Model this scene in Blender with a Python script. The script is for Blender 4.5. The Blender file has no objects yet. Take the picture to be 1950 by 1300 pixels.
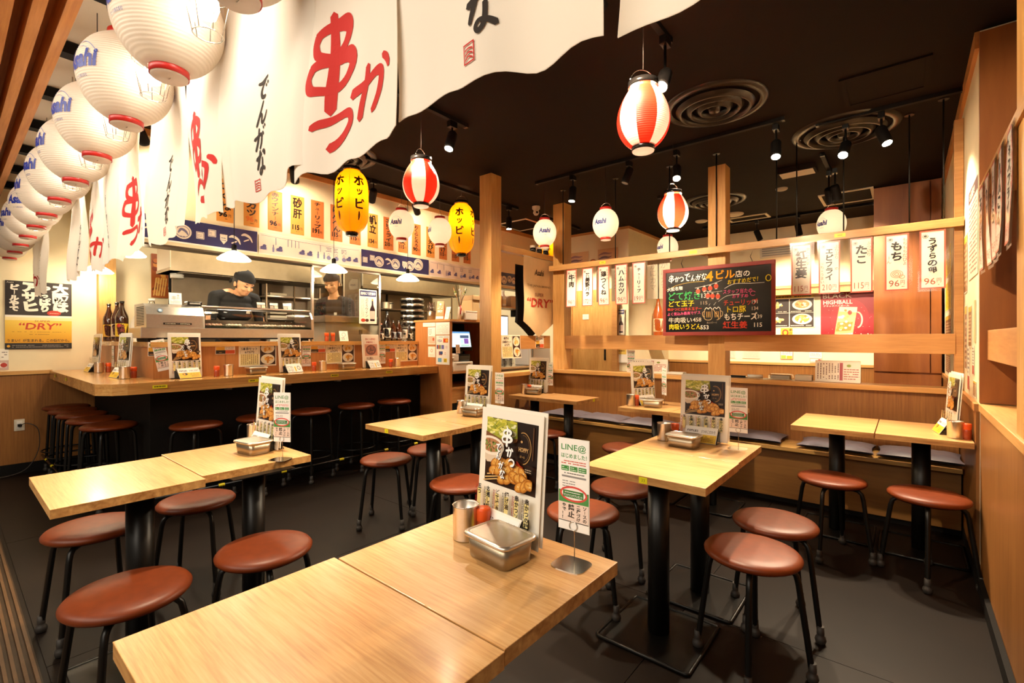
import bpy, bmesh, math, random
from mathutils import Vector, Matrix
random.seed(7)
S = bpy.context.scene
C = S.collection
PI = math.pi

# ------------------------------------------------------------------ camera, world, lights
cam_d = bpy.data.cameras.new('camera'); cam = bpy.data.objects.new('camera', cam_d); C.objects.link(cam)
cam_d.sensor_width = 36.0; cam_d.lens = 904 / 1950 * 36.0; cam_d.shift_y = -5 / 1950
cam_d.clip_start = 0.02
cam.location = (0, 0, 1.3); cam.rotation_euler = (math.radians(90), 0, math.radians(39.68))
S.camera = cam
S.view_settings.view_transform = 'Standard'; S.view_settings.look = 'None'
S.view_settings.gamma = 1.0; S.view_settings.use_curve_mapping = False
S.view_settings.exposure = 0.28
S.cycles.max_bounces = 7; S.cycles.diffuse_bounces = 4; S.cycles.glossy_bounces = 4
S.cycles.transmission_bounces = 6; S.cycles.transparent_max_bounces = 10
S.cycles.sample_clamp_indirect = 6.0
S.cycles.caustics_reflective = False; S.cycles.caustics_refractive = False
try: S.cycles.use_denoising = True
except Exception: pass
W = bpy.data.worlds.new('world'); S.world = W; W.use_nodes = True
W.node_tree.nodes['Background'].inputs[0].default_value = (1.0, 0.80, 0.58, 1)
W.node_tree.nodes['Background'].inputs[1].default_value = 0.16
WARM = (1.0, 0.79, 0.54)

def lamp(kind, name, loc, energy, color=WARM, target=None, **kw):
    d = bpy.data.lights.new(name, kind); d.energy = energy; d.color = color
    for k, v in kw.items(): setattr(d, k, v)
    o = bpy.data.objects.new(name, d); C.objects.link(o); o.location = loc
    if target is not None:
        o.rotation_euler = (Vector(target) - Vector(loc)).to_track_quat('-Z', 'Y').to_euler()
    return o

# light that comes in from the bright shopping passage the photograph was taken from
lamp('AREA', 'passage_light', (-1.6, -1.6, 2.6), 100, (1.0, 0.88, 0.72), (-1.6, 1.6, 0.9), shape='RECTANGLE', size=4.5, size_y=1.2)
# spots of the ceiling tracks: (x, y, z of lens), aim, watts, cone
SPOTS = [
    ((-2.60, 2.40, 2.70), (-2.45, 1.6, 0.7), 120, 80), ((-0.99, 2.42, 2.62), (-0.85, 0.95, 0.7), 150, 85),
    ((-2.60, 1.10, 2.70), (-2.3, 0.7, 0.7), 120, 80), ((-1.0, 1.2, 2.70), (0.42, 3.3, 1.5), 90, 60),
    ((-1.50, 4.00, 2.66), (-1.1, 2.9, 0.7), 120, 75), ((-0.75, 4.00, 2.66), (-0.6, 3.0, 0.5), 85, 75),
    ((-0.36, 4.28, 2.66), (-0.6, 2.6, 0.6), 120, 80), ((-0.10, 4.28, 2.68), (0.28, 3.9, 1.5), 75, 80),
    ((-2.55, 4.00, 2.66), (-2.6, 3.7, 0.7), 110, 80), ((-3.74, 4.45, 2.64), (-3.6, 4.3, 0.9), 80, 85),
    ((-3.72, 5.75, 2.64), (-3.7, 6.3, 1.3), 60, 90), ((-2.19, 5.9, 2.64), (-2.0, 7.0, 1.2), 110, 95),
    ((-1.54, 7.20, 2.66), (-1.2, 7.9, 1.5), 60, 95), ((-1.07, 7.20, 2.66), (-0.9, 7.9, 1.3), 60, 95),
    ((-0.57, 5.58, 2.64), (-0.5, 6.9, 1.2), 110, 95),
    ((-4.25, 2.05, 2.72), (-4.6, 2.25, 2.45), 26, 110), ((-4.25, 3.45, 2.72), (-4.6, 3.9, 2.45), 26, 110),
    ((-4.25, 0.95, 2.72), (-4.6, 1.2, 2.45), 26, 110), ((-4.25, 2.85, 2.72), (-4.6, 3.0, 2.45), 20, 110),
    ((-1.0, 1.80, 2.70), (-0.5, 4.4, 1.7), 125, 60), ((-2.60, 1.75, 2.70), (-2.3, 4.4, 1.6), 170, 55), ((-0.99, 1.50, 2.70), (-1.5, 4.4, 1.5), 140, 55),  # unseen fill spots, added to brighten the screen wall from the front
]
for i, (p, t, e, a) in enumerate(SPOTS):
    e *= (1.8 if i < 10 else 1.5 if i in (12, 13) else 2.3) if i < 15 else (0.95 if i < 19 else 1.3)
    v = (Vector(t) - Vector(p)).normalized() * 0.012
    lamp('SPOT', 'spot_light', tuple(Vector(p) + v), e, WARM, t, spot_size=math.radians(a), spot_blend=0.55, shadow_soft_size=0.035)

# ------------------------------------------------------------------ materials
def lin(c):
    if isinstance(c, str):
        c = c.lstrip('#'); c = tuple(int(c[i:i+2], 16) / 255 for i in (0, 2, 4))
    return tuple((x / 12.92 if x <= 0.04045 else ((x + 0.055) / 1.055) ** 2.4) for x in c[:3])
def nt(name):
    m = bpy.data.materials.new(name); m.use_nodes = True
    return m, m.node_tree.nodes, m.node_tree.links, m.node_tree.nodes['Principled BSDF']
def plain(name, col, rough=0.5, metal=0.0, spec=0.5, emit=None, es=0.0, noise=0.0, nscale=40, coat=0.0, bump=0.0):
    m, N, L, b = nt(name); c = lin(col)
    b.inputs['Base Color'].default_value = (*c, 1); b.inputs['Roughness'].default_value = rough
    b.inputs['Metallic'].default_value = metal; b.inputs['Specular IOR Level'].default_value = spec
    b.inputs['Coat Weight'].default_value = coat
    if emit: b.inputs['Emission Color'].default_value = (*lin(emit), 1); b.inputs['Emission Strength'].default_value = es
    if noise or bump:
        tc = N.new('ShaderNodeTexCoord'); n = N.new('ShaderNodeTexNoise'); n.inputs['Scale'].default_value = nscale; n.inputs['Detail'].default_value = 4
        L.new(tc.outputs['Object'], n.inputs['Vector'])
        if noise:
            r = N.new('ShaderNodeValToRGB'); r.color_ramp.elements[0].position = 0.3; r.color_ramp.elements[1].position = 0.7
            r.color_ramp.elements[0].color = (*[x * (1 - noise) for x in c], 1); r.color_ramp.elements[1].color = (*[min(1, x * (1 + noise)) for x in c], 1)
            L.new(n.outputs['Fac'], r.inputs['Fac']); L.new(r.outputs['Color'], b.inputs['Base Color'])
        if bump:
            bp = N.new('ShaderNodeBump'); bp.inputs['Strength'].default_value = bump; bp.inputs['Distance'].default_value = 0.002
            L.new(n.outputs['Fac'], bp.inputs['Height']); L.new(bp.outputs['Normal'], b.inputs['Normal'])
    return m
def wood(name, c1, c2, axis=0, scale=9.0, stretch=12.0, rough=0.4, coat=0.0, fig=0.5, c3=None):
    m, N, L, b = nt(name)
    tc = N.new('ShaderNodeTexCoord'); mp = N.new('ShaderNodeMapping'); s = [scale * stretch] * 3; s[axis] = scale
    mp.inputs['Scale'].default_value = s; L.new(tc.outputs['Object'], mp.inputs['Vector'])
    n1 = N.new('ShaderNodeTexNoise'); n1.inputs['Scale'].default_value = 1.0; n1.inputs['Detail'].default_value = 6; n1.inputs['Roughness'].default_value = 0.65
    L.new(mp.outputs['Vector'], n1.inputs['Vector'])
    mp2 = N.new('ShaderNodeMapping'); s2 = [scale * 1.6] * 3; s2[axis] = scale * 0.22; mp2.inputs['Scale'].default_value = s2
    L.new(tc.outputs['Object'], mp2.inputs['Vector'])
    n2 = N.new('ShaderNodeTexNoise'); n2.inputs['Scale'].default_value = 1.0; n2.inputs['Detail'].default_value = 3; n2.inputs['Distortion'].default_value = 0.8
    L.new(mp2.outputs['Vector'], n2.inputs['Vector'])
    mx = N.new('ShaderNodeMix'); mx.data_type = 'FLOAT'; mx.inputs[0].default_value = fig
    L.new(n1.outputs['Fac'], mx.inputs[2]); L.new(n2.outputs['Fac'], mx.inputs[3])
    r = N.new('ShaderNodeValToRGB'); e = r.color_ramp.elements
    e[0].position = 0.34; e[1].position = 0.64; e[0].color = (*lin(c1), 1); e[1].color = (*lin(c2), 1)
    if c3: x = e.new(0.49); x.color = (*lin(c3), 1)
    L.new(mx.outputs[0], r.inputs['Fac']); L.new(r.outputs['Color'], b.inputs['Base Color'])
    b.inputs['Roughness'].default_value = rough; b.inputs['Coat Weight'].default_value = coat; b.inputs['Coat Roughness'].default_value = 0.15
    bp = N.new('ShaderNodeBump'); bp.inputs['Strength'].default_value = 0.08; bp.inputs['Distance'].default_value = 0.001
    L.new(n1.outputs['Fac'], bp.inputs['Height']); L.new(bp.outputs['Normal'], b.inputs['Normal'])
    return m
def colour_attr(name, rough=0.5, emit=0.0, coat=0.0, trans=0.0):
    m, N, L, b = nt(name); a = N.new('ShaderNodeVertexColor'); a.layer_name = 'Col'
    L.new(a.outputs['Color'], b.inputs['Base Color']); b.inputs['Roughness'].default_value = rough; b.inputs['Coat Weight'].default_value = coat
    if emit: L.new(a.outputs['Color'], b.inputs['Emission Color']); b.inputs['Emission Strength'].default_value = emit
    return m
def cloth(name, col, trans=0.4, nscale=300):
    m, N, L, b = nt(name); c = lin(col); out = N['Material Output']
    b.inputs['Base Color'].default_value = (*c, 1); b.inputs['Roughness'].default_value = 0.9; b.inputs['Specular IOR Level'].default_value = 0.1
    t = N.new('ShaderNodeBsdfTranslucent'); t.inputs['Color'].default_value = (*c, 1)
    mx = N.new('ShaderNodeMixShader'); mx.inputs[0].default_value = trans
    L.new(b.outputs[0], mx.inputs[1]); L.new(t.outputs[0], mx.inputs[2]); L.new(mx.outputs[0], out.inputs['Surface'])
    tc = N.new('ShaderNodeTexCoord'); n = N.new('ShaderNodeTexNoise'); n.inputs['Scale'].default_value = nscale
    L.new(tc.outputs['Object'], n.inputs['Vector']); bp = N.new('ShaderNodeBump'); bp.inputs['Strength'].default_value = 0.15; bp.inputs['Distance'].default_value = 0.001
    L.new(n.outputs['Fac'], bp.inputs['Height']); L.new(bp.outputs['Normal'], b.inputs['Normal'])
    return m
def glass(name, tint=(1, 1, 1), rough=0.0, refl=0.12):
    m, N, L, b = nt(name); out = N['Material Output']
    t = N.new('ShaderNodeBsdfTransparent'); t.inputs[0].default_value = (*tint, 1); g = N.new('ShaderNodeBsdfGlossy'); g.inputs['Roughness'].default_value = rough
    lw = N.new('ShaderNodeLayerWeight'); lw.inputs[0].default_value = 0.25
    ad = N.new('ShaderNodeMath'); ad.operation = 'MULTIPLY_ADD'; ad.inputs[1].default_value = 0.8; ad.inputs[2].default_value = refl
    L.new(lw.outputs['Fresnel'], ad.inputs[0])
    mx = N.new('ShaderNodeMixShader'); L.new(ad.outputs[0], mx.inputs[0]); L.new(t.outputs[0], mx.inputs[1]); L.new(g.outputs[0], mx.inputs[2])
    L.new(mx.outputs[0], out.inputs['Surface']); return m
def emis(name, col, st):
    m, N, L, b = nt(name); b.inputs['Base Color'].default_value = (*lin(col), 1)
    b.inputs['Emission Color'].default_value = (*lin(col), 1); b.inputs['Emission Strength'].default_value = st; return m

M = {}
M['table'] = wood('table_laminate', '#b8824a', '#dcb078', 0, 7, 24, 0.3, 0.3, 0.38, '#cf9d62')
M['edge'] = wood('table_edge', '#94602c', '#d2a263', 0, 14, 5, 0.4, 0.1, 0.6)
M['panel'] = wood('wainscot_walnut', '#7f4f24', '#9e6933', 2, 3.5, 26, 0.4, 0.05, 0.25)
M['panel_h'] = wood('walnut_across', '#8a5428', '#a8713a', 0, 3.5, 16, 0.4, 0.05, 0.4)
M['oak'] = wood('oak_post', '#b9833f', '#d9a866', 2, 5, 16, 0.45, 0, 0.45)
M['oak_x'] = wood('oak_rail', '#b27c3e', '#d3a15f', 0, 5, 16, 0.42, 0.05, 0.45)
M['oak_y'] = wood('oak_rail_y', '#b27c3e', '#d3a15f', 1, 5, 16, 0.42, 0.05, 0.45)
M['plank'] = wood('oak_plank', '#ae773f', '#d09a5c', 0, 4, 14, 0.45, 0, 0.5)
M['plank_y'] = wood('oak_plank_y', '#a86f39', '#c88f52', 1, 4, 14, 0.45, 0, 0.5)
M['counter'] = wood('counter_pine', '#a8713a', '#d9a862', 1, 4, 18, 0.25, 0.4, 0.5, '#c78f4c')
M['counter_x'] = wood('counter_pine_x', '#a8713a', '#d9a862', 0, 4, 18, 0.25, 0.4, 0.5, '#c78f4c')
M['bench_wood'] = wood('bench_board', '#b98844', '#dcb06a', 0, 5, 14, 0.35, 0.15, 0.5)
M['bench_front'] = wood('bench_front', '#86592c', '#a8763a', 0, 3, 12, 0.45, 0, 0.6)
M['cedar'] = wood('canopy_slat', '#a8622a', '#cc8a48', 0, 4, 18, 0.5, 0, 0.4)
M['sapele'] = wood('cabinet_sapele', '#7d4420', '#a4632f', 2, 2.2, 9, 0.4, 0.05, 0.7)
M['cream'] = plain('cream_wall', '#f0e0ba', 0.75, noise=0.03, nscale=6, bump=0.08)
M['ceil'] = plain('ceiling_dark', '#190e07', 0.9, noise=0.05, nscale=8, spec=0.15)
M['floor'] = plain('floor_vinyl', '#150d08', 0.5, noise=0.25, nscale=4, bump=0.1, spec=0.2)
M['black'] = plain('black_metal', '#0d0b09', 0.36, 0.0, 0.32)
M['blackgloss'] = plain('black_gloss', '#0f0d0c', 0.2, 0.0, 0.5)
M['blackpaint'] = plain('black_panel', '#0d0907', 0.65, spec=0.2)
M['rubber'] = plain('rubber_foot', '#2d2824', 0.6)
M['leather'] = plain('brown_leather', '#662a0b', 0.42, noise=0.12, nscale=30, spec=0.28, bump=0.12)
M['navy'] = plain('cushion_vinyl', '#75707c', 0.36, noise=0.05, nscale=15, bump=0.05)
M['steel'] = plain('stainless', '#ddd4c8', 0.3, 1.0, noise=0.04, nscale=60)
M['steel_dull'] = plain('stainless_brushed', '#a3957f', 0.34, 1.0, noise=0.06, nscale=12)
M['steel_dark'] = plain('stainless_dark', '#6f6354', 0.42, 1.0, noise=0.08, nscale=9)  # darker stainless of panels, column and cabinets
M['chrome'] = plain('chrome_wire', '#d8d2c8', 0.12, 1.0)
M['white'] = plain('white_plastic', '#e9e2d6', 0.45)
M['paper'] = plain('paper', '#f3ebdc', 0.6)
M['offwhite'] = plain('off_white', '#d8ccb6', 0.6)
M['grey'] = plain('grey_plastic', '#8d877e', 0.5)
M['orange'] = plain('orange_cap', '#ee5a1e', 0.35)
M['red'] = plain('red_plastic', '#b3221c', 0.35)
M['redshaker'] = plain('chili_shaker', '#a8431c', 0.25, coat=0.5)
M['yellow'] = plain('yellow_tape', '#e6d41e', 0.5)
M['print'] = colour_attr('printed_sheet', 0.45)
M['printgloss'] = colour_attr('printed_laminate', 0.3, coat=0.5)
M['noren'] = cloth('noren_cotton', '#f5ede0', 0.35)
M['norenprint'] = colour_attr('noren_ink', 0.9)
M['gold'] = plain('gold_satin', '#d9b98c', 0.36, 0.35, noise=0.12, nscale=4)
M['amber'] = plain('amber_bottle', '#3a1806', 0.08, coat=0.6)
M['darkglass'] = plain('dark_bottle', '#140c08', 0.08, coat=0.6)
M['clear'] = glass('clear_plastic', (0.96, 0.95, 0.93), 0.05, 0.06)
M['pane'] = glass('glass_pane', (0.93, 0.93, 0.90), 0.0, 0.06)
M['film'] = glass('clear_film', (0.95, 0.93, 0.90), 0.12, 0.05)
M['lens'] = emis('lamp_lens', '#fff0d2', 40)
M['shade'] = emis('pendant_glass', '#fff0d0', 6)
M['bulb'] = emis('bulb', '#fff2dc', 25)
M['skin'] = plain('skin', '#d99f72', 0.5, noise=0.05, nscale=25)
M['hair'] = plain('hair', '#120c09', 0.5)
M['tee'] = plain('black_cotton', '#0c0a09', 0.85, noise=0.2, nscale=60)
M['cable'] = plain('cable', '#3a3028', 0.5)
# ------------------------------------------------------------------ mesh helpers
class MB:
    def __init__(s): s.v = []; s.f = []; s.mi = []; s.sm = []; s.cur = 0; s.smooth = False
    def add(s, vs, fs, smooth=None):
        o = len(s.v); s.v += [tuple(x) for x in vs]
        for f in fs: s.f.append([o + i for i in f]); s.mi.append(s.cur); s.sm.append(s.smooth if smooth is None else smooth)
        return s
    def box(s, x0, x1, y0, y1, z0, z1, b=0.0, mat=None):
        if mat is not None: s.cur = mat
        x0, x1 = min(x0, x1), max(x0, x1); y0, y1 = min(y0, y1), max(y0, y1); z0, z1 = min(z0, z1), max(z0, z1)
        if b <= 0:
            return s.add([(x0,y0,z0),(x1,y0,z0),(x1,y1,z0),(x0,y1,z0),(x0,y0,z1),(x1,y0,z1),(x1,y1,z1),(x0,y1,z1)],
                  [(0,3,2,1),(4,5,6,7),(0,1,5,4),(1,2,6,5),(2,3,7,6),(3,0,4,7)], False)
        b = min(b, (x1-x0)/2.01, (y1-y0)/2.01, (z1-z0)/2.01)
        bm = bmesh.new(); r = bmesh.ops.create_cube(bm, size=1.0)
        for v in bm.verts: v.co = ((x0+x1)/2 + v.co.x*(x1-x0), (y0+y1)/2 + v.co.y*(y1-y0), (z0+z1)/2 + v.co.z*(z1-z0))
        bmesh.ops.bevel(bm, geom=list(bm.edges), offset=b, segments=2, profile=0.6, affect='EDGES')
        bm.verts.index_update(); s.add([v.co[:] for v in bm.verts], [[v.index for v in f.verts] for f in bm.faces], False); bm.free(); return s
    def prism(s, poly, z0, z1, axis=2):
        n = len(poly)
        def P(p, z): return (p[0], p[1], z) if axis == 2 else ((p[0], z, p[1]) if axis == 1 else (z, p[0], p[1]))
        vs = [P(p, z0) for p in poly] + [P(p, z1) for p in poly]
        fs = [list(range(n))[::-1], [n+i for i in range(n)]] + [(i, (i+1) % n, n+(i+1) % n, n+i) for i in range(n)]
        return s.add(vs, fs, False)
    def lathe(s, prof, n=24, c=(0, 0, 0), axis=2, cap=True, smooth=True):
        vs = []; fs = []
        for r, z in prof:
            for i in range(n):
                a = 2*PI*i/n; p = (r*math.cos(a), r*math.sin(a), z)
                if axis == 1: p = (p[0], p[2], p[1])
                if axis == 0: p = (p[2], p[0], p[1])
                vs.append((c[0]+p[0], c[1]+p[1], c[2]+p[2]))
        for k in range(len(prof)-1):
            for i in range(n): j = (i+1) % n; fs.append((k*n+i, k*n+j, (k+1)*n+j, (k+1)*n+i))
        s.add(vs, fs, smooth)
        if cap:
            o = len(s.v) - len(vs)
            if prof[0][0] > 1e-5: s.f.append([o+i for i in range(n)][::-1]); s.mi.append(s.cur); s.sm.append(False)
            if prof[-1][0] > 1e-5: s.f.append([o+(len(prof)-1)*n+i for i in range(n)]); s.mi.append(s.cur); s.sm.append(False)
        return s
    def tube(s, path, r, n=8, closed=False):
        P = [Vector(p) for p in path]; m = len(P); R = r if isinstance(r, (list, tuple)) else [r]*m
        vs = []; up = None
        for i, p in enumerate(P):
            if closed: t = (P[(i+1) % m] - P[i-1]).normalized()
            else: t = (P[min(i+1, m-1)] - P[max(i-1, 0)]).normalized()
            if up is None: up = Vector((0, 0, 1)) if abs(t.z) < 0.9 else Vector((1, 0, 0))
            a = t.cross(up).normalized(); b = a.cross(t).normalized(); up = b
            for k in range(n): q = 2*PI*k/n; vs.append(p + (a*math.cos(q) + b*math.sin(q))*R[i])
        fs = []
        for i in range(m if closed else m-1):
            j = (i+1) % m
            for k in range(n): l = (k+1) % n; fs.append((i*n+k, i*n+l, j*n+l, j*n+k))
        if not closed: fs += [list(range(n))[::-1], [(m-1)*n+k for k in range(n)]]
        return s.add(vs, fs, True)
    def grid(s, fn, nu, nv, smooth=True):
        vs = [fn(i/nu, j/nv) for j in range(nv+1) for i in range(nu+1)]
        fs = [(j*(nu+1)+i, j*(nu+1)+i+1, (j+1)*(nu+1)+i+1, (j+1)*(nu+1)+i) for j in range(nv) for i in range(nu)]
        return s.add(vs, fs, smooth)
    def mesh(s, name, mats):
        me = bpy.data.meshes.new(name); me.from_pydata(s.v, [], s.f); me.polygons.foreach_set('material_index', s.mi); me.polygons.foreach_set('use_smooth', s.sm)
        for m in (mats if isinstance(mats, (list, tuple)) else [mats]): me.materials.append(M[m] if isinstance(m, str) else m)
        me.update(); return me
    def build(s, name, mats, parent=None, loc=(0, 0, 0), rz=0.0):
        return put(name, s.mesh(name, mats), parent, loc, rz)
def put(name, me, parent=None, loc=(0, 0, 0), rz=0.0):
    o = bpy.data.objects.new(name, me); C.objects.link(o); o.location = loc; o.rotation_euler = (0, 0, rz)
    if parent is not None: o.parent = parent
    return o
def tag(o, label=None, cat=None, group=None, kind=None):
    if label: o['label'] = label
    if cat: o['category'] = cat
    if group: o['group'] = group
    if kind: o['kind'] = kind
    return o
def thing(name, label, cat, loc=(0, 0, 0), rz=0.0, group=None):
    o = bpy.data.objects.new(name, None); C.objects.link(o); o.location = loc; o.rotation_euler = (0, 0, rz); o.empty_display_size = 0.05
    return tag(o, label, cat, group)
def dup(o, loc=None, rz=None, label=None, group=None, parent=None):
    c = o.copy(); C.objects.link(c)
    if parent is not None: c.parent = parent
    if loc is not None: c.location = loc
    if rz is not None: c.rotation_euler = (0, 0, rz)
    if label: c['label'] = label
    if group: c['group'] = group
    for ch in list(o.children): dup(ch, parent=c)
    return c
def box(name, mat, b, parent=None, bev=0.0, loc=(0, 0, 0), rz=0.0): return MB().box(*b, b=bev).build(name, mat, parent, loc, rz)
def struct(o): o['kind'] = 'structure'; return o

# ------------------------------------------------------------------ flat print: words, marks, pictures as thin coloured ink layers
GL = {}
def glyph(ch, bold=0.0, res=2):
    k = (ch, round(bold, 3), res)
    if k in GL: return GL[k]
    def area(g): return sum(abs(sum(g[0][f[i]][0]*g[0][f[i-1]][1] - g[0][f[i-1]][0]*g[0][f[i]][1] for i in range(len(f)))) for f in g[1])
    base = raw_glyph(ch, 0.0, res)
    if bold > 0 and base[1]:                 # crowded characters cannot be thickened as far
        a0 = area(base); best = base
        for q in (1, .7, .45, .25):
            g = raw_glyph(ch, bold*q, res); r = area(g)/max(a0, 1e-9)
            if 1 + bold*q*3 < r < 1 + bold*q*40: best = g; break
        GL[k] = best
    else: GL[k] = base
    return GL[k]
RAW = {}
def raw_glyph(ch, bold, res):
    k = (ch, round(bold, 4), res)
    if k not in RAW:
        cu = bpy.data.curves.new('t', 'FONT'); cu.body = ch; cu.size = 1; cu.resolution_u = res; cu.offset = bold
        o = bpy.data.objects.new('t', cu)
        me = bpy.data.meshes.new_from_object(o)
        vs = [(v.co.x, v.co.y) for v in me.vertices]; fs = [list(p.vertices) for p in me.polygons]
        bpy.data.objects.remove(o); bpy.data.curves.remove(cu); bpy.data.meshes.remove(me)
        RAW[k] = (vs, fs)
    return RAW[k]
def catmull(pts, n=5):
    out = []; m = len(pts)
    for i in range(m-1):
        p0 = pts[max(i-1, 0)]; p1 = pts[i]; p2 = pts[i+1]; p3 = pts[min(i+2, m-1)]
        for k in range(n):
            t = k/n
            out.append(tuple(0.5*((2*b) + (-a+c)*t + (2*a-5*b+4*c-d)*t*t + (-a+3*b-3*c+d)*t**3) for a, b, c, d in zip(p0, p1, p2, p3)))
    out.append(tuple(pts[-1])); return out
# brush characters: strokes of (x, y, half width)
BR = {
 '串': [[(.50,1.0,.05),(.51,.6,.06),(.49,.2,.07),(.50,-.02,.065)],
        [(.24,.80,.05),(.20,.70,.045),(.26,.58,.05),(.48,.56,.035)], [(.22,.80,.045),(.45,.88,.05),(.68,.86,.07),(.80,.76,.07),(.70,.64,.05),(.5,.56,.035)],
        [(.16,.46,.055),(.10,.34,.05),(.20,.20,.05),(.48,.20,.04)], [(.14,.46,.05),(.45,.52,.055),(.74,.50,.07),(.88,.38,.075),(.74,.25,.055),(.5,.20,.04)]],
 'か': [[(.06,.56,.085),(.30,.62,.075),(.58,.68,.07),(.72,.58,.075),(.68,.30,.07),(.56,.06,.06)], [(.42,.92,.05),(.40,.66,.06),(.33,.34,.07),(.30,.08,.07)], [(.76,.84,.045),(.88,.74,.065),(.95,.62,.06)]],
 'つ': [[(.06,.56,.06),(.24,.70,.075),(.52,.78,.07),(.80,.66,.075),(.86,.42,.08),(.70,.20,.09),(.40,.12,.085)]],
 'で': [[(.10,.84,.05),(.30,.80,.07),(.58,.88,.06),(.80,.93,.05)], [(.66,.88,.05),(.46,.66,.06),(.36,.40,.065),(.48,.16,.075),(.74,.10,.075)], [(.70,.62,.04),(.76,.52,.05)], [(.84,.70,.04),(.90,.60,.05)]],
 'ん': [[(.50,.96,.05),(.36,.66,.06),(.18,.28,.06),(.08,.05,.055)], [(.16,.26,.04),(.34,.46,.05),(.46,.38,.055),(.46,.14,.06),(.60,.04,.065),(.80,.16,.055),(.94,.40,.035)]],
 'が': [[(.06,.54,.07),(.30,.62,.06),(.52,.64,.06),(.62,.52,.065),(.58,.26,.065),(.46,.06,.055)], [(.36,.92,.045),(.34,.62,.055),(.26,.34,.06),(.14,.06,.055)], [(.70,.66,.04),(.80,.54,.055)], [(.74,.88,.035),(.80,.78,.045)], [(.88,.92,.035),(.94,.82,.045)]],
 'な': [[(.08,.70,.075),(.28,.76,.075),(.46,.84,.065)], [(.36,.98,.055),(.30,.74,.065),(.16,.44,.06),(.10,.30,.05)], [(.62,.88,.05),(.76,.82,.08),(.84,.70,.08)], [(.56,.62,.06),(.54,.36,.06),(.48,.14,.06),(.34,.04,.055),(.26,.14,.045),(.36,.26,.045),(.58,.22,.06),(.80,.10,.075)]],
 'ー': [[(.46,.86,.07),(.52,.5,.06),(.46,.14,.035)]],
}
class Cv:
    """ink canvas; x right, y up; every op lies a hair above the one before"""
    def __init__(s, step=0.00004): s.v = []; s.f = []; s.c = []; s.z = 0.0002; s.step = step; s.clip = None
    def _p(s, vs, fs, col):
        k = s.clip
        if k: vs = [(min(max(x, k[0]), k[2]), min(max(y, k[1]), k[3])) for x, y in vs]
        o = len(s.v); s.v += [(x, y, s.z) for x, y in vs]; c = (*lin(col), 1)
        for f in fs: s.f.append([o+i for i in f]); s.c.append(c)
        s.z += s.step; return s
    def rect(s, x, y, w, h, col): return s._p([(x, y), (x+w, y), (x+w, y+h), (x, y+h)], [(0, 1, 2, 3)], col)
    def poly(s, pts, col):
        n = len(pts); cx = sum(p[0] for p in pts)/n; cy = sum(p[1] for p in pts)/n
        return s._p([(cx, cy)] + list(pts), [(0, i+1, (i+1) % n+1) for i in range(n)], col)
    def circ(s, cx, cy, rx, ry, col, n=16, rot=0.0):
        ca, sa = math.cos(rot), math.sin(rot)
        return s.poly([(cx + rx*math.cos(2*PI*i/n)*ca - ry*math.sin(2*PI*i/n)*sa, cy + rx*math.cos(2*PI*i/n)*sa + ry*math.sin(2*PI*i/n)*ca) for i in range(n)], col)
    def ring(s, cx, cy, rx, ry, t, col, n=20, a0=0, a1=2*PI):
        vs = []; 
        for i in range(n+1):
            a = a0 + (a1-a0)*i/n; vs += [(cx+rx*math.cos(a), cy+ry*math.sin(a)), (cx+(rx-t)*math.cos(a), cy+(ry-t)*math.sin(a))]
        return s._p(vs, [(2*i, 2*i+2, 2*i+3, 2*i+1) for i in range(n)], col)
    def frame(s, x, y, w, h, t, col):
        return s._p([(x,y),(x+w,y),(x+w,y+h),(x,y+h),(x+t,y+t),(x+w-t,y+t),(x+w-t,y+h-t),(x+t,y+h-t)], [(0,1,5,4),(1,2,6,5),(2,3,7,6),(3,0,4,7)], col)
    def stroke(s, pts, col, w=None, n=5, smooth=True):
        if w is not None: pts = [(p[0], p[1], w) for p in pts]
        P = catmull(pts, n) if smooth and len(pts) > 1 else pts
        L = []; R = []; m = len(P)
        for i, p in enumerate(P):
            a = P[max(i-1, 0)]; b = P[min(i+1, m-1)]; dx, dy = b[0]-a[0], b[1]-a[1]; d = math.hypot(dx, dy) or 1
            nx, ny = -dy/d, dx/d; L.append((p[0]+nx*p[2], p[1]+ny*p[2])); R.append((p[0]-nx*p[2], p[1]-ny*p[2]))
        def capp(p, q):
            dx, dy = p[0]-q[0], p[1]-q[1]; d = math.hypot(dx, dy) or 1; return (p[0]+dx/d*p[2]*.8, p[1]+dy/d*p[2]*.8)
        vs = L + R + [capp(P[0], P[1]), capp(P[-1], P[-2])]
        fs = [(i, i+1, m+i+1, m+i) for i in range(m-1)] + [(2*m, 0, m), (2*m+1, 2*m-1, m-1)]
        return s._p(vs, fs, col)
    def brush(s, ch, x, y, size, col, sx=1.0, wk=1.0, rot=0.0):
        if ch not in BR: return s.text(ch, x, y, size, col, bold=0.03)
        for st in BR[ch]: s.stroke([(x + px*size*sx, y + py*size, w*size*wk) for px, py, w in st], col)
        return s
    def text(s, t, x, y, size, col, bold=0.0, sx=1.0, align='l', shear=0.0, rot=0.0, res=2):
        vs, fs = glyph(t, bold, res)
        if not vs: return s
        w = max(v[0] for v in vs)*size*sx
        ox = x - (w/2 if align == 'c' else (w if align == 'r' else 0)); ca, sa = math.cos(rot), math.sin(rot); out = []
        for a, b in vs:
            px = (a + b*shear)*size*sx; py = b*size; px += ox - x; out.append((x + px*ca - py*sa, y + px*sa + py*ca))
        return s._p(out, fs, col)
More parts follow.
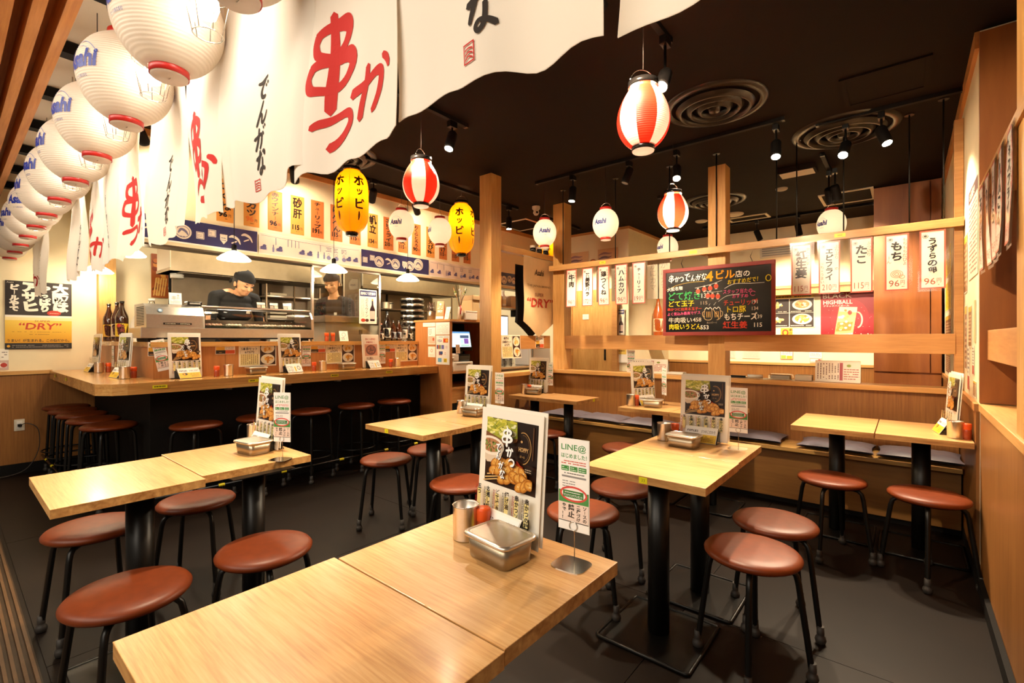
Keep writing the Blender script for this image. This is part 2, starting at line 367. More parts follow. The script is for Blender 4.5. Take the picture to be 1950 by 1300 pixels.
    def fit(s, t, x, y, w, h, col, bold=0.0, shear=0.0):
        """words stretched into a w x h box"""
        vs, fs = glyph(t, bold)
        if not vs: return s
        x0 = min(a for a, b in vs); x1 = max(a for a, b in vs); y0 = min(b for a, b in vs); y1 = max(b for a, b in vs)
        return s._p([(x + (a-x0)/(x1-x0)*w + (b-y0)/(y1-y0)*h*shear, y + (b-y0)/(y1-y0)*h) for a, b in vs], fs, col)
    def vert(s, t, x, ytop, size, col, bold=0.02, pitch=1.0, jit=0.0, sx=1.0, fat=0.0):
        """characters stacked downwards, x is the centre line"""
        for i, ch in enumerate(t):
            if ch == ' ': continue
            yy = ytop - (i+1)*size*pitch + size*0.1
            if ch in 'ー|': s.stroke([(x, yy+size*.8, size*.04), (x+size*.03, yy+size*.4, size*.055), (x-size*.02, yy, size*.03)], col); continue
            vs, fs = glyph(ch, bold); r = random.uniform(-jit, jit); ca, sa = math.cos(r), math.sin(r); k = 1 + random.uniform(-jit, jit)*.6
            small = 0.72 if ch in 'ッャュョっゃゅょィェ' else 1.0
            for ox, oy in (((fat, 0), (-fat, 0), (0, fat), (0, -fat)) if fat else ((0, 0),)):      # a loaded brush: the character laid down four times, a hair apart
                s._p([(x + ((a+ox-.5)*ca - (b+oy-.38)*sa)*size*k*sx*small, yy + size*.38 + ((a+ox-.5)*sa + (b+oy-.38)*ca)*size*k*small) for a, b in vs], fs, col)
        return s
    def scrib(s, x, y, w, h, rows, col, th=0.35, gaps=0.25, rnd=None):
        """rows of tiny print too small to read"""
        R = rnd or random
        vs = []; fs = []
        for r in range(rows):
            yy = y + h - (r+0.75)*h/rows; cx = x
            while cx < x + w - 1e-6:
                l = min(h/rows*R.uniform(.5, 1.6), x + w - cx)
                if R.random() > gaps*.5:
                    o = len(vs); vs += [(cx, yy), (cx+l*.85, yy), (cx+l*.85, yy+h/rows*th), (cx, yy+h/rows*th)]; fs.append((o, o+1, o+2, o+3))
                cx += l
        return s._p(vs, fs, col) if vs else s
    def vscrib(s, x, y, w, h, cols, col, th=0.4):
        vs = []; fs = []
        for r in range(cols):
            xx = x + w - (r+.7)*w/cols; cy = y + h
            while cy > y + 1e-6:
                l = min(w/cols*random.uniform(.4, 1.1), cy - y)
                if random.random() > .12:
                    o = len(vs); vs += [(xx, cy-l*.8), (xx+w/cols*th, cy-l*.8), (xx+w/cols*th, cy), (xx, cy)]; fs.append((o, o+1, o+2, o+3))
                cy -= l
        return s._p(vs, fs, col) if vs else s
    def mesh(s, name, mat='print', fn=None, cut=None):
        me = bpy.data.meshes.new(name); me.from_pydata([fn(*p) for p in s.v] if fn and not cut else s.v, [], s.f)
        ca = me.color_attributes.new('Col', 'FLOAT_COLOR', 'CORNER'); buf = []
        for p, c in zip(me.polygons, s.c): buf += list(c)*p.loop_total
        ca.data.foreach_set('color', buf); me.materials.append(M[mat])
        if cut:                                  # short faces that can follow a bent sheet
            bm = bmesh.new(); bm.from_mesh(me); bmesh.ops.triangulate(bm, faces=bm.faces[:])
            for q in range(7):
                es = [e for e in bm.edges if e.calc_length() > cut]
                if not es: break
                bmesh.ops.subdivide_edges(bm, edges=es, cuts=1); bmesh.ops.triangulate(bm, faces=[f for f in bm.faces if len(f.verts) > 3])
            for v in bm.verts: v.co = fn(*v.co)
            bm.to_mesh(me); bm.free()
        me.update(); return me
    def build(s, name, parent=None, mat='print', fn=None, loc=(0, 0, 0), cut=None): return put(name, s.mesh(name, mat, fn, cut), parent, loc)
def face(origin, u, v, n):
    """maps canvas x,y,z to a plane: origin + x*u + y*v + z*n"""
    O, U, V_, N_ = Vector(origin), Vector(u), Vector(v), Vector(n)
    return lambda x, y, z: tuple(O + U*x + V_*y + N_*z)
FX = lambda x, y, z: face((x, y, z), (0, 1, 0), (0, 0, 1), (1, 0, 0))      # sheet on a plane that faces +X
FXm = lambda x, y, z: face((x, y, z), (0, -1, 0), (0, 0, 1), (-1, 0, 0))   # faces -X
FY = lambda x, y, z: face((x, y, z), (1, 0, 0), (0, 0, 1), (0, -1, 0))     # faces -Y (towards the passage)
def sheet(name, label, cat, fn, w, h, cv=None, mat='paper', pmat='print', t=0.0012, group=None, bend=None):
    """a thin printed sheet, lower left corner at the face's origin; the print is its child"""
    g = MB()
    if bend is None:
        vs = [fn(x, y, z) for z in (-t, 0) for x, y in ((0, 0), (w, 0), (w, h), (0, h))]
        g.add(vs, [(0, 3, 2, 1), (4, 5, 6, 7), (0, 1, 5, 4), (1, 2, 6, 5), (2, 3, 7, 6), (3, 0, 4, 7)], False); F = fn
    else:
        F = lambda x, y, z: fn(x, y, z + bend(x/w, y/h))
        g.grid(lambda a, b: F(a*w, b*h, 0), max(6, int(w/.02)), 10); g.grid(lambda a, b: F((1-a)*w, b*h, -t), max(6, int(w/.02)), 10)
    o = g.build(name, mat); tag(o, label, cat, group)
    if cv is not None: cv.build('print', o, pmat, F if bend is None else (lambda x, y, z: F(x, y, z + (.0005 if z < .00022 else .0012))), cut=None if bend is None else .02)
    return o
# ------------------------------------------------------------------ the room
ZC = 2.95
fl = struct(box('floor', 'floor', (-6.9, 1.2, -2.2, 8.2, -0.06, -0.004)))
for (x0, x1) in ((-6.85, -4.4), (-4.397, -2.62), (-2.617, -0.82), (-0.817, 0.62)):
    for (y0, y1) in ((0.27, 2.3), (2.303, 4.42), (4.423, 8.1)):
        box('floor_sheet', 'floor', (x0, x1, y0, y1, -0.004, 0.0), fl)
pf = struct(box('floor_passage', plain('passage_floor', '#6b5138', 0.35, noise=0.12, nscale=4), (-6.9, 1.2, -2.2, 0.1, -0.004, 0.0)))
# sliding-door track in the floor of the shop front
tr = struct(box('trim_1', plain('track_bronze', '#3a2816', 0.5, 0.3, noise=0.15, nscale=20), (-6.6, -1.35, 0.1, 0.25, 0.0, 0.006)))
M['track_rib'] = plain('track_rib', '#5c3f22', .5, noise=.15, nscale=20)
for y in (0.105, 0.128, 0.153, 0.178, 0.205, 0.232):
    box('track_rib', 'track_rib', (-6.6, -1.35, y, y+0.011, 0.006, 0.014), tr)
struct(box('ceiling', 'ceil', (-6.8, 0.9, 0.62, 8.3, ZC, ZC+0.1)))
# right side: cream wall above a panelled dado, its thick pier, and the half-height screen nearer the passage
wr = struct(box('wall_right', 'cream', (0.305, 0.45, 3.56, 8.1, 0, ZC)))
box('dado_panel', 'panel', (0.29, 0.305, 3.56, 8.1, 0.07, 0.91), wr); box('dado_cap', 'plank_y', (0.283, 0.305, 3.56, 8.1, 0.91, 0.95), wr)
box('cornice', 'plank_y', (0.285, 0.305, 3.56, 8.1, ZC-0.09, ZC), wr)
struct(box('baseboard_right', 'blackpaint', (0.284, 0.304, 1.0, 8.1, 0, 0.07)))
pe = struct(box('wall_right_pier', 'sapele', (0.302, 0.52, 3.53, 3.558, 0.96, 2.93)))
struct(box('wall_right_return', 'cream', (0.52, 1.2, 3.53, 3.56, 0, ZC)))
lw = struct(MB().box(0.305, 0.62, 1.0, 3.53, 0, 0.915).build('wall_right_screen', 'panel'))
box('screen_cap', 'oak_y', (0.298, 0.63, 1.0, 3.53, 0.915, 0.955), lw, 0.004)
# left wall
wl = struct(box('wall_left', 'cream', (-6.75, -6.6, 0.0, 8.2, 0, ZC)))
box('dado_panel', 'panel', (-6.6, -6.585, 0.0, 1.05, 0.1, 0.955), wl); box('dado_cap', 'oak_y', (-6.6, -6.565, 0.0, 0.72, 0.955, 0.99), wl)
struct(box('baseboard_left', 'blackpaint', (-6.6, -6.58, 0.0, 1.05, 0, 0.1)))
struct(box('trim_2', 'oak', (-6.6, -6.48, 1.06, 1.2, 1.0, 2.6)))
# back of the shop
wb = struct(box('wall_back', 'cream', (-3.12, 0.45, 7.95, 8.1, 0, ZC)))
box('dado_panel', 'panel', (-3.1, -0.27, 7.93, 7.95, 0.05, 0.915), wb); box('dado_cap', 'oak_x', (-3.1, -0.27, 7.91, 7.95, 0.915, 0.95), wb)
box('shelf_board', 'oak_x', (-1.75, -0.28, 7.7, 7.95, 2.02, 2.06), wb); box('shelf_apron', 'plank', (-1.75, -0.28, 7.72, 7.74, 1.93, 2.02), wb)
wc = struct(box('wall_corner', 'cream', (-4.7, -3.12, 6.43, 8.1, 0, ZC)))
box('dado_panel', 'panel', (-3.12, -3.105, 6.6, 7.93, 0.05, 0.915), wc); box('dado_cap', 'oak_y', (-3.12, -3.09, 6.6, 7.93, 0.915, 0.95), wc)
box('cornice', 'plank', (-4.7, -3.11, 6.415, 6.43, ZC-0.035, ZC), wc); box('cornice', 'plank_y', (-3.12, -3.105, 6.43, 7.95, ZC-0.035, ZC), wc)
struct(box('wall_kitchen_end', 'cream', (-6.6, -4.7, 6.3, 6.4, 0, ZC)))
# bulkhead over the kitchen pass
bk = struct(box('wall_bulkhead', 'cream', (-4.76, -4.6, 0.9, 6.43, 2.06, ZC)))
box('bulkhead_trim', 'plank_y', (-4.6, -4.585, 0.9, 6.43, ZC-0.05, ZC), bk)
box('bulkhead_edge', 'steel_dark', (-4.76, -4.6, 0.9, 6.43, 2.045, 2.06), bk)
struct(box('wall_bulkhead_side', 'cream', (-6.6, -4.76, 0.9, 1.0, 2.3, ZC)))
# kitchen floor step (the staff stand higher)
struct(box('floor_kitchen', 'grey', (-6.6, -4.7, 1.4, 6.3, 0, 0.3)))
# a wardrobe-sized veneered cupboard at the back
cb = thing('tall_cupboard', 'tall dark veneered cupboard reaching the ceiling at the back right corner', 'cupboard', (0, 6.5, 0))
box('cabinet_body', 'sapele', (-0.27, 0.283, 0.02, 0.6, 0, ZC-0.01), cb); box('cupboard_door', 'sapele', (-0.265, 0.19, 0, 0.02, 0.95, 2.92), cb)
box('cupboard_side_panel', 'sapele', (0.2, 0.278, 0, 0.02, 0.95, 2.92), cb); box('drawer_front', 'sapele', (-0.265, 0.278, 0, 0.02, 0.6, 0.93), cb)
# sliding door in the corner wall
d1 = struct(box('door_1', 'oak', (-4.05, -3.35, 6.39, 6.43, 0, 2.05)))
box('door_frame', 'plank', (-3.35, -3.27, 6.36, 6.43, 0, 2.1), d1); box('door_frame', 'plank', (-4.13, -4.05, 6.36, 6.43, 0, 2.1), d1)
g = MB(); g.lathe([(0.025, 0), (0.025, 0.004)], 16, (0, 0, 0), 1); gm = g
h = box('door_handle', 'blackgloss', (-3.50, -3.465, 6.384, 6.392, 0.98, 1.16), d1, 0.003)
# shop-front fascia outside: cedar slats, white soffit boards, dark brackets widened to stand in for the shaded gaps
fa = struct(box('ceiling_canopy', 'offwhite', (-6.6, 0.9, 0.36, 0.62, 2.70, 2.76)))
for k in range(7):
    y0 = 0.325 - k*0.078
    box('slat', 'cedar', (-6.6, 0.6, y0-0.036, y0, 2.50, 2.62), fa)
box('slat_bed', 'cedar', (-6.6, 0.6, -0.2, 0.33, 2.62, 2.70), fa)
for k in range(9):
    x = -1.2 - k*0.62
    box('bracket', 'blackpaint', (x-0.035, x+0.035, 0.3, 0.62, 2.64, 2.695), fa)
struct(box('wall_front_header', 'cream', (-6.6, 0.9, 0.62, 0.72, 2.5, ZC)))
# ------------------------------------------------------------------ half-height screen wall with posts, plank and hanging shelf
pw = struct(box('wall_screen', 'panel', (-3.1, 0.284, 4.5, 4.62, 0, 0.915)))
box('screen_cap', 'oak_x', (-3.1, 0.284, 4.455, 4.66, 0.915, 0.955), pw, 0.004)
pw2 = struct(box('wall_screen_side', 'panel', (-3.22, -3.1, 3.57, 4.5, 0, 0.915)))
box('screen_cap', 'oak_y', (-3.25, -3.07, 3.57, 4.5, 0.915, 0.955), pw2, 0.004)
struct(box('wall_screen_post', 'oak', (-3.255, -3.1, 3.42, 3.57, 0, 2.915), None, 0.004))
struct(box('wall_screen_post_corner', 'oak', (-3.1, -2.95, 4.47, 4.62, 0.955, 2.83), None, 0.004))
struct(box('wall_screen_post_middle', 'oak', (-1.385, -1.235, 4.46, 4.61, 0.5, 2.86), None, 0.004))
struct(box('wall_screen_post_right', 'plank', (0.255, 0.303, 4.44, 4.52, 0.955, 2.8), None, 0.003))
struct(box('trim_3', 'plank', (-2.95, -1.385, 4.49, 4.53, 1.19, 1.335), None, 0.003))
struct(box('trim_4', 'plank', (-1.235, 0.262, 4.43, 4.47, 1.195, 1.335), None, 0.003))
struct(box('trim_5', 'plank_y', (-3.2, -3.16, 3.57, 4.5, 1.19, 1.335), None, 0.003))
struct(box('trim_6', 'plank_y', (0.33, 0.37, 1.6, 3.52, 1.19, 1.345), None, 0.003))
sh = thing('hanging_shelf', 'long pale timber shelf hung on thin black rods over the bench screen', 'shelf', (0, 4.36, 2.06))
box('shelf_board', 'oak_x', (-3.08, 0.3, 0, 0.035, -0.005, 0.055), sh, 0.003); box('shelf_board', 'oak_x', (-3.08, 0.3, 0.035, 0.25, 0.03, 0.05), sh)
for x in (-2.2, -1.4, -0.6): box('shelf_batten', 'oak_y', (x-0.02, x+0.02, 0.035, 0.25, -0.01, 0.03), sh)
rp = [(-2.93, .06), (-2.30, .08), (-1.74, .1), (-1.30, .06), (-0.83, .1), (-0.70, .2), (-0.38, .22), (0.02, .2), (0.2, .05)]
for x, y in rp:
    g = MB(); g.tube([(x, y, 0.05), (x, y, ZC-2.06)], 0.0055, 6); g.lathe([(0.03, ZC-2.066), (0.03, ZC-2.061)], 14, (x, y, 0)); g.build('rod', 'black', sh)
for x in (-2.44, -1.52, -0.42):
    cv = Cv(); cv.rect(0, 0, 0.07, 0.028, '#e8d61c'); cv.rect(0.02, 0.01, 0.03, 0.008, '#b09a18'); cv.build('tape', sh, 'print', FY(x, -0.0005, 0.012))
shr = thing('side_shelf', 'pale timber shelf above the nearer right-hand screen carrying menu strips', 'shelf', (0.3, 2.4, 2.06))
box('shelf_board', 'oak_y', (0.0, 0.28, -1.2, 1.12, 0.0, 0.05), shr, 0.003)
for y in (-0.6, 0.4): MB().tube([(0.2, y, 0.05), (0.2, y, ZC-2.06)], 0.0055, 6).build('rod', 'black', shr)
struct(box('wall_screen_front_post', 'oak', (0.31, 0.46, 2.36, 2.5, 0.0, ZC), None, 0.004))

# ------------------------------------------------------------------ bench with loose cushions
bn = thing('wall_bench', 'long timber bench built against the panelled screen under the loose cushions', 'bench', (-1.38, 4.33, 0))
for (x0, x1) in ((-3.06, -1.21), (-1.207, 0.28)):
    box('bench_seat', 'bench_wood', (x0+1.38, x1+1.38, -0.16, 0.165, 0.435, 0.465), bn, 0.003)
    box('bench_front', 'bench_front', (x0+1.38, x1+1.38, -0.05, -0.02, 0.04, 0.435), bn)
box('plinth', 'blackpaint', (-1.68, 1.66, -0.03, 0.0, 0, 0.04), bn)
def cushion(x0, x1):
    bm = bmesh.new(); bmesh.ops.create_grid(bm, x_segments=14, y_segments=12, size=0.5)
    w, d = x1-x0, 0.3
    top = {}
    g = MB()
    def hgt(u, v):
        e = min(1, 5.5*min(u, 1-u, v, 1-v)+0.06); return 0.066*e**0.5*(1 + 0.06*math.sin(u*23+x0)*math.sin(v*17))
    def P(u, v, s):
        k = 0.018*(abs(2*u-1)*abs(2*v-1))**3
        return ((u-.5)*w*(1-0.02*math.sin(PI*v)) + (k if u > .5 else -k), (v-.5)*d + (k if v > .5 else -k), 0.022 + s*hgt(u, v)*.55)
    g.grid(lambda a, b: P(a, b, 1), 16, 12); g.grid(lambda a, b: P(1-a, b, -0.38), 16, 12); bm.free(); return g
CU = [(-3.04, -2.61, 'flat grey seat cushion at the bench end by the corner post'), (-2.59, -2.15, 'grey seat cushion second along the bench from the corner post'),
      (-2.13, -1.69, 'grey seat cushion third along the bench, left of the middle table'), (-1.67, -1.23, 'grey seat cushion behind the short middle table'),
      (-1.195, -0.763, 'grey seat cushion in the clear stretch of bench behind the sign card'), (-0.63, -0.185, 'grey seat cushion left of two behind the right bench table'),
      (-0.147, 0.283, 'grey seat cushion in the bench corner against the right wall')]
for x0, x1, lb in CU:
    o = cushion(x0, x1).build('seat_cushion', 'navy', None, ((x0+x1)/2, 4.335, 0.468)); tag(o, lb, 'cushion', 'seat cushions on the bench')

# ------------------------------------------------------------------ bistro tables
T = 0.74
def table(x0, x1, y0, y1, label, px=None, py=None, sticker=None):
    cx, cy = (x0+x1)/2, (y0+y1)/2
    t = thing('bistro_table', label, 'table', (cx, cy, 0), 0, 'small wooden tables pushed together in pairs')
    g = MB(); hx, hy = (x1-x0)/2-0.0008, (y1-y0)/2-0.0008
    g.box(-hx, hx, -hy, hy, T-0.003, T, 0.0012, 0); g.box(-hx+.0006, hx-.0006, -hy+.0006, hy-.0006, T-0.032, T-0.003, 0, 1); g.build('tabletop', ['table', 'edge'], t)
    ox, oy = px or 0, py or 0
    g = MB(); g.lathe([(0.046, 0.012), (0.046, T-0.036)], 28, (ox, oy, 0)); g.build('pole', 'black', t)
    g = MB(); g.box(ox-.13, ox+.13, oy-.13, oy+.13, T-0.036, T-0.032); g.build('top_bracket', 'black', t)
    g = MB(); g.box(ox-.2, ox+.2, oy-.2, oy+.2, 0.0, 0.009, 0.004)
    g.tube([(ox-.19, oy-.2, .008), (ox+.19, oy-.2, .008), (ox+.2, oy-.19, .008), (ox+.2, oy+.19, .008), (ox+.19, oy+.2, .008), (ox-.19, oy+.2, .008), (ox-.2, oy+.19, .008), (ox-.2, oy-.19, .008)], 0.0085, 6, True)
    g.build('base_plate', 'black', t)
    if sticker:
        side, u, txt = sticker; cv = Cv(); cv.rect(0, 0, 0.036, 0.026, '#e8dc14'); cv.text(txt, 0.018, 0.007, 0.017, '#8c8412', align='c')
        fn = FY(u, -hy, T-0.03) if side == 'y' else FX(hx, u, T-0.03)
        cv.build('number_tape', t, 'print', fn)
    return t
table(-1.13, -.552, .203, .647, 'bare pale wooden table in the foreground, half nearest the passage', 0, -.02)
table(-1.117, -.556, .650, 1.088, 'pale wooden table in the foreground carrying the largest menu stand', 0, -.05)
table(-2.731, -2.155, .229, .680, 'bare wooden table beside the floor track on the left', .12, .05)
table(-2.775, -2.21, .684, 1.146, 'wooden table left of centre with menu stand before the dark counter front', .2, 0)
table(-2.735, -2.148, 1.785, 2.19, 'bare wooden table near the till, with yellow tape on its edge', .15, 0, ('y', -0.08, '24'))
table(-2.735, -2.16, 2.195, 2.62, 'wooden table with menu stand beside the tall post by the till', .13, 0)
table(-1.11, -.576, 1.83, 2.296, 'bare wooden table right of centre with yellow tape numbered 33', 0, -.03, ('y', 0.0, '33'))
table(-1.11, -.58, 2.30, 2.75, 'wooden table right of centre with menu stand and sign card', .03, -.03)
table(-2.70, -2.26, 3.63, 4.04, 'dark-lit wooden table below the gold pennant, with yellow tape at its end', 0, 0, ('x', .08, '22'))
table(-3.06, -2.704, 3.63, 4.04, 'dark-lit wooden table against the side screen below the gold pennant', 0, 0)
table(-1.823, -1.396, 3.56, 4.15, 'wooden bench table in the middle, half with the narrow menu stand')
table(-1.392, -.965, 3.56, 4.15, 'wooden bench table in the middle, half mostly hidden by a menu stand')
table(-.58, -.145, 3.54, 4.18, 'bare wooden bench table at the right, left half of the pair', .0, .05)
table(-.141, .285, 3.54, 4.18, 'wooden bench table against the right wall with cup and red-capped jar', .0, .0)

# ------------------------------------------------------------------ stools
def stool(h, ring=False):
    t = thing('round_stool', 'stool', 'stool', (0, 0, 0), 0, 'round brown leather stools at the tables' if not ring else 'tall brown leather stools at the counter')
    g = MB(); r = .178
    g.lathe([(0.0, h), (.06, h-.0004), (.12, h-.002), (.155, h-.006), (.17, h-.012), (r, h-.022), (r-.001, h-.030), (.17, h-.038), (.16, h-.042)], 48, cap=False); g.build('seat', 'leather', t)
    g = MB(); g.lathe([(0.0, h-.046), (.155, h-.046), (.162, h-.040)], 32, cap=False); g.lathe([(.07, h-.058), (.07, h-.046)], 20); g.build('seat_base', 'black', t)
    fr = .205 if not ring else .19; z0 = h-.058
    for k in range(4):
        a = PI/4 + k*PI/2; c, s = math.cos(a), math.sin(a)
        pr = [(.03, z0), (.10, z0), (.135, z0-.004), (.152, z0-.02), (.160, z0-.05)]; n = 8
        for i in range(1, n+1): q = i/n; pr.append((.160 + (fr-.160)*q, z0-.05 + (.03-(z0-.05))*q))
        g = MB(); g.tube([(c*x, s*x, z) for x, z in pr], .0115, 8); lg = g.build('leg', 'black', t)
        g = MB(); g.lathe([(.0135, .075), (.0145, .042), (.0135, .036), (.019, .030), (.022, .018), (.018, .004), (.012, 0.0)], 14, (c*fr, s*fr, 0)); g.build('foot', 'rubber', lg)
    if ring:
        g = MB(); rr = .16 + (fr-.16)*(z0-.05-.22)/(z0-.08); g.tube([(rr*math.cos(2*PI*i/32), rr*math.sin(2*PI*i/32), .22) for i in range(32)], .007, 6, True); g.build('foot_ring', 'black', t)
    return t
st0 = stool(.47)
ST = [(-2.01, .406, .2, 'brown stool tucked beside the bare left table, nearest the floor track'), (-2.0, .842, .5, 'brown stool on the aisle side of the left table below its menu stand'),
      (-2.82, .446, .1, 'brown stool half hidden by the black pole of the left table'), (-2.874, .865, .9, 'brown stool on the counter side of the left table, before a black pole'),
      (-2.835, 2.02, .7, 'brown stool on the counter side of the taped table by the till'), (-2.03, 1.964, .3, 'brown stool half hidden behind the largest menu stand'),
      (-2.82, 2.416, 1.0, 'brown stool behind the pole of the taped table by the till'), (-1.228, 2.028, .6, 'brown stool directly behind the foreground sign card'),
      (-1.255, 2.504, .2, 'brown stool under the left edge of the table numbered 33'), (-.47, 2.477, .4, 'brown stool right of centre, the farther of two overlapping'),
      (-.474, 2.075, .95, 'brown stool right of centre, the nearer of two overlapping'), (-.348, 3.46, .6, 'brown stool before the left pole of the right bench table'),
      (.093, 3.427, .75, 'brown stool before the right bench table next to the wall'), (-2.5, 3.50, .3, 'brown stool in shade under the table below the gold pennant'),
      (-1.69, 3.42, .5, 'brown stool at the middle bench table, mostly hidden'), (-.50, .80, .4, 'brown stool cut off by the bottom edge beside the foreground table')]
for i, (x, y, a, lb) in enumerate(ST):
    o = st0 if i == 0 else dup(st0); o.location = (x, y, 0); o.rotation_euler = (0, 0, a); o['label'] = lb
hs0 = stool(.65, True)
HS = [(-4.75, .84, .3, 'tall stool at the short counter arm, nearest its rounded corner'), (-5.20, .82, .1, 'tall stool second from the rounded corner on the short counter arm'),
      (-5.63, .81, 0, 'tall stool in the middle of the row at the short counter arm'), (-6.0, .80, 0, 'tall stool second from the poster wall at the short counter arm'),
      (-6.375, .80, 0, 'tall stool beside the poster wall under the counter end'),
      (-4.26, 1.28, .4, 'tall stool at the long counter, nearest its rounded corner'), (-4.26, 1.75, .6, 'tall stool at the long counter behind the left menu stand'),
      (-4.26, 2.21, .3, 'tall stool third along the long counter, right of the tilted sign card'), (-4.26, 2.68, .5, 'tall stool fourth along the long counter from the rounded corner'),
      (-4.26, 3.14, .4, 'tall stool at the far end of the long counter by the till')]
for i, (x, y, a, lb) in enumerate(HS):
    o = hs0 if i == 0 else dup(hs0); o.location = (x, y, 0); o.rotation_euler = (0, 0, a); o['label'] = lb

# ------------------------------------------------------------------ L-shaped bar counter
M['upstand'] = wood('counter_upstand', '#a2632f', '#c08048', 2, 4, 16, 0.42, 0.05, 0.4)
bc = thing('bar_counter', 'L-shaped pine bar counter with a dark front and a raised timber back', 'counter', (-4.5, 1.05, 0))
BX, BY = 4.5, -1.05
def off(p): return [(x+BX, y+BY) for x, y in p]
outl = [(-6.563, 1.07), (-6.563, .70), (-4.33, .685), (-4.22, .76), (-4.195, .84), (-4.185, 3.69), (-4.55, 3.69), (-4.55, 1.07)]
for k in range(3):
    g = MB(); e = (0, .0015, 0.0005)[k]
    g.prism(off([(x - (e if x > -4.4 else 0), y + (e if y < .9 else 0)) for x, y in outl]), .905+k*.0267, .905+(k+1)*.0267-.0006); g.build('worktop_layer', 'counter', bc)
MB().prism(off([(-6.563, 1.12), (-6.563, 1.04), (-4.5, 1.04), (-4.5, 3.69), (-4.58, 3.69), (-4.58, 1.12)]), 0, .905).build('front_panel', 'blackpaint', bc)
for (a, b_) in ((1.07, 1.58), (1.583, 2.12), (2.123, 2.65), (2.653, 3.18), (3.183, 3.69)):
    box('upstand_board', 'upstand', (-4.62+BX, -4.545+BX, a+BY, b_+BY, .985, 1.235), bc)
for (a, b_) in ((-6.475, -5.9), (-5.897, -5.2), (-5.197, -4.62)): box('upstand_board', 'upstand', (a+BX, b_+BX, 1.07+BY, 1.14+BY, .985, 1.235), bc)
MB().prism(off([(-6.475, 1.35), (-6.475, 1.05), (-4.53, 1.05), (-4.53, 3.69), (-4.95, 3.69), (-4.95, 1.35)]), 1.235, 1.275).build('ledge', 'counter', bc)
for (y) in (1.55, 2.05, 2.55, 3.05, 3.55): box('bracket', 'grey', (-4.42+BX, -4.36+BX, y+BY-.02, y+BY+.02, .875, .905), bc)
for y, l in ((.98, .09), (1.63, .08), (2.36, .08), (2.98, .08)):
    cv = Cv(); cv.rect(0, 0, l, .024, '#e8d61c'); cv.scrib(.01, .005, l-.02, .014, 1, '#6a5a10', .7, .1); cv.build('tape', bc, 'print', FX(-4.184+BX, y+BY, .94))
for x in (-6.2, -5.6, -5.0):
    cv = Cv(); cv.rect(0, 0, .07, .024, '#e8d61c'); cv.scrib(.01, .005, .05, .014, 1, '#6a5a10', .7, .1); cv.build('tape', bc, 'print', FY(x+BX, .6945+BY-.002, .94))
fr = thing('foot_rail', 'black foot rail with yellow tape marks along the base of the counter', 'rail', (-4.1, 2.3, 0))
MB().tube([(0, -1.35, .165), (0, 1.3, .165)], .011, 8).build('rail_tube', 'blackgloss', fr)
MB().tube([(-2.4, -1.66, .165), (-.35, -1.66, .165)], .011, 8).build('rail_tube', 'blackgloss', fr)
for y in (-1.1, -.55, 0, .5, 1.1): MB().tube([(0, y, .165), (-.2, y, .1), (-.39, y, .1)], .009, 6).build('rail_bracket', 'blackgloss', fr)
for x in (-2.2, -1.4, -.6): MB().tube([(x, -1.66, .165), (x, -1.5, 0.0)], .009, 6).build('rail_bracket', 'blackgloss', fr)
for y in (-.9, -.42, .12, .62, 1.0): MB().lathe([(.0118, -.022), (.0118, .022)], 10, (0, y, .165), 1, False).build('tape', 'yellow', fr)
for x in (-2.1, -1.75): MB().lathe([(.0118, -.03), (.0118, .03)], 10, (x, -1.66, .165), 0, False).build('tape', 'yellow', fr)
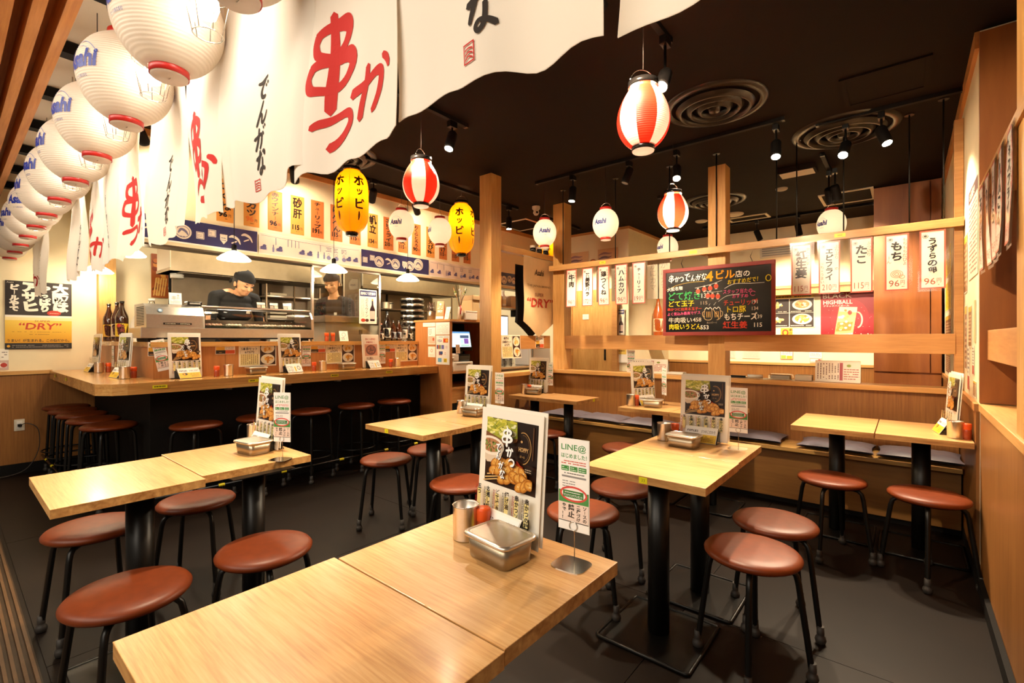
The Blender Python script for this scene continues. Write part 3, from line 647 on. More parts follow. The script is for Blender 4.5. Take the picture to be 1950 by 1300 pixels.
# ------------------------------------------------------------------ printed designs used again and again
def food(cv, x, y, w, h, logo=True, R=None):
    R = R or random.Random(3)
    X = lambda a: x + a*w; Y = lambda b: y + b*h
    cv.rect(x, y, w, h, '#2c160a'); cv.clip = (x, y, x+w, y+h)
    cv.poly([(X(0), Y(.99)), (X(.62), Y(.99)), (X(.64), Y(.74)), (X(.3), Y(.66)), (X(0), Y(.74))], '#a3a63c')
    for i in range(60):
        a, b = R.uniform(.03, .58), R.uniform(.75, 1.0); cv.circ(X(a), Y(b), w*R.uniform(.03, .08), h*R.uniform(.012, .03), R.choice(['#c8c23c', '#ded86a', '#aeb036', '#d2cc50', '#e8e48a', '#8f9a2e', '#eeeab0']), 9, R.uniform(-.9, .9))
    cv.poly([(X(0), Y(.66)), (X(.3), Y(.60)), (X(.62), Y(.70)), (X(.66), Y(.76)), (X(.3), Y(.70)), (X(0), Y(.78))], '#7a5030'); cv.poly([(X(.66), Y(.45)), (X(1), Y(.40)), (X(1), Y(1)), (X(.62), Y(1))], '#1c0c06')
    cv.poly([(X(-.16), Y(.56)), (X(.385), Y(.56)), (X(.33), Y(.42)), (X(.22), Y(.33)), (X(.05), Y(.31)), (X(-.1), Y(.36))], '#dccab2'); cv.circ(X(.11), Y(.57), w*.28, h*.145, '#f1e6d4', 26); cv.circ(X(.11), Y(.575), w*.225, h*.105, '#b07c52', 22)
    for i in range(44):
        a = R.uniform(0, 6.28); q = R.uniform(0, .19); cv.circ(X(.12+q*math.cos(a)), Y(.575+q*.42*math.sin(a)), w*R.uniform(.015, .035), h*R.uniform(.010, .02), R.choice(['#5d7a2a', '#3f5c1e', '#d0a078', '#8a5a3a', '#86984a', '#c08a62', '#a06a48']), 7, a)
    cv.ring(X(.76), Y(.64), w*.15, h*.23, w*.012, '#b48a52', 22, -1.5, 1.9); cv.ring(X(.76), Y(.64), w*.12, h*.19, w*.005, '#8a6438', 20, -1.3, 1.7)
    cv.fit('HOPPY', X(.68), Y(.585), w*.18, h*.065, '#c9a06a', .03); cv.circ(X(.73), Y(.73), w*.02, h*.018, '#c9a06a', 8); cv.fit('ビール', X(.71), Y(.5), w*.09, h*.035, '#b48a52', .03)
    cv.rect(X(.93), Y(.5), w*.02, h*.46, '#5a3a24')
    for i in range(5): cv.stroke([(X(.0+.04*i), Y(.02+.055*i)), (X(.5+.05*i), Y(.16+.045*i))], '#dcb678', w*.008, 2, False)
    for i in range(7): cv.circ(X(R.uniform(.5, .74)), Y(R.uniform(.34, .42)), w*.06, h*.022, R.choice(['#b5321a', '#d24a24', '#8f2412', '#c43c1c']), 8, R.uniform(-.8, .2))
    # skewered cutlets: long lobes, each shaded by bands of crumb colour
    for (a0, b0, n, da, db, ro) in ((.24, .33, 4, .085, .012, .45), (.22, .22, 4, .10, .02, .35), (.62, .34, 3, .09, -.03, -.35), (.42, .12, 4, .11, .03, .3), (.66, .22, 4, .09, -.015, -.3), (.78, .10, 3, .09, .03, .5)):
        for k in range(n):
            ax, by = a0 + da*k, b0 + db*k; rw, rh = .105, .072
            for sc, c in ((1.0, '#8f4f18'), (.93, '#b87226'), (.80, '#cf8c36'), (.6, '#dfa54e')): cv.circ(X(ax - .012*(1-sc)), Y(by + .018*(1-sc)), w*rw*sc, h*rh*sc, c, 13, ro + .4*math.sin(k*2.3))
            for q in range(9): t = R.uniform(0, 6.28); rr = R.uniform(.2, .9); cv.circ(X(ax + rw*rr*math.cos(t)), Y(by + rh*rr*math.sin(t)), w*R.uniform(.006, .018), h*R.uniform(.004, .011), R.choice(['#f2cf8c', '#eab861', '#a8611e', '#c47f2a', '#f6dca6']), 6, t)
    cv.rect(X(.86), Y(.32), w*.135, h*.085, '#20120a'); cv.scrib(X(.87), Y(.33), w*.11, h*.06, 2, '#c8b090')
    if logo:
        for o, c in ((.012, '#2a140a'), (0, '#ffffff')):
            for ch, px, py, sz in (('串', .40, .64, .26), ('か', .50, .48, .16), ('つ', .56, .35, .14), ('で', .30, .52, .13), ('ん', .31, .41, .12), ('が', .37, .28, .12), ('な', .40, .15, .13)):
                cv.brush(ch, X(px)+o*w*.5, Y(py)-o*h*.4, sz*h, c, 1.0, 1.25 + (o > 0)*.5)
    cv.clip = None
def callig(cv, x, y, w, h, cols=6):
    heads = ['串かつの掟', '串かつソース', '揚げ油', 'どて焼き', 'お通し代', '五つ']
    for i in range(cols):
        xx = x + w - (i+.5)*w/cols
        cv.rect(xx-w/cols*.26, y+h*.25, w/cols*.42, h*.62, '#e8d68e')
        cv.vert(heads[i % 6], xx, y+h, h/6.4, '#1a1512', .045, 1.0, .08)
        cv.vscrib(xx-w/cols*.5, y, w/cols*.30, h*.95, 2, '#9c2a22' if i % 2 else '#4a3a34', .45)
def menu_mesh():
    cv = Cv(); w, h = .257, .35
    cv.rect(.004, .004, w-.008, h-.008, '#f7f0e2')
    food(cv, w*.1, h*.385, w*.83, h*.54); callig(cv, w*.04, h*.09, w*.92, h*.285)
    
    return cv.mesh('menu_print', 'printgloss', face((-w/2, 0, .0), (1, 0, 0), (0, 0, 1), (0, -1, 0)))
def noodle_mesh():
    cv = Cv(); w, h = .257, .35; cv.rect(.004, .004, w-.008, h-.008, '#f2e4d2')
    cv.fit('第4ビル店限定！', w*.2, h*.84, w*.6, h*.07, '#b8402c', .02); cv.fit('数量限定！！', w*.25, h*.75, w*.5, h*.06, '#b8402c', .02)
    cv.rect(w*.14, h*.36, w*.74, h*.36, '#c48a72'); cv.circ(w*.5, h*.54, w*.30, h*.155, '#5e2a1e', 22); cv.circ(w*.5, h*.55, w*.24, h*.12, '#8a4a34', 20)
    for i in range(24): cv.circ(w*random.uniform(.34, .66), h*random.uniform(.47, .62), w*.045, h*.018, random.choice(['#6b3020', '#a8684a', '#4c2016', '#b87a5c']), 8, random.uniform(0, 3))
    cv.fit('すじ煮込', w*.2, h*.25, w*.4, h*.07, '#5a2a1e', .02); cv.scrib(w*.15, h*.06, w*.7, h*.14, 4, '#8a6a5a')
    return cv.mesh('menu_print', 'printgloss', face((-w/2, 0, .0), (1, 0, 0), (0, 0, 1), (0, -1, 0)))
MENU = menu_mesh(); NOOD = noodle_mesh()
def line_mesh():
    cv = Cv(); w, h = .088, .25; X = lambda a: a*w; Y = lambda b: b*h
    cv.rect(.0015, .0015, w-.003, h-.003, '#fbf8f2'); G = '#2f8a3c'
    cv.fit('LINE@', X(.1), Y(.855), w*.8, h*.085, G, .01); cv.fit('はじめました！', X(.1), Y(.785), w*.82, h*.05, G, .02)
    cv.scrib(X(.1), Y(.715), w*.8, h*.05, 2, '#d25a4a', .45)
    for i in range(3): cv.rect(X(.1+.28*i), Y(.645), w*.25, h*.055, G); cv.scrib(X(.12+.28*i), Y(.65), w*.2, h*.045, 2, '#e8f4e6')
    cv.scrib(X(.2), Y(.61), w*.7, h*.02, 1, '#555555', .5); cv.rect(X(.12), Y(.575), w*.78, h*.02, '#8a8a8a'); cv.scrib(X(.14), Y(.44), w*.42, h*.11, 4, '#777777', .3)
    cv.rect(X(.02), Y(.30), w*.96, h*.13, '#3f8f48'); cv.circ(X(.5), Y(.40), w*.42, h*.075, '#f4f0e8', 22); cv.ring(X(.5), Y(.40), w*.44, h*.085, w*.06, '#d8423e', 26)
    cv.rect(X(.16), Y(.36), w*.66, h*.075, '#2f7a3a'); cv.fit('ワンドリンクプレゼント', X(.19), Y(.37), w*.6, h*.025, '#ffffff', .02); cv.scrib(X(.22), Y(.405), w*.5, h*.02, 1, '#ffffff')
    cv.rect(X(.02), Y(.10), w*.96, h*.20, '#f0d9cb')
    for t, a in (('ソースの', .86), ('二度づけ', .66), ('禁止', .43), ('やで!!', .2)): cv.vert(t, X(a), Y(.292), h*(.075 if t == '禁止' else .044), '#1d1714', .035, 1.0, .1)
    cv.rect(X(.02), Y(.095), w*.96, h*.008, '#222222')
    return cv.mesh('card_print', 'printgloss', face((-w/2, 0, 0), (1, 0, 0), (0, 0, 1), (0, -1, 0)))
LINE = line_mesh()
def promo_mesh(kind):
    cv = Cv(); w, h = .17, .085
    cv.rect(.001, .001, w-.002, h-.002, '#f4efe6')
    if kind == 0:
        cv.rect(.001, .001, w-.002, h*.55, '#e8c23c'); cv.scrib(w*.5, h*.1, w*.42, h*.4, 4, '#8a5a1c')
        cv.fit('5つのこだわり', w*.52, h*.66, w*.42, h*.2, '#3a2e28', .01); cv.fit('極楽樽詰黒生', w*.06, h*.68, w*.36, h*.16, '#2a2422', .02); cv.circ(w*.28, h*.42, w*.12, h*.14, '#5a4632', 12); cv.rect(w*.2, h*.22, w*.09, h*.3, '#d9a02a')
    else:
        cv.scrib(w*.05, h*.1, w*.36, h*.7, 5, '#5a4a42'); cv.rect(w*.5, h*.1, w*.09, h*.6, '#e0b22a'); cv.circ(w*.78, h*.5, w*.11, h*.26, '#4a5a6a', 14); cv.circ(w*.78, h*.5, w*.08, h*.18, '#e8dfc8', 14)
    return cv.mesh('card_print', 'print', face((-w/2, 0, 0), (1, 0, 0), (0, math.sin(1.05), 0) if False else (0, .5, .866), (0, -.866, .5)))
PROMO = [promo_mesh(0), promo_mesh(1)]

# ------------------------------------------------------------------ things of a table setting (all face -Y, origin on the table)
def build_menu_stand(front=0, promo=0):
    t = thing('menu_stand', 'm', 'menu stand', (0, 0, 0), 0, 'menu stands with laminated cards')
    g = MB()  # black wedge foot seen from the side as a triangle
    for s in (-1, 1): g.prism([(-.062, 0), (.05, 0), (.008, .078), (-.006, .078)], s*.088-.002, s*.088+.002, 0)
    g.box(-.09, .09, -.062, .05, 0, .003); g.add([(-.086, -.060, .003), (.086, -.060, .003), (.086, -.014, .076), (-.086, -.014, .076)], [(0, 1, 2, 3)], False)
    g.build('holder', 'blackgloss', t)
    p = MB().add([(-.086, -.064, .002), (.086, -.064, .002), (.086, -.018, .0807), (-.086, -.018, .0807), (-.086, -.0625, .002), (.086, -.0625, .002), (.086, -.0165, .0807), (-.086, -.0165, .0807)],
        [(0, 1, 2, 3), (7, 6, 5, 4), (0, 4, 5, 1), (2, 6, 7, 3), (1, 5, 6, 2), (3, 7, 4, 0)], False).build('promo_card', 'paper', t)
    o = put('promo_print', PROMO[promo], p); o.location = (0, -.0648, .003)
    for i, (dx, dy, dz, me) in enumerate(((0, 0.0, .006, MENU if front == 0 else NOOD), (.006, .009, .014, MENU))):
        w, h = .1285, .35
        c = MB().box(-w, w, -.0011, .0011, 0, h, .0005).build('menu_card', 'paper', t, (dx, dy, dz)); c.rotation_euler = (math.radians(-4), 0, 0)
        if i == 0: put('menu_print', me, c, (0, -.0013, 0))
    return t
def build_line_stand():
    t = thing('sign_card_stand', 'm', 'sign card', (0, 0, 0), 0, 'green lettered sign cards on wire stands')
    g = MB(); g.prism([( .045*c - 0, .04*s) for c, s in [(math.copysign(abs(math.cos(a))**.5, math.cos(a)), math.copysign(abs(math.sin(a))**.5, math.sin(a))) for a in [2*PI*i/28 for i in range(28)]]], 0, .0018); g.build('base_plate', 'chrome', t)
    g = MB(); g.tube([(.0, .015, .0015), (0, .015, .075), (0, .010, .082)], .0012, 6)
    g.tube([(.011*math.cos(2*PI*i/20+1.57), .0085, .093+.011*math.sin(2*PI*i/20+1.57)) for i in range(20)], .0011, 5, True); g.build('wire_clip', 'chrome', t)
    c = MB().box(-.044, .044, -.0008, .0008, 0, .25, .0003).build('card', 'paper', t, (0, .0115, .08)); put('card_print', LINE, c, (-.0, -.001, 0)); c.scale = (1, 1, .92)
    return t
def build_cup():
    t = thing('steel_cup', 'm', 'cup', (0, 0, 0), 0, 'stainless cups on the tables')
    MB().lathe([(.030, 0), (.0345, .001), (.0355, .004), (.0362, .092), (.0375, .0955), (.0362, .096), (.0345, .093), (.034, .006), (.0, .005)], 36, cap=False).build('cup_body', 'steel', t)
    MB().tube([(.0368*math.cos(2*PI*i/36), .0368*math.sin(2*PI*i/36), .0955) for i in range(36)], .0011, 6, True).build('rolled_rim', 'chrome', t)
    return t
def build_shaker():
    t = thing('spice_shaker', 'm', 'shaker', (0, 0, 0), 0, 'red-capped spice shakers')
    MB().lathe([(0, 0), (.0195, 0), (.0205, .003), (.0205, .05), (.018, .058)], 24, cap=False).build('jar', 'redshaker', t)
    MB().lathe([(.0195, .054), (.0215, .056), (.0215, .085), (.0195, .088), (0, .088)], 24, cap=False).build('cap', 'orange', t)
    return t
def build_box():
    t = thing('steel_sauce_box', 'm', 'sauce box', (0, 0, 0), 0, 'lidded stainless sauce boxes')
    def rr(w, d, r, n=5):
        out = []
        for cx, cy, a0 in ((w-r, d-r, 0), (-w+r, d-r, 90), (-w+r, -d+r, 180), (w-r, -d+r, 270)):
            for k in range(n+1): a = math.radians(a0 + 90*k/n); out.append((cx + r*math.cos(a), cy + r*math.sin(a)))
        return out
    def loft(g, rings):
        n = len(rings[0][0]); vs = [(x, y, z) for poly, z in rings for x, y in poly]
        fs = [(k*n+i, k*n+(i+1) % n, (k+1)*n+(i+1) % n, (k+1)*n+i) for k in range(len(rings)-1) for i in range(n)]
        g.add(vs, fs, True); o = len(g.v)-len(vs)
        g.f.append([o+i for i in range(n)][::-1]); g.mi.append(0); g.sm.append(False); g.f.append([o+(len(rings)-1)*n+i for i in range(n)]); g.mi.append(0); g.sm.append(False)
    g = MB(); loft(g, [(rr(.066, .046, .018), 0), (rr(.070, .050, .02), .004), (rr(.074, .054, .02), .058)]); g.build('box_body', 'steel_dull', t)
    g = MB(); loft(g, [(rr(.0815, .0615, .022), .056), (rr(.083, .063, .023), .059), (rr(.081, .061, .022), .064), (rr(.074, .054, .02), .0665), (rr(.071, .051, .019), .0635)]); g.build('lid', 'steel', t)
    return t
P = dict(menu=build_menu_stand(), menu2=build_menu_stand(0, 1), menu3=build_menu_stand(1, 1), line=build_line_stand(), cup=build_cup(), shaker=build_shaker(), box=build_box())
USED = set()
def place(k, x, y, z, rz, label):
    o = P[k] if k not in USED else dup(P[k]); USED.add(k); o.location = (x, y, z); o.rotation_euler = (0, 0, rz); o['label'] = label; return o
def setting(where, menu=None, line=None, cup=None, shaker=None, box_=None, z=T):
    if menu: place('menu', menu[0], menu[1], z, menu[2], 'menu stand with fried-skewer photograph on ' + where)
    if line: place('line', line[0], line[1], z, line[2], 'narrow white sign card with green heading on ' + where)
    if cup: place('cup', cup[0], cup[1], z, 0, 'stainless cup on ' + where)
    if shaker: place('shaker', shaker[0], shaker[1], z, 0, 'spice shaker with orange-red cap on ' + where)
    if box_: place('box', box_[0], box_[1], z, box_[2], 'lidded stainless sauce box on ' + where)
k = .9655
setting('the foreground table', (-.862, 1.01, -.14), (-.638, 1.0, .05), (-.953, .945), (-.912, .972), (-.80, .915, -.10))
setting('the left table before the dark counter', (-2.53, 1.07, .03), (-2.235, 1.01, .5), (-2.735, 1.095), (-2.685, 1.105), (-2.47, .985, .12))
setting('the table beside the tall post', (-2.47, 2.56, .0), (-2.32, 2.64, .0), (-2.58, 2.515), (-2.55, 2.585), (-2.42, 2.475, .15))
setting('the table numbered 33', (-.855, 2.67, -.02), (-.66, 2.60, .05), (-1.03, 2.56), (-.99, 2.62), (-.89, 2.475, -.05))
setting('the table below the gold pennant', (-2.96, 3.98, -.1), (-2.83, 4.0, .5), (-3.02, 3.84), (-2.98, 3.87), (-2.90, 3.84, .25))
setting('the middle bench table', (-1.73, 3.86, 1.15), (-1.60, 3.95, -.75), (-1.775, 3.70), (-1.745, 3.745), (-1.60, 3.74, .2))
setting('the right wall table', (.20, 3.83, -1.42), None, (.215, 3.66), (.262, 3.66))
# counter top
ZK = .985
for (kd, x, y, rz, lb) in [
    ('menu', -6.05, .955, .04, 'menu stand at the wall end of the short counter arm, seen edge-on'),
    ('menu', -4.95, .955, .12, 'menu stand on the short counter arm near the corner, turned away'),
    ('menu', -4.47, 1.27, 1.85, 'menu stand on the long counter below the display case end'),
    ('menu2', -4.47, 2.12, 1.85, 'menu stand on the long counter under the middle of the kitchen pass'),
    ('menu3', -4.47, 3.0, 1.8, 'menu stand with a red stew page on the long counter')]:
    place(kd, x, y, ZK, rz, lb)
for (x, y, lb) in [(-5.80, .95, 'stainless cup on the short counter arm near the poster wall'), (-4.74, .93, 'stainless cup on the counter corner beside the turned menu stand'),
                   (-4.44, 1.57, 'stainless cup on the long counter before the pinned price card'), (-4.46, 2.43, 'stainless cup on the long counter right of the middle menu stand'), (-4.46, 3.33, 'stainless cup at the till end of the long counter')]:
    place('cup', x, y, ZK, 0, lb)
for (x, y, lb) in [(-5.82, 1.02, 'spice shaker behind the cup near the poster wall on the counter'), (-4.80, 1.0, 'spice shaker behind the cup on the counter corner'), (-4.44, 1.48, 'spice shaker with orange-red cap on the long counter beside the left cup'),
                   (-4.46, 2.34, 'spice shaker on the long counter between middle menu stand and cup'), (-4.46, 3.24, 'spice shaker on the long counter beside the till-end cup')]:
    place('shaker', x, y, ZK, 0, lb)
for (x, y, rz, lb) in [(-4.45, 1.80, 1.57, 'sauce box on the long counter below the left price card'), (-4.45, 2.69, 1.57, 'sauce box on the long counter below the middle price card')]:
    place('box', x, y, ZK, rz, lb)
# ------------------------------------------------------------------ noren curtain: separate cotton panels on one rod
NY = 0.55
def noren(x1, x0, kind, label, ph, dy=0.0, hem=1.69, amp=0.014, ztop=2.5):
    """x1 right edge, x0 left edge (both negative)"""
    w = x1 - x0; h = ztop - hem
    def surf(x, y, n):                       # canvas metres, origin lower left
        u = x/w; d = (1 - y/h)
        yy = NY + dy + amp*(.25+.75*d)*math.sin(u*w*17+ph) + .5*amp*d*math.sin(u*w*37+ph*2.1) + .010*math.sin(y*9+ph+u*3)
        zz = hem + y + .014*math.sin(u*w*9+ph)*(d) + .006*math.sin(u*21+ph)*d
        return (x0 + x + .006*math.sin(y*11+ph), yy - n, zz)
    g = MB(); nu = max(10, int(w/.016)); nv = 40
    g.grid(lambda a, b: surf(a*w, b*h, 0.0), nu, nv); g.grid(lambda a, b: surf((1-a)*w, b*h, -.0014), nu, nv)
    o = g.build('noren_panel', 'noren'); tag(o, label, 'curtain', 'white cotton shop curtain panels')
    cv = Cv(); cx = w*.5; RED = '#b8241e'; INK = '#2a2018'
    if kind == 'k':
        cv.brush('串', w*.06, .145, .205, RED, .86, 1.12); cv.brush('か', w*.46, .075, .12, RED, 1.35, 1.2); cv.brush('つ', w*.16, .045, .095, RED, 1.5, 1.4)
    if kind == 'd':
        cx += .03 if x1 > -.5 else 0
        for i, ch in enumerate('でんがな'): cv.brush(ch, cx-.031+(.006 if i % 2 else 0), .262-.066*i, .064, INK, 1.0, 1.15)
        cv.frame(cx-.036, .028, .024, .03, .0022, RED)
        for q in range(3): cv.stroke([(cx-.032, .034+.007*q), (cx-.024, .038+.006*q), (cx-.016, .034+.007*q)], RED, .0012)
    if cv.v:   # follow the folds closely: cut the ink into short faces
        me = cv.mesh('noren_print', 'norenprint'); bm = bmesh.new(); bm.from_mesh(me)
        bmesh.ops.triangulate(bm, faces=bm.faces[:])
        bmesh.ops.subdivide_edges(bm, edges=[e for e in bm.edges if e.calc_length() > .012], cuts=2, use_grid_fill=False)
        for v in bm.verts: v.co = surf(v.co.x, v.co.y, v.co.z + .0010)
        bm.to_mesh(me); bm.free(); put('noren_print', me, o)
    return o
NP = [(.16, -.292, '', 'plain white curtain panel at the top right, right of the slit', .4, 0, 1.685), (-.302, -.757, 'd', 'white curtain panel with the largest single black character showing', 1.0, -.012, 1.70),
      (-.73, -1.105, 'k', 'white curtain panel with the largest red brush characters', 4.4, .006, 1.685), (-1.05, -1.615, 'd', 'white curtain panel with a column of four slender black characters', 2.2, 0, 1.69),
      (-1.605, -1.93, 'k', 'white curtain panel with red characters left of the four slender black ones', .8, 0, 1.69), (-1.945, -2.46, 'd', 'white curtain panel left of the dark slit with small black characters', 2.9, .01, 1.69),
      (-2.47, -2.82, 'k', 'white curtain panel with red characters above the pendant lamp', 4.6, 0, 1.69), (-2.83, -3.33, 'd', 'white curtain panel with bold black column and red seal near the timber pillar', .2, 0, 1.69),
      (-3.34, -3.72, 'k', 'narrow-looking white curtain panel with one small red character', 2.0, .02, 1.69), (-3.73, -4.27, 'd', 'white curtain panel before the entrance gap, black characters running down its edge', 3.3, 0, 1.69),
      (-5.36, -5.72, 'd', 'white curtain panel beyond the entrance gap with thin black characters', 1.2, 0, 1.68), (-5.73, -6.2, 'k', 'farthest white curtain panel, red characters, hanging over the dark poster', .5, 0, 1.68)]
for a in NP: noren(*a)
rod = thing('curtain_rod', 'long timber rod carrying the white curtain panels', 'rod', (-3, NY, 2.5)); MB().tube([(-3.55, 0, .01), (3.3, 0, .01)], .014, 10).build('rod_bar', 'oak_x', rod)
for x in (-3.2, -1.0, 1.0, 2.6): box('rod_hanger', 'black', (x-.01, x+.01, -.01, .07, .0, .2), rod)

# ------------------------------------------------------------------ paper lanterns
def lan_mat(name, col, tr, em=0.0):
    m, N, L, b = nt(name); c = lin(col); out = N['Material Output']
    b.inputs['Base Color'].default_value = (*c, 1); b.inputs['Roughness'].default_value = .45
    if em: b.inputs['Emission Color'].default_value = (*c, 1); b.inputs['Emission Strength'].default_value = em
    t = N.new('ShaderNodeBsdfTranslucent'); t.inputs[0].default_value = (*c, 1); mx = N.new('ShaderNodeMixShader'); mx.inputs[0].default_value = tr
    L.new(b.outputs[0], mx.inputs[1]); L.new(t.outputs[0], mx.inputs[2]); L.new(mx.outputs[0], out.inputs['Surface']); return m
M['lwhite'] = lan_mat('lantern_white', '#f3e9da', .45); M['lred'] = lan_mat('lantern_red', '#d8301a', .45); M['lyellow'] = lan_mat('lantern_yellow', '#f0980a', .5, .22)
def lantern(kind):
    t = thing('paper_lantern', 'l', 'lantern', (0, 0, 0))
    if kind == 'round': H, R, rt, rb, ribs, p = .285, .137, .050, .0455, 34, .5
    if kind == 'small': H, R, rt, rb, ribs, p = .27, .122, .052, .047, 30, .5
    if kind == 'stripe': H, R, rt, rb, ribs, p = .30, .126, .07, .052, 34, .5
    if kind == 'long': H, R, rt, rb, ribs, p = .56, .142, .07, .05, 44, .5
    def rad(q):                              # q 0..1 bottom to top
        if kind == 'stripe': s = math.sin(PI*(.10 + .80*q**.82)); base = s**.75
        elif kind == 'long': base = min(1, (1-abs(2*q-1)**4.2))**.5 if 0 < q < 1 else 0
        else: base = math.sqrt(max(0, 1-((2*q-1)*.93)**2))
        return max(R*base, rb if q < .5 else rt)
    n = 48; g = MB(); prof = []
    K = ribs*4
    for i in range(K+1): q = i/K; prof.append((rad(q)*(1 - .016*(abs(math.sin(q*ribs*PI))**2)), (q-.5)*H))
    g.lathe(prof, n, cap=False)
    if kind == 'stripe':
        for fi in range(len(g.f)): g.mi[fi] = ((fi % n)//6) % 2
    body = g.build('shade', {'round': ['lwhite'], 'small': ['lwhite'], 'stripe': ['lwhite', 'lred'], 'long': ['lyellow']}[kind], t)
    cm = 'red' if kind in ('round', 'small') else 'blackgloss'
    for z0, r, nm in ((-H/2, rb, 'lower_ring'), (H/2, rt, 'upper_ring')):
        a, b = (z0-.018, z0+.010) if z0 < 0 else (z0-.010, z0+.018)
        MB().lathe([(r+.001, a), (r+.003, a), (r+.003, b), (r+.001, b)], 36, cap=False).build(nm, cm, t)
    MB().lathe([(0, -H/2-.022), (rb*.97, -H/2-.022), (rb+.0005, -H/2-.016)], 30, cap=False).build('base_disc', 'lwhite' if kind != 'long' else 'blackgloss', t)
    g = MB(); g.tube([(rt*math.cos(PI*i/12), 0, H/2+.012+rt*.95*math.sin(PI*i/12)) for i in range(13)], .0022, 6)
    if kind == 'round':
        g2 = MB(); g2.tube([(.008*math.cos(2*PI*i/14), 0, -H/2-.016+.008*math.sin(2*PI*i/14)) for i in range(14)], .0011, 5, True); g2.build('pull_ring', 'chrome', t)
    g.build('handle', 'chrome' if kind != 'long' else 'blackgloss', t)
    cvs = []
    if kind in ('round', 'small'):
        s = 1.2 if kind == 'round' else 1.0
        for a0 in (0, PI):
            cv = Cv(); cvs.append(cv); r0 = R; B = '#12298a'
            def lay(x, y, sz, wd, txt, bold, shear, col): cv.fit(txt, x, y, wd, sz, col, bold, shear)
            ox = a0*R
            lay(ox-.062*s, -.022*s, .05*s, .118*s, 'Asahi', .045, .12, B)
            cv.ring(ox, -.03*s, .07*s, .085*s, .0022, '#7d8cbc', 18, .6, 2.54); cv.ring(ox, -.03*s, .056*s, .07*s, .0014, '#7d8cbc', 18, .7, 2.44)
            for i in range(0 if True else 9): a = .75+.205*i; cv.rect(ox+.062*s*math.cos(a)-.002, -.03*s+.076*s*math.sin(a), .004, .005, '#7d8cbc')
            lay(ox-.025*s, -.045*s, .008*s, .05*s, 'ビール株式会社', .0, 0, B)
    if kind == 'long':
        for a0 in [2*PI*k/5 for k in range(5)]:
            x = a0*R; cv = Cv(); cvs.append(cv)
            for i, ch in enumerate('ホッピ'): 
                vs, fs = glyph(ch, .012); sz = (.10, .075, .10)[i]; y = (.115, .035, -.085)[i]
                cv.text(ch, x, y, sz, '#3c140a', .035, 1.0, 'c')
            cv.stroke([(x, -.115, .006), (x+.002, -.15, .0095), (x, -.185, .004)], '#4a1a0c')
    for cv in cvs:                                 # each printed mark is a part of its own
        me = cv.mesh('print', 'print'); bm = bmesh.new(); bm.from_mesh(me); bmesh.ops.triangulate(bm, faces=bm.faces[:])
        bmesh.ops.subdivide_edges(bm, edges=[e for e in bm.edges if e.calc_length() > .02], cuts=1)
        for v in bm.verts:
            x, y, z = v.co; q = min(1, max(0, y/H+.5)); r = rad(q) + .0008 + z; a = x/R - PI/2
            v.co = (r*math.cos(a), r*math.sin(a), y)
        bm.to_mesh(me); bm.free(); put('print', me, body)
    if kind == 'long':
        for k in range(8):
            a = k*PI/4+.2; MB().tube([((rad(q)+.0005)*math.cos(a), (rad(q)+.0005)*math.sin(a), (q-.5)*H) for q in [i/20 for i in range(21)]], .0012, 5).build('rib', 'cedar', t)
    t['h'] = H; t['rt'] = rt
    return t
LP = {k: lantern(k) for k in ('round', 'small', 'stripe', 'long')}; lu = set()
def hang(kind, x, y, z, rz, label, group, top=ZC, cord='cable'):
    o = LP[kind] if kind not in lu else dup(LP[kind]); lu.add(kind); o.location = (x, y, z); o.rotation_euler = (0, 0, rz); o['label'] = label; o['group'] = group
    zz = LP[kind]['h']/2 + .012 + LP[kind]['rt']*.95
    MB().tube([(0, 0, zz-.002), (0, 0, top-z)], .0016, 5).build('cord', cord, o)
    return o
RL = ['cut off by the top edge of the photograph', 'largest fully seen', 'second, overlapped by the largest', 'third from the front', 'fourth from the front', 'fifth from the front', 'sixth from the front', 'seventh from the front',
      'eighth from the front', 'ninth from the front', 'tenth from the front', 'last before the poster wall']
for i in range(12):
    x = -1.625 + .49 - .4884*i
    hang('round', x, .42, 2.045+.165, (.2, .24, .28, .3, .05, .22, .0, .75, .3, .25, .28, .2)[i], 'white round lantern in the shop-front row, ' + RL[i], 'white lanterns along the shop front', 2.66)
hang('stripe', -.988, 2.195, 2.385, .95, 'red and white striped lantern nearest the camera, hung high', 'red and white striped lanterns')
hang('stripe', -2.585, 2.13, 2.385, 1.92, 'red and white striped lantern over the table by the till', 'red and white striped lanterns')
hang('stripe', -1.52, 3.97, 2.385, 1.25, 'red and white striped lantern before the middle post', 'red and white striped lanterns')
hang('small', -2.9, 4.03, 2.405, .62, 'white lantern with blue lettering before the corner post', 'small white lanterns inside', 2.93)
hang('small', -2.19, 4.03, 2.39, .05, 'white lantern with blue lettering turned left, over the bench', 'small white lanterns inside', 2.93)
hang('small', -3.74, 2.84, 2.40, .45, 'white lantern with blue lettering before the orange price cards', 'small white lanterns inside', 2.93)
hang('small', -3.74, 3.33, 2.42, -.45, 'white lantern touching the right-hand yellow lantern', 'small white lanterns inside', 2.93)
hang('small', -2.19, 5.55, 2.385, -.55, 'white lantern half hidden behind the hanging shelf below the striped one', 'small white lanterns inside')
hang('small', -.55, 5.47, 2.40, -.68, 'white lantern half hidden behind the hanging shelf at the right', 'small white lanterns inside')
for x, y, z in ((-2.9, 4.03, 2.405), (-2.19, 4.03, 2.39), (-3.74, 2.84, 2.40), (-3.74, 3.33, 2.42), (-2.19, 5.55, 2.385), (-.55, 5.47, 2.40)): lamp('POINT', 'lantern_light', (x, y, z), .8, (1.0, .82, .6), shadow_soft_size=.05)
for x, y, z in ((-.988, 2.195, 2.385), (-2.585, 2.13, 2.385), (-1.52, 3.97, 2.385)): lamp('POINT', 'lantern_light', (x-.02, y, z-.04), 1.0, (1.0, .82, .6), shadow_soft_size=.04)
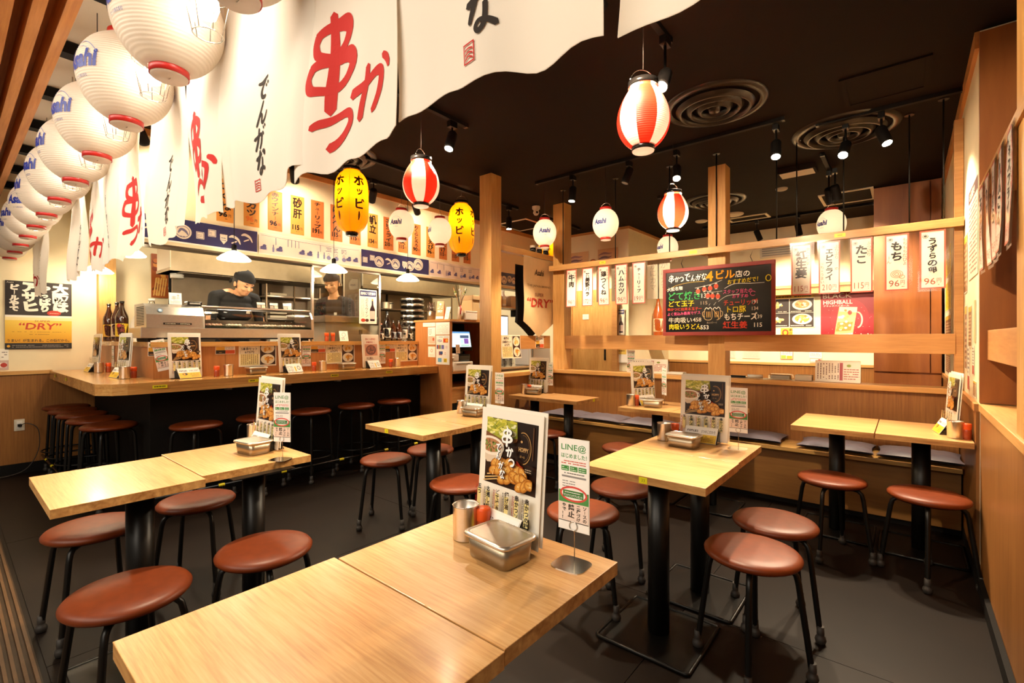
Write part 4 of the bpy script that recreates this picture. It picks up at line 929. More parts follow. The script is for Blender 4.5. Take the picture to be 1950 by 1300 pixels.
for x, y, rz, lb in ((-3.76, 2.32, 1.454, 'glowing yellow lantern on the left before the orange price cards'), (-3.76, 3.66, .625, 'glowing yellow lantern beside the tall post'), (-3.74, 5.3, .4, 'yellow lantern glowing behind the corner post')):
    hang('long', x, y, 2.51, rz, lb, 'glowing yellow lanterns', 2.93)
    lamp('POINT', 'lantern_light', (x, y, 2.58), 7, (1.0, .72, .36), shadow_soft_size=.04)
# bare bulbs in wire guards between the lanterns of the front row
wg0 = None
for i in range(9):
    x = -1.38 - .4884*i; lb = 'wire-caged bulb between shop-front lanterns, number %s from the front' % ('one two three four five six seven eight nine'.split()[i])
    if wg0 is None:
        wg0 = thing('caged_bulb', lb, 'lamp', (x, .44, 2.08), 0, 'caged bulbs of the shop front')
        for r, z, nm in ((.034, .0, 'lower_ring'), (.056, .11, 'middle_ring'), (.026, .19, 'upper_ring')):
            MB().tube([(r*math.cos(2*PI*k/24), r*math.sin(2*PI*k/24), z) for k in range(24)], .0013, 5, True).build(nm, 'chrome', wg0)
        for k in range(7):
            a = 2*PI*k/7; c, s = math.cos(a), math.sin(a); MB().tube([(.034*c, .034*s, 0), (.056*c, .056*s, .11), (.026*c, .026*s, .19)], .0011, 5).build('wire', 'chrome', wg0)
        MB().lathe([(0, .035), (.018, .045), (.026, .07), (.024, .09), (.013, .12), (.013, .14)], 20, cap=False).build('bulb', 'bulb', wg0)
        MB().lathe([(.014, .138), (.022, .15), (.022, .20), (.01, .215)], 16).build('socket', 'white', wg0); MB().tube([(0, 0, .21), (0, 0, .58)], .0025, 6).build('cord', 'white', wg0)
    else: dup(wg0, (x, .44, 2.08), .3*i, lb)
    if i < 8: lamp('POINT', 'caged_light', (x, .44, 2.15), 8 if i < 6 else 6, (1.0, .88, .70), shadow_soft_size=.03)

# ------------------------------------------------------------------ ceiling: tracks, spotlights, air outlets
def track(label, axis, c, a, b):
    t = thing('lighting_track', label, 'track', ((a+b)/2, c, ZC-.03) if axis == 'x' else (c, (a+b)/2, ZC-.03), 0, 'black lighting tracks'); l = (b-a)/2
    g = MB(); g.box(*((-l, l, -.017, .017) if axis == 'x' else (-.017, .017, -l, l)), 0, .029, .002); g.build('rail', 'blackpaint', t)
    for s in (-l, l):
        g = MB(); g.box(*((s-.01, s+.01, -.019, .019) if axis == 'x' else (-.019, .019, s-.01, s+.01)), -.002, .029); g.build('end_cap', 'black', t)
track('black track across the ceiling before the hanging shelf', 'x', 4.0, -2.98, -.70); track('black track from the large air outlet to the right wall', 'x', 4.28, -.52, .29)
track('black track over the yellow lanterns along the kitchen', 'y', -3.75, 1.0, 4.62); track('short black track over the left tables', 'y', -2.6, .9, 2.58)
track('short black track behind the curtain over the foreground table', 'y', -1.0, 1.0, 2.55); track('black track behind the corner post', 'y', -3.73, 5.1, 6.05)
track('black track along the back wall', 'x', 7.2, -2.3, -.3); track('short black track behind the right half of the hanging shelf', 'y', -.57, 5.0, 5.62)
track('black track right under the ceiling edge of the price-card wall', 'y', -4.25, .9, 4.3); track('short black track behind the striped lantern', 'y', -2.19, 5.3, 6.0)
SL = ['spotlight dazzling below the curtain, over the left tables', 'dazzling spotlight next to the nearest striped lantern', 'spotlight hidden behind the curtain over the left table', 'spotlight hidden behind the curtain over the foreground table',
      'lit spotlight left of the middle post', 'spotlight at the right end of the long cross track', 'left dazzling spotlight below the large round air outlet', 'right dazzling spotlight below the large round air outlet',
      'spotlight over the bench near the corner post', 'spotlight behind the tall post', 'small spotlight right of the corner post', 'spotlight behind the striped lantern at the middle post',
      'tilted spotlight near the back wall behind the screen', 'spotlight near the back wall left of the white lantern', 'spotlight over the right-hand white lantern behind the shelf',
      'dark spotlight turned to the left price cards', 'dark spotlight turned to the right price cards', 'dark spotlight behind the curtain turned to the kitchen wall', 'dark spotlight turned to the middle price cards',
      'added unseen fill spotlight aimed at the right menu strips', 'added unseen fill spotlight aimed at the left menu strips', 'added unseen fill spotlight aimed at the blackboard']
def spot_thing(p, t, label, lit=True):
    d = (Vector(t)-Vector(p)).normalized(); o = thing('track_spotlight', label, 'spotlight', p, 0, 'black track spotlights'); q = d.to_track_quat('-Z', 'Y').to_matrix()
    g = MB(); g.lathe([(.030, .004), (.036, 0), (.037, .02), (.037, .135), (.03, .15), (0, .152)], 24, cap=False); g.v = [tuple(q @ Vector(v)) for v in g.v]; g.build('housing', 'blackpaint', o)
    g = MB(); g.lathe([(0, .005), (.031, .005)], 20, cap=False); g.v = [tuple(q @ Vector(v)) for v in g.v]; g.build('lens', 'lens' if lit else 'grey', o)
    top = q @ Vector((0, 0, .12)); jt = (top.x, top.y, max(top.z+.045, .12)); zt = ZC-.03-p[2]
    g = MB(); g.tube([tuple(top), jt, (jt[0], jt[1], zt-.04)], .008, 8); g.build('arm', 'black', o)
    g = MB(); g.box(jt[0]-.02, jt[0]+.02, jt[1]-.035, jt[1]+.035, zt-.045, zt, .003); g.build('adapter', 'black', o)
for (p, t, e, a), lb in zip(SPOTS, SL): spot_thing(p, t, lb)
spot_thing((-1.98, 4.0, 2.72), (-2.4, 3.6, 1.2), 'unlit spotlight tilted away between the white and striped lanterns', False)
spot_thing((-.50, 5.52, 2.64), (-.2, 6.6, 1.2), 'second spotlight tilted right over the white lantern behind the shelf')
M['ceil_gloss'] = plain('ceiling_enamel', '#170d07', .35)
def diffuser(x, y, R, label):
    t = thing('air_outlet', label, 'air outlet', (x, y, ZC), 0, 'round ceiling air outlets')
    MB().lathe([(R, -.0), (R*.98, -.012), (R*.86, -.02), (R*.84, -.006)], 48, cap=False).build('outer_ring', 'ceil_gloss', t)
    for f in (.66, .46, .26): MB().lathe([(R*(f+.10), -.02), (R*(f+.03), -.05), (R*f, -.052), (R*(f-.02), -.02)], 40, cap=False).build('cone_ring', 'ceil_gloss', t)
    MB().lathe([(0, -.05), (R*.1, -.05), (R*.13, -.02)], 24, cap=False).build('centre_cap', 'ceil_gloss', t)
diffuser(-1.04, 3.49, .34, 'dark round air outlet right of the nearest striped lantern'); diffuser(-.377, 4.57, .36, 'large round air outlet lit by two spotlights'); diffuser(-3.94, 2.27, .36, 'dark round air outlet above the left yellow lantern'); diffuser(-1.75, 5.9, .34, 'round air outlet behind the middle striped lantern')
def hatch(x0, x1, y0, y1, mat, label, w=.03):
    t = thing('ceiling_hatch', label, 'ceiling panel', ((x0+x1)/2, (y0+y1)/2, ZC), 0); a, b = (x1-x0)/2, (y1-y0)/2
    for bb in ((-a, a, -b, -b+w), (-a, a, b-w, b), (-a, -a+w, -b+w, b-w), (a-w, a, -b+w, b-w)): box('frame', mat, (*bb, -.012, 0), t)
    box('panel', 'ceil', (-a+w, a-w, -b+w, b-w, -.006, 0), t)
hatch(-.33, .12, 3.66, 4.12, 'ceil', 'flush dark ceiling hatch near the right wall'); hatch(-4.53, -4.0, 5.12, 5.65, 'offwhite', 'pale framed ceiling air panel right of the tall post', .02); hatch(-.78, -.27, 6.45, 7.0, 'offwhite', 'pale framed ceiling panel before the tall cupboard'); hatch(-1.9, -1.4, 6.9, 7.15, 'offwhite', 'pale framed ceiling panel near the back wall')
def disc(x, y, r, mat, label, cat='ceiling fitting', h=.02):
    t = thing('ceiling_disc', label, cat, (x, y, ZC)); MB().lathe([(r, 0), (r, -h*.5), (r*.8, -h), (0, -h)], 28, cap=False).build('cover', mat, t); MB().lathe([(r*.5, -h), (r*.3, -h*1.4), (0, -h*1.4)], 20, cap=False).build('grille', mat, t)
disc(-1.75, 6.7, .12, 'offwhite', 'pale round ceiling speaker left of the middle post'); disc(-2.2, 6.8, .08, 'offwhite', 'small pale ceiling detector behind the striped lantern'); disc(-1.05, 5.9, .06, 'lens' if False else 'offwhite', 'small round ceiling downlight right of the middle post')
tb = thing('ceiling_box', 'pale rectangular emergency light box on the ceiling right of the middle post', 'emergency light', (-.95, 5.3, ZC)); box('housing', 'ceil', (-.02, .3, -.1, .1, -.05, 0), tb, .004); box('cover', 'offwhite', (0, .28, -.085, .085, -.056, -.05), tb, .003)
cm = thing('security_camera', 'small white dome security camera on the ceiling right of the tall post', 'camera', (-3.55, 4.75, ZC)); MB().lathe([(.05, 0), (.05, -.03), (.03, -.05), (0, -.05)], 20, cap=False).build('mount', 'white', cm); MB().lathe([(0, -.115), (.025, -.105), (.038, -.08), (.03, -.05)], 20, cap=False).build('dome', 'white', cm); MB().lathe([(.012, -.0), (.012, .02)], 12, (0.03, -.03, -.08), 1).build('lens_cap', 'blackgloss', cm)
# ------------------------------------------------------------------ kitchen behind the counter
for x, y in ((-5.9, 2.2), (-5.9, 3.6), (-5.9, 5.0)): lamp('AREA', 'kitchen_light', (x+.75, y, 2.9), 26, (1.0, .88, .70), (x+.75, y, 0), shape='SQUARE', size=.35)
ck = thing('kitchen_worktop', 'stainless kitchen worktop behind the counter, below the cook', 'worktop', (-4.85, 2.4, 0))
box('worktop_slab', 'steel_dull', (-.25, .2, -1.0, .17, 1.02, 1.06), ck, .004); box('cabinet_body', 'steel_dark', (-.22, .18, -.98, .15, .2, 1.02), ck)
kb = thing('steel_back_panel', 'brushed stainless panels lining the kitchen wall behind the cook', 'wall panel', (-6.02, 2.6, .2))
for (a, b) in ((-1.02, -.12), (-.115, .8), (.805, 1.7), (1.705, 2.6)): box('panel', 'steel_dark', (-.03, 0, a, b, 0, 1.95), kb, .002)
for y in (-1.04, -.12, .8, 1.7): box('panel_edge', 'blackpaint', (.0, .015, y-.012, y+.012, 0, 1.95), kb)
def hood(y0, y1, label):
    t = thing('extractor_hood', label, 'hood', (-5.65, (y0+y1)/2, 1.98)); l = (y1-y0)/2
    MB().prism([(-.40, 0), (.05, 0), (.05, .24), (-.05, .40), (-.40, .40)], -l, l, 1).build('canopy', 'steel_dull', t)
    MB().prism([(-.41, 0), (.06, 0), (.06, .03), (-.41, .03)], -l-.01, l+.01, 1).build('rim', 'steel_dull', t)
    for s in (-1, 1): MB().prism([(-.40, 0), (.05, 0), (.05, .24), (-.05, .40), (-.40, .40)], s*(l+.002)-.002, s*(l+.002)+.002, 1).build('end_plate', 'offwhite', t)
    box('filter', 'steel_dark', (-.35, 0, -l+.1, l-.1, -.01, .0), t); MB().lathe([(.06, -.05), (.06, 0)], 18, (-.2, -l+.12, 0)).build('grease_cup', 'white', t)
hood(1.46, 3.3, 'long stainless extractor hood above the cook'); hood(3.62, 5.4, 'farther stainless extractor hood right of the glass screen')
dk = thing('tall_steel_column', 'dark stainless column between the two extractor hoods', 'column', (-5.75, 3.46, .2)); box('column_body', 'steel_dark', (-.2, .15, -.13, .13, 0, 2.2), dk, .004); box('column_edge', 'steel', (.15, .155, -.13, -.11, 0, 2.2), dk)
rk = thing('wire_rack', 'stainless wall rack holding trays to the right of the cook', 'rack', (-5.9, 2.75, 1.2))
for z in (0.05, .33, .6): box('shelf', 'steel', (-.08, .12, -.3, .36, z, z+.015), rk)
for y in (-.3, .03, .36): box('upright', 'steel_dull', (.11, .125, y-.008, y+.008, 0, .75), rk)
for z, y, w in ((.35, -.15, .2), (.62, -.15, .2), (.07, -.15, .2), (.40, -.15, .2)): box('tray', 'offwhite', (-.05, .1, y-w/2, y+w/2, z, z+.03), rk, .004)
# glass screen on the ledge
gs = thing('glass_screen', 'clear glass splash screen in a slim steel frame on the counter ledge', 'screen', (-4.65, 2.82, 1.276))
for y in (-.40, .40): box('frame_post', 'steel', (-.012, .012, y-.012, y+.012, 0, .76), gs, .002)
box('pane', 'pane', (-.003, .003, -.388, .388, .002, .755), gs); box('frame_rail', 'steel', (-.01, .01, -.40, .40, .755, .772), gs)
cf = thing('undercounter_fridge', 'pale fridge panel with steel top seen through the glass screen', 'fridge', (-4.90, 2.92, .2)); box('fridge_body', 'offwhite', (-.17, .15, -.3, .36, 0, 1.28), cf, .006); box('steel_top', 'steel', (-.19, .17, -.32, .38, 1.28, 1.35), cf, .004); box('hinge', 'grey', (.15, .158, .1, .14, 1.15, 1.2), cf)

# chilled display case
sc = thing('display_case', 'stainless chilled display case with curved glass on the counter ledge', 'display case', (-4.78, 1.72, 1.276))
Y0, Y1 = -.72, .69
box('base', 'steel', (-.19, .19, Y0, Y1, .03, .115), sc, .004)
for y in (Y0+.08, Y1-.08): box('foot', 'blackpaint', (-.15, .17, y-.03, y+.03, 0, .03), sc)
box('base_inlay', 'blackpaint', (.191, .193, Y0+.1, Y1-.01, .02, .034), sc)
pr = [(-.19, .115), (.17, .115), (.165, .22), (.13, .285), (.07, .31), (-.19, .31)]
MB().prism(pr, Y0+.04, Y0+.44, 1).build('end_cover', 'steel', sc)
MB().prism(pr, Y0+.425, Y0+.445, 1).build('cover_trim', 'offwhite', sc)
g = MB(); 
gr = sc
for i in range(12): box('vent_slat', 'blackpaint', (-.12, .1, Y0+.0385, Y0+.0405, .135+i*.013, .141+i*.013), sc)
cv = Cv(); cv.circ(0, .0, .018, .018, '#9ab4c8', 20); cv.ring(0, 0, .018, .018, .004, '#4a6a88', 20); cv.circ(-.002, .002, .008, .008, '#dfe8ee', 10); 
cv.build('maker_badge', sc, 'printgloss', face((.1525, Y0+.135, .255), (0, 1, 0), (-.45, 0, .89), (.89, 0, .45)))
cv = Cv(); cv.rect(-.1, 0, .2, .016, '#16120e'); cv.fit('NANDA ・ DINING', -.085, .004, .17, .008, '#e0d6b8', .01); cv.build('name_plate', sc, 'printgloss', face((.1725, Y0+.25, .14), (0, 1, 0), (-.05, 0, 1), (1, 0, .05)))
g = MB(); pf = [(.17, .118), (.166, .20), (.14, .262), (.10, .298)]; cp = catmull(pf, 5)
g.grid(lambda a, b: (cp[int(round(b*(len(cp)-1)))][0], Y0+.45 + a*(Y1-Y0-.47), cp[int(round(b*(len(cp)-1)))][1]), 2, len(cp)-1); g.build('front_glass', 'pane', sc)
MB().prism(pr, Y1-.018, Y1, 1).build('end_frame', 'steel', sc); box('top_lid', 'steel', (-.19, .11, Y0+.44, Y1, .296, .312), sc, .003); box('light_tube', 'white', (.06, .085, Y0+.48, Y1-.04, .284, .296), sc, .003); box('back_sill', 'steel_dark', (-.19, -.18, Y0+.44, Y1, .115, .2), sc)
box('inner_floor', 'steel_dark', (-.18, .16, Y0+.45, Y1-.02, .115, .12), sc)
lamp('POINT', 'case_light', (-4.72, 1.9, 1.55), 1.2, (1, .86, .66), shadow_soft_size=.1)
def tray(y, col, label):
    t = thing('food_tray', label, 'food tray', (-4.77, y, 1.397), 0, 'skewer trays in the display case')
    MB().prism([(-.13, 0), (.13, 0), (.135, .014), (.128, .014), (.12, .004), (-.12, .004), (-.128, .014), (-.135, .014)], -.065, .065, 1).build('tray', plain('tray_green', '#3f5a44', .4), t)
    for i in range(4):
        y1 = -.045+.03*i; MB().tube([(-.12, y1, .02), (.13, y1+.004, .024)], .0018, 5).build('stick', 'offwhite', t)
        g = MB()
        for k in range(4): a = -.09+.045*k; g.lathe([(0, -.02), (.012, -.014), (.015, 0), (.012, .014), (0, .02)], 8, (a, y1, .026), 0, False)
        g.build('skewered_food', plain('food', col, .5, noise=.2, nscale=60), t)
for y, c, lb in ((1.56, '#d9a48c', 'pinkish meat skewers at the left end'), (1.72, '#e8ddc8', 'white seafood skewers, second from the left'), (1.88, '#b89a80', 'mixed browned skewers in the middle'), (2.04, '#e2c9b4', 'pale skewers, third from the right'), (2.19, '#eadfcf', 'white skewers, second from the right'), (2.325, '#dcb9a4', 'light pink skewers at the right end')):
    tray(y, c, 'tray of ' + lb + ' of the display case')
for i, (y, lb) in enumerate(((1.97, 'left'), (2.09, 'middle'), (2.22, 'right'))):
    t = thing('photo_stand', lb + ' small black photo stand on top of the display case', 'photo stand', (-4.76, y, 1.589), 0, 'photo stands on the display case')
    p = MB().box(-.004, .004, -.045, .045, 0, .07, .001).build('frame', 'blackgloss', t); p.rotation_euler = (0, math.radians(-14), 0)
    cv = Cv(); cv.rect(.006, .006, .036, .028, '#8a7a68'); cv.rect(.048, .006, .034, .028, '#b8a48c'); cv.rect(.006, .038, .076, .024, '#d8ccb8'); cv.build('photos', p, 'print', FX(.0042, -.045, 0))
cs = Cv(); cs.rect(.002, .002, .086, .096, '#f4eee2'); cs.vert('本日', .065, .09, .022, '#4a3a30', .01); cs.fit('串', .02, .04, .03, .034, '#4a3a30'); cs.scrib(.01, .01, .07, .026, 3, '#7a6a5c')
sheet('price_card', 'small white handwritten card standing on the left end of the display case', 'sign', face((-4.72, 1.22, 1.589), (0, 1, 0), (-.15, 0, .98), (.98, 0, .15)), .09, .10, cs)
bd = thing('card_reader', 'small black box on the display case beside the white card', 'box', (-4.74, 1.40, 1.589)); box('case', 'blackgloss', (-.04, .04, -.055, .055, 0, .03), bd, .004); box('key_strip', 'grey', (.0402, .0412, -.04, .04, .008, .02), bd)

# bottles
def bottle(x, y, z, h, r, mat, cap, lab, label, group, kind='sake', lab2=None):
    t = thing('bottle', label, 'bottle', (x, y, z), 0, group); n = 24
    if kind == 'pet': pr = [(r*.9, 0), (r, .01*h/.3), (r, .55*h), (r*.95, .6*h), (r*.98, .66*h), (r*.6, .84*h), (r*.4, .9*h), (r*.38, .94*h)]
    else: pr = [(r*.9, 0), (r, .012), (r, .56*h), (r*.92, .64*h), (r*.5, .78*h), (r*.34, .86*h), (r*.32, .965*h)]
    MB().lathe(pr, n).build('glass', mat, t)
    MB().lathe([(pr[-1][0]*1.15, .955*h), (pr[-1][0]*1.2, h), (0, h)], 16, cap=False).build('cap', cap, t)
    if lab:
        cv = Cv(); w = r*2.4; hh = h*.32; cv.rect(0, 0, w, hh, lab[0])
        if len(lab) > 2: cv.vert(lab[2], w*.55, hh*.95, hh*.3, lab[1], .04); 
        cv.scrib(w*.08, hh*.05, w*.3, hh*.8, 7, lab[1], .35); 
        if lab2: cv.circ(w*.3, hh*.85, w*.14, w*.14, lab2, 12)
        me = cv.mesh('label', 'print'); bm = bmesh.new(); bm.from_mesh(me); bmesh.ops.triangulate(bm, faces=bm.faces[:])
        for q in range(3): bmesh.ops.subdivide_edges(bm, edges=[e for e in bm.edges if e.calc_length() > r*.5], cuts=1)
        a0 = math.atan2(-y, -x) - 1.2
        for v in bm.verts: a = a0 + v.co.x/r; rr = r+.0006+v.co.z; v.co = (rr*math.cos(a), rr*math.sin(a), v.co.y + h*.12)
        bm.to_mesh(me); bm.free(); put('label', me, t)
    return t
ZL = 1.276
GB = 'brown bottles at the wall end of the counter'
bottle(-6.02, 1.16, ZL, .40, .053, 'amber', 'blackgloss', ('#e8c832', '#7a2a1c', '特級'), 'largest brown bottle with a yellow label at the wall end of the counter ledge', GB, lab2='#b8321c')
bottle(-6.28, 1.17, ZL, .40, .05, 'amber', 'blackgloss', ('#d8c4a8', '#7a3a2c', '酒'), 'brown bottle with a pale label behind the yellow-labelled one', GB)
bottle(-6.42, 1.13, ZL, .39, .05, 'amber', 'blackgloss', ('#d9a83a', '#6a2a1c'), 'brown bottle nearest the timber pillar', GB)
bottle(-5.02, 1.17, ZL, .37, .055, 'clear', 'grey', ('#2d4a9a', '#e8e4f0', '甲類'), 'big clear plastic bottle with a blue label beside the display case', 'clear bottles by the display case', 'pet')
bottle(-5.16, 1.13, ZL, .25, .036, 'darkglass', 'white', ('#2a3a8a', '#d8d8e8'), 'small dark bottle with a blue label left of the big clear bottle', 'clear bottles by the display case')
GR = 'bottles at the till end of the ledge'
for (y, h, r, mat, cap, lab, lb) in [(3.25, .2, .035, 'darkglass', 'orange', ('#f0e8d8', '#6a3a2c', '赤'), 'shortest dark bottle with a white label, leftmost of the bottles near the till'), (3.335, .34, .045, 'darkglass', 'blackgloss', ('#f4eee0', '#1a1a1a', '大吟醸'), 'tallest dark bottle near the till with a white collar'),
     (3.42, .24, .036, 'amber', 'blackgloss', ('#a8b8c4', '#2a3a4a', '酒'), 'brown bottle with a bluish label, left of two twins near the till'), (3.50, .24, .036, 'amber', 'blackgloss', ('#b4c2cc', '#2a3a4a', '純'), 'brown bottle with a bluish label, right of two twins near the till'),
     (3.58, .31, .042, 'clear', 'white', ('#f8f4ea', '#15120f', '一番'), 'clear bottle with a large white brush-lettered label near the till'), (3.655, .2, .036, 'darkglass', 'blackgloss', ('#ece4d0', '#4a3a2c'), 'dark bottle with a cream label against the till panel')]:
    bottle(-4.66, y, ZL, h, r, mat, cap, lab, lb, GR)
for y, lb in ((2.56, 'left'), (2.63, 'right')):
    o = place('shaker', -4.62, y, ZL, 0, lb + ' orange-capped shaker of two on the ledge under the glass screen')
cs = Cv(); cs.rect(.002, .002, .096, .106, '#f6f0e4'); cs.ring(.05, .07, .022, .022, .003, '#6a5a4c'); cs.scrib(.02, .015, .06, .03, 2, '#5a4a3e')
sheet('price_card', 'white handwritten card leaning on the ledge beside the two shakers', 'sign', face((-4.60, 2.70, ZL), (0, 1, 0), (-.2, 0, .98), (.98, 0, .2)), .10, .11, cs)
bg = thing('plastic_bag', 'crumpled white plastic bag behind the brown bottles', 'bag', (-5.55, 1.2, ZL))
g = MB(); g.grid(lambda a, b: ((.10*math.cos(2*PI*a))*(1-.55*b**3)*(1+.12*math.sin(a*31+b*9)), (.065*math.sin(2*PI*a))*(1-.5*b**3)*(1+.15*math.sin(a*23+b*7)), .26*b), 28, 10); g.build('bag_skin', 'offwhite', bg); MB().lathe([(.02, .25), (.035, .27), (.025, .29), (0, .29)], 10).build('knot', 'white', bg)

# pendant lamps
pg = 'white glass pendant lamps over the counter'; pl0 = None
for x, y, lb in ((-4.4, 1.6, 'white glass pendant lamp in front of the cook'), (-4.4, 2.515, 'white glass pendant lamp before the glass screen'), (-4.4, 3.43, 'white glass pendant lamp nearest the till'), (-4.83, .96, 'white glass pendant lamp half hidden behind the curtain near the counter corner'), (-6.3, 1.02, 'white glass pendant lamp at the wall end of the counter')):
    if pl0 is None:
        pl0 = thing('pendant_lamp', lb, 'lamp', (x, y, 1.97), 0, pg)
        MB().lathe([(.126, 0), (.128, .004), (.10, .03), (.05, .062), (.022, .075), (.022, .078), (.05, .066), (.10, .035), (.129, .006)], 40, cap=False).build('shade', 'shade', pl0)
        MB().lathe([(.0, -.012), (.018, -.006), (.026, .012), (.022, .034), (.014, .05)], 20, cap=False).build('bulb', 'bulb', pl0); MB().lathe([(.016, .075), (.02, .08), (.02, .125), (.008, .135)], 18).build('socket', 'blackpaint', pl0)
        MB().tube([(0, 0, .13), (0, 0, ZC-1.97)], .003, 6).build('cord', 'black', pl0)
    else: dup(pl0, (x, y, 1.97), 0, lb)
    lamp('POINT', 'pendant_light', (x, y, 1.93), 9 if x < -5 else 15, (1.0, .84, .60), shadow_soft_size=.05)

# till cabinet
tc = thing('till_cabinet', 'tall timber till cabinet at the end of the counter, open towards the room', 'cabinet', (-4.3, 3.7, 0))
box('side_panel', 'upstand', (-.3, .315, 0, .035, 0, 1.50), tc, .002); box('top_board', 'plank', (-.32, .32, -.004, .85, 1.50, 1.525), tc, .002); box('back_panel', 'blackpaint', (-.3, -.28, .035, .84, 0, 1.5), tc); box('side_panel', 'upstand', (-.3, .315, .81, .845, 0, 1.5), tc)
for z in (.92, .74): box('shelf', 'plank_y', (-.28, .31, .035, .81, z-.022, z), tc)
box('drawer_front', 'plank_y', (.28, .305, .04, .42, .56, .72), tc, .003); box('drawer_front', 'plank_y', (.28, .305, .424, .80, .56, .72), tc, .003); box('lower_door', 'blackpaint', (.27, .30, .04, .80, .05, .55), tc); box('inner_back', 'blackpaint', (-.27, -.265, .04, .8, .55, 1.48), tc)
mo = thing('till_monitor', 'tilted touchscreen till monitor inside the till cabinet', 'monitor', (-4.12, 4.0, .92), -.25)
s = MB().box(-.015, .015, -.16, .16, 0, .25, .006).build('screen_body', 'blackgloss', mo, (0, 0, .235)); s.rotation_euler = (0, math.radians(-14), 0)
cv = Cv(); cv.rect(0, 0, .29, .19, '#bcd0dc'); cv.rect(0, .17, .29, .02, '#4f7fb0'); cv.rect(.01, .01, .12, .15, '#dfe8ee'); cv.rect(.15, .11, .12, .035, '#3c4a60'); cv.rect(.2, .04, .06, .065, '#6b4a8c'); cv.scrib(.015, .02, .1, .13, 8, '#8a9aa8'); cv.rect(.15, .04, .04, .05, '#9fc0d0'); cv.rect(.15, .01, .12, .02, '#8fb0a0')
M['screen'] = colour_attr('lit_screen', .2, 1.6); cv.build('screen', s, 'screen', FX(.0155, -.145, .045)); box('stand', 'blackgloss', (-.08, .08, -.09, .09, 0, .02), mo, .004); box('neck', 'blackgloss', (-.05, -.03, -.04, .04, .02, .27), mo)
prn = thing('receipt_printer', 'white receipt printer with a black lid below the till monitor', 'printer', (-4.12, 3.93, .92)); box('printer_body', 'white', (-.11, .11, -.17, .17, 0, .11), prn, .012); box('cover', 'blackgloss', (-.1, .08, -.04, .16, .11, .20), prn, .02); box('paper_tower', 'white', (-.1, .1, -.17, -.05, .11, .21), prn, .02); box('paper_slot', 'blackpaint', (.1105, .112, -.1, .12, .085, .09), prn)
cs = Cv(); cs.rect(.002, .002, .06, .10, '#c9a684'); cs.scrib(.008, .02, .045, .07, 4, '#8a6a4c')
sheet('note', 'brown paper slip leaning on the till monitor', 'note', face((-4.02, 3.83, 1.13), (.0, 1, 0), (-.1, 0, .99), (.99, 0, .1)), .065, .105, cs)
hp = thing('hand_sanitiser', 'small white pump tube beside the receipt printer', 'bottle', (-4.02, 3.765, .92)); MB().lathe([(.022, 0), (.024, .01), (.022, .11), (.008, .13), (.008, .15)], 16).build('tube', 'white', hp); MB().lathe([(.026, .148), (.026, .165), (0, .17)], 12).build('pump', 'white', hp)
# things on top of the till cabinet
ZT = 1.526
ch = thing('chopstick_caddy', 'grey cylinder packed with dark chopsticks on the till cabinet', 'cutlery holder', (-4.42, 3.80, ZT)); MB().lathe([(.05, 0), (.052, .11), (.047, .11), (.045, .01)], 28).build('pot', 'steel_dull', ch)
for i in range(12): a = i*.9; q = .008+.003*i; MB().tube([(q*math.cos(a), q*math.sin(a), .02), (1.15*q*math.cos(a), 1.15*q*math.sin(a), .20+.01*(i % 3))], .004, 5).build('chopstick', 'amber', ch)
tt = thing('tent_card', 'orange folded tent card on the till cabinet', 'tent card', (-4.24, 3.79, ZT), .35)
g = MB(); g.add([(-.055, -.035, 0), (.055, -.035, 0), (.045, 0, .22), (-.045, 0, .22), (-.055, .035, 0), (.055, .035, 0)], [(0, 1, 2, 3), (5, 4, 3, 2), (1, 5, 2), (4, 0, 3), (0, 4, 5, 1)], False); g.build('card', plain('orange_card', '#d97a3c', .5), tt)
cv = Cv(); cv.fit('PAY!', -.03, .085, .06, .03, '#fff0dc', .03); cv.scrib(-.035, .13, .07, .03, 2, '#ffe4c4'); cv.circ(0, .185, .012, .014, '#ffe4c4', 12); cv.rect(-.05, .01, .10, .03, '#f4e8d8'); cv.build('card_print', tt, 'print', face((0, -.036, 0), (1, 0, 0), (0, .157, .987), (0, -.987, .157)))
cs = Cv(); cs.scrib(.01, .03, .05, .1, 6, '#b0a090', .3)
sheet('notice', 'small white card leaning on the till cabinet right of the orange tent card', 'sign', face((-4.15, 3.76, ZT), (1, 0, 0), (.12, .15, .98), (0, -1, .1)), .075, .15, cs)
fl_ = thing('flower_vase', 'slim vase with dried twigs and a red ribbon on the till cabinet', 'vase', (-4.03, 3.9, ZT)); MB().lathe([(.025, 0), (.035, .05), (.02, .12), (.022, .15)], 20).build('vase', 'offwhite', fl_)
for i in range(9): a = i*.7; MB().tube([(0, 0, .12), (.03*math.cos(a), .03*math.sin(a), .24), (.08*math.cos(a), .08*math.sin(a), .34+.02*(i % 4))], .003, 5).build('twig', ('cedar', 'blackpaint', 'offwhite')[i % 3], fl_)
for i in range(6): a = i*1.1; MB().lathe([(0, -.016), (.012, -.005), (.014, .006), (0, .018)], 8, (.06*math.cos(a), .06*math.sin(a), .30+.02*(i % 3))).build('blossom', plain('leafy', ('#dfe0a8', '#8a9a4a', '#e8e0cc')[i % 3], .6), fl_)
MB().tube([(.03, -.02, .16), (.05, -.03, .12), (.04, -.03, .06)], .008, 6).build('ribbon', 'red', fl_)
kbx = thing('kraft_bag', 'brown kraft paper bag with a blue label on the till cabinet', 'bag', (-4.1, 4.22, ZT)); box('bag', plain('kraft', '#c2a273', .8), (-.1, .1, -.14, .14, 0, .27), kbx, .01); box('bag_flap', plain('kraft2', '#b5946a', .8), (-.07, .11, -.145, .145, .24, .30), kbx, .008)
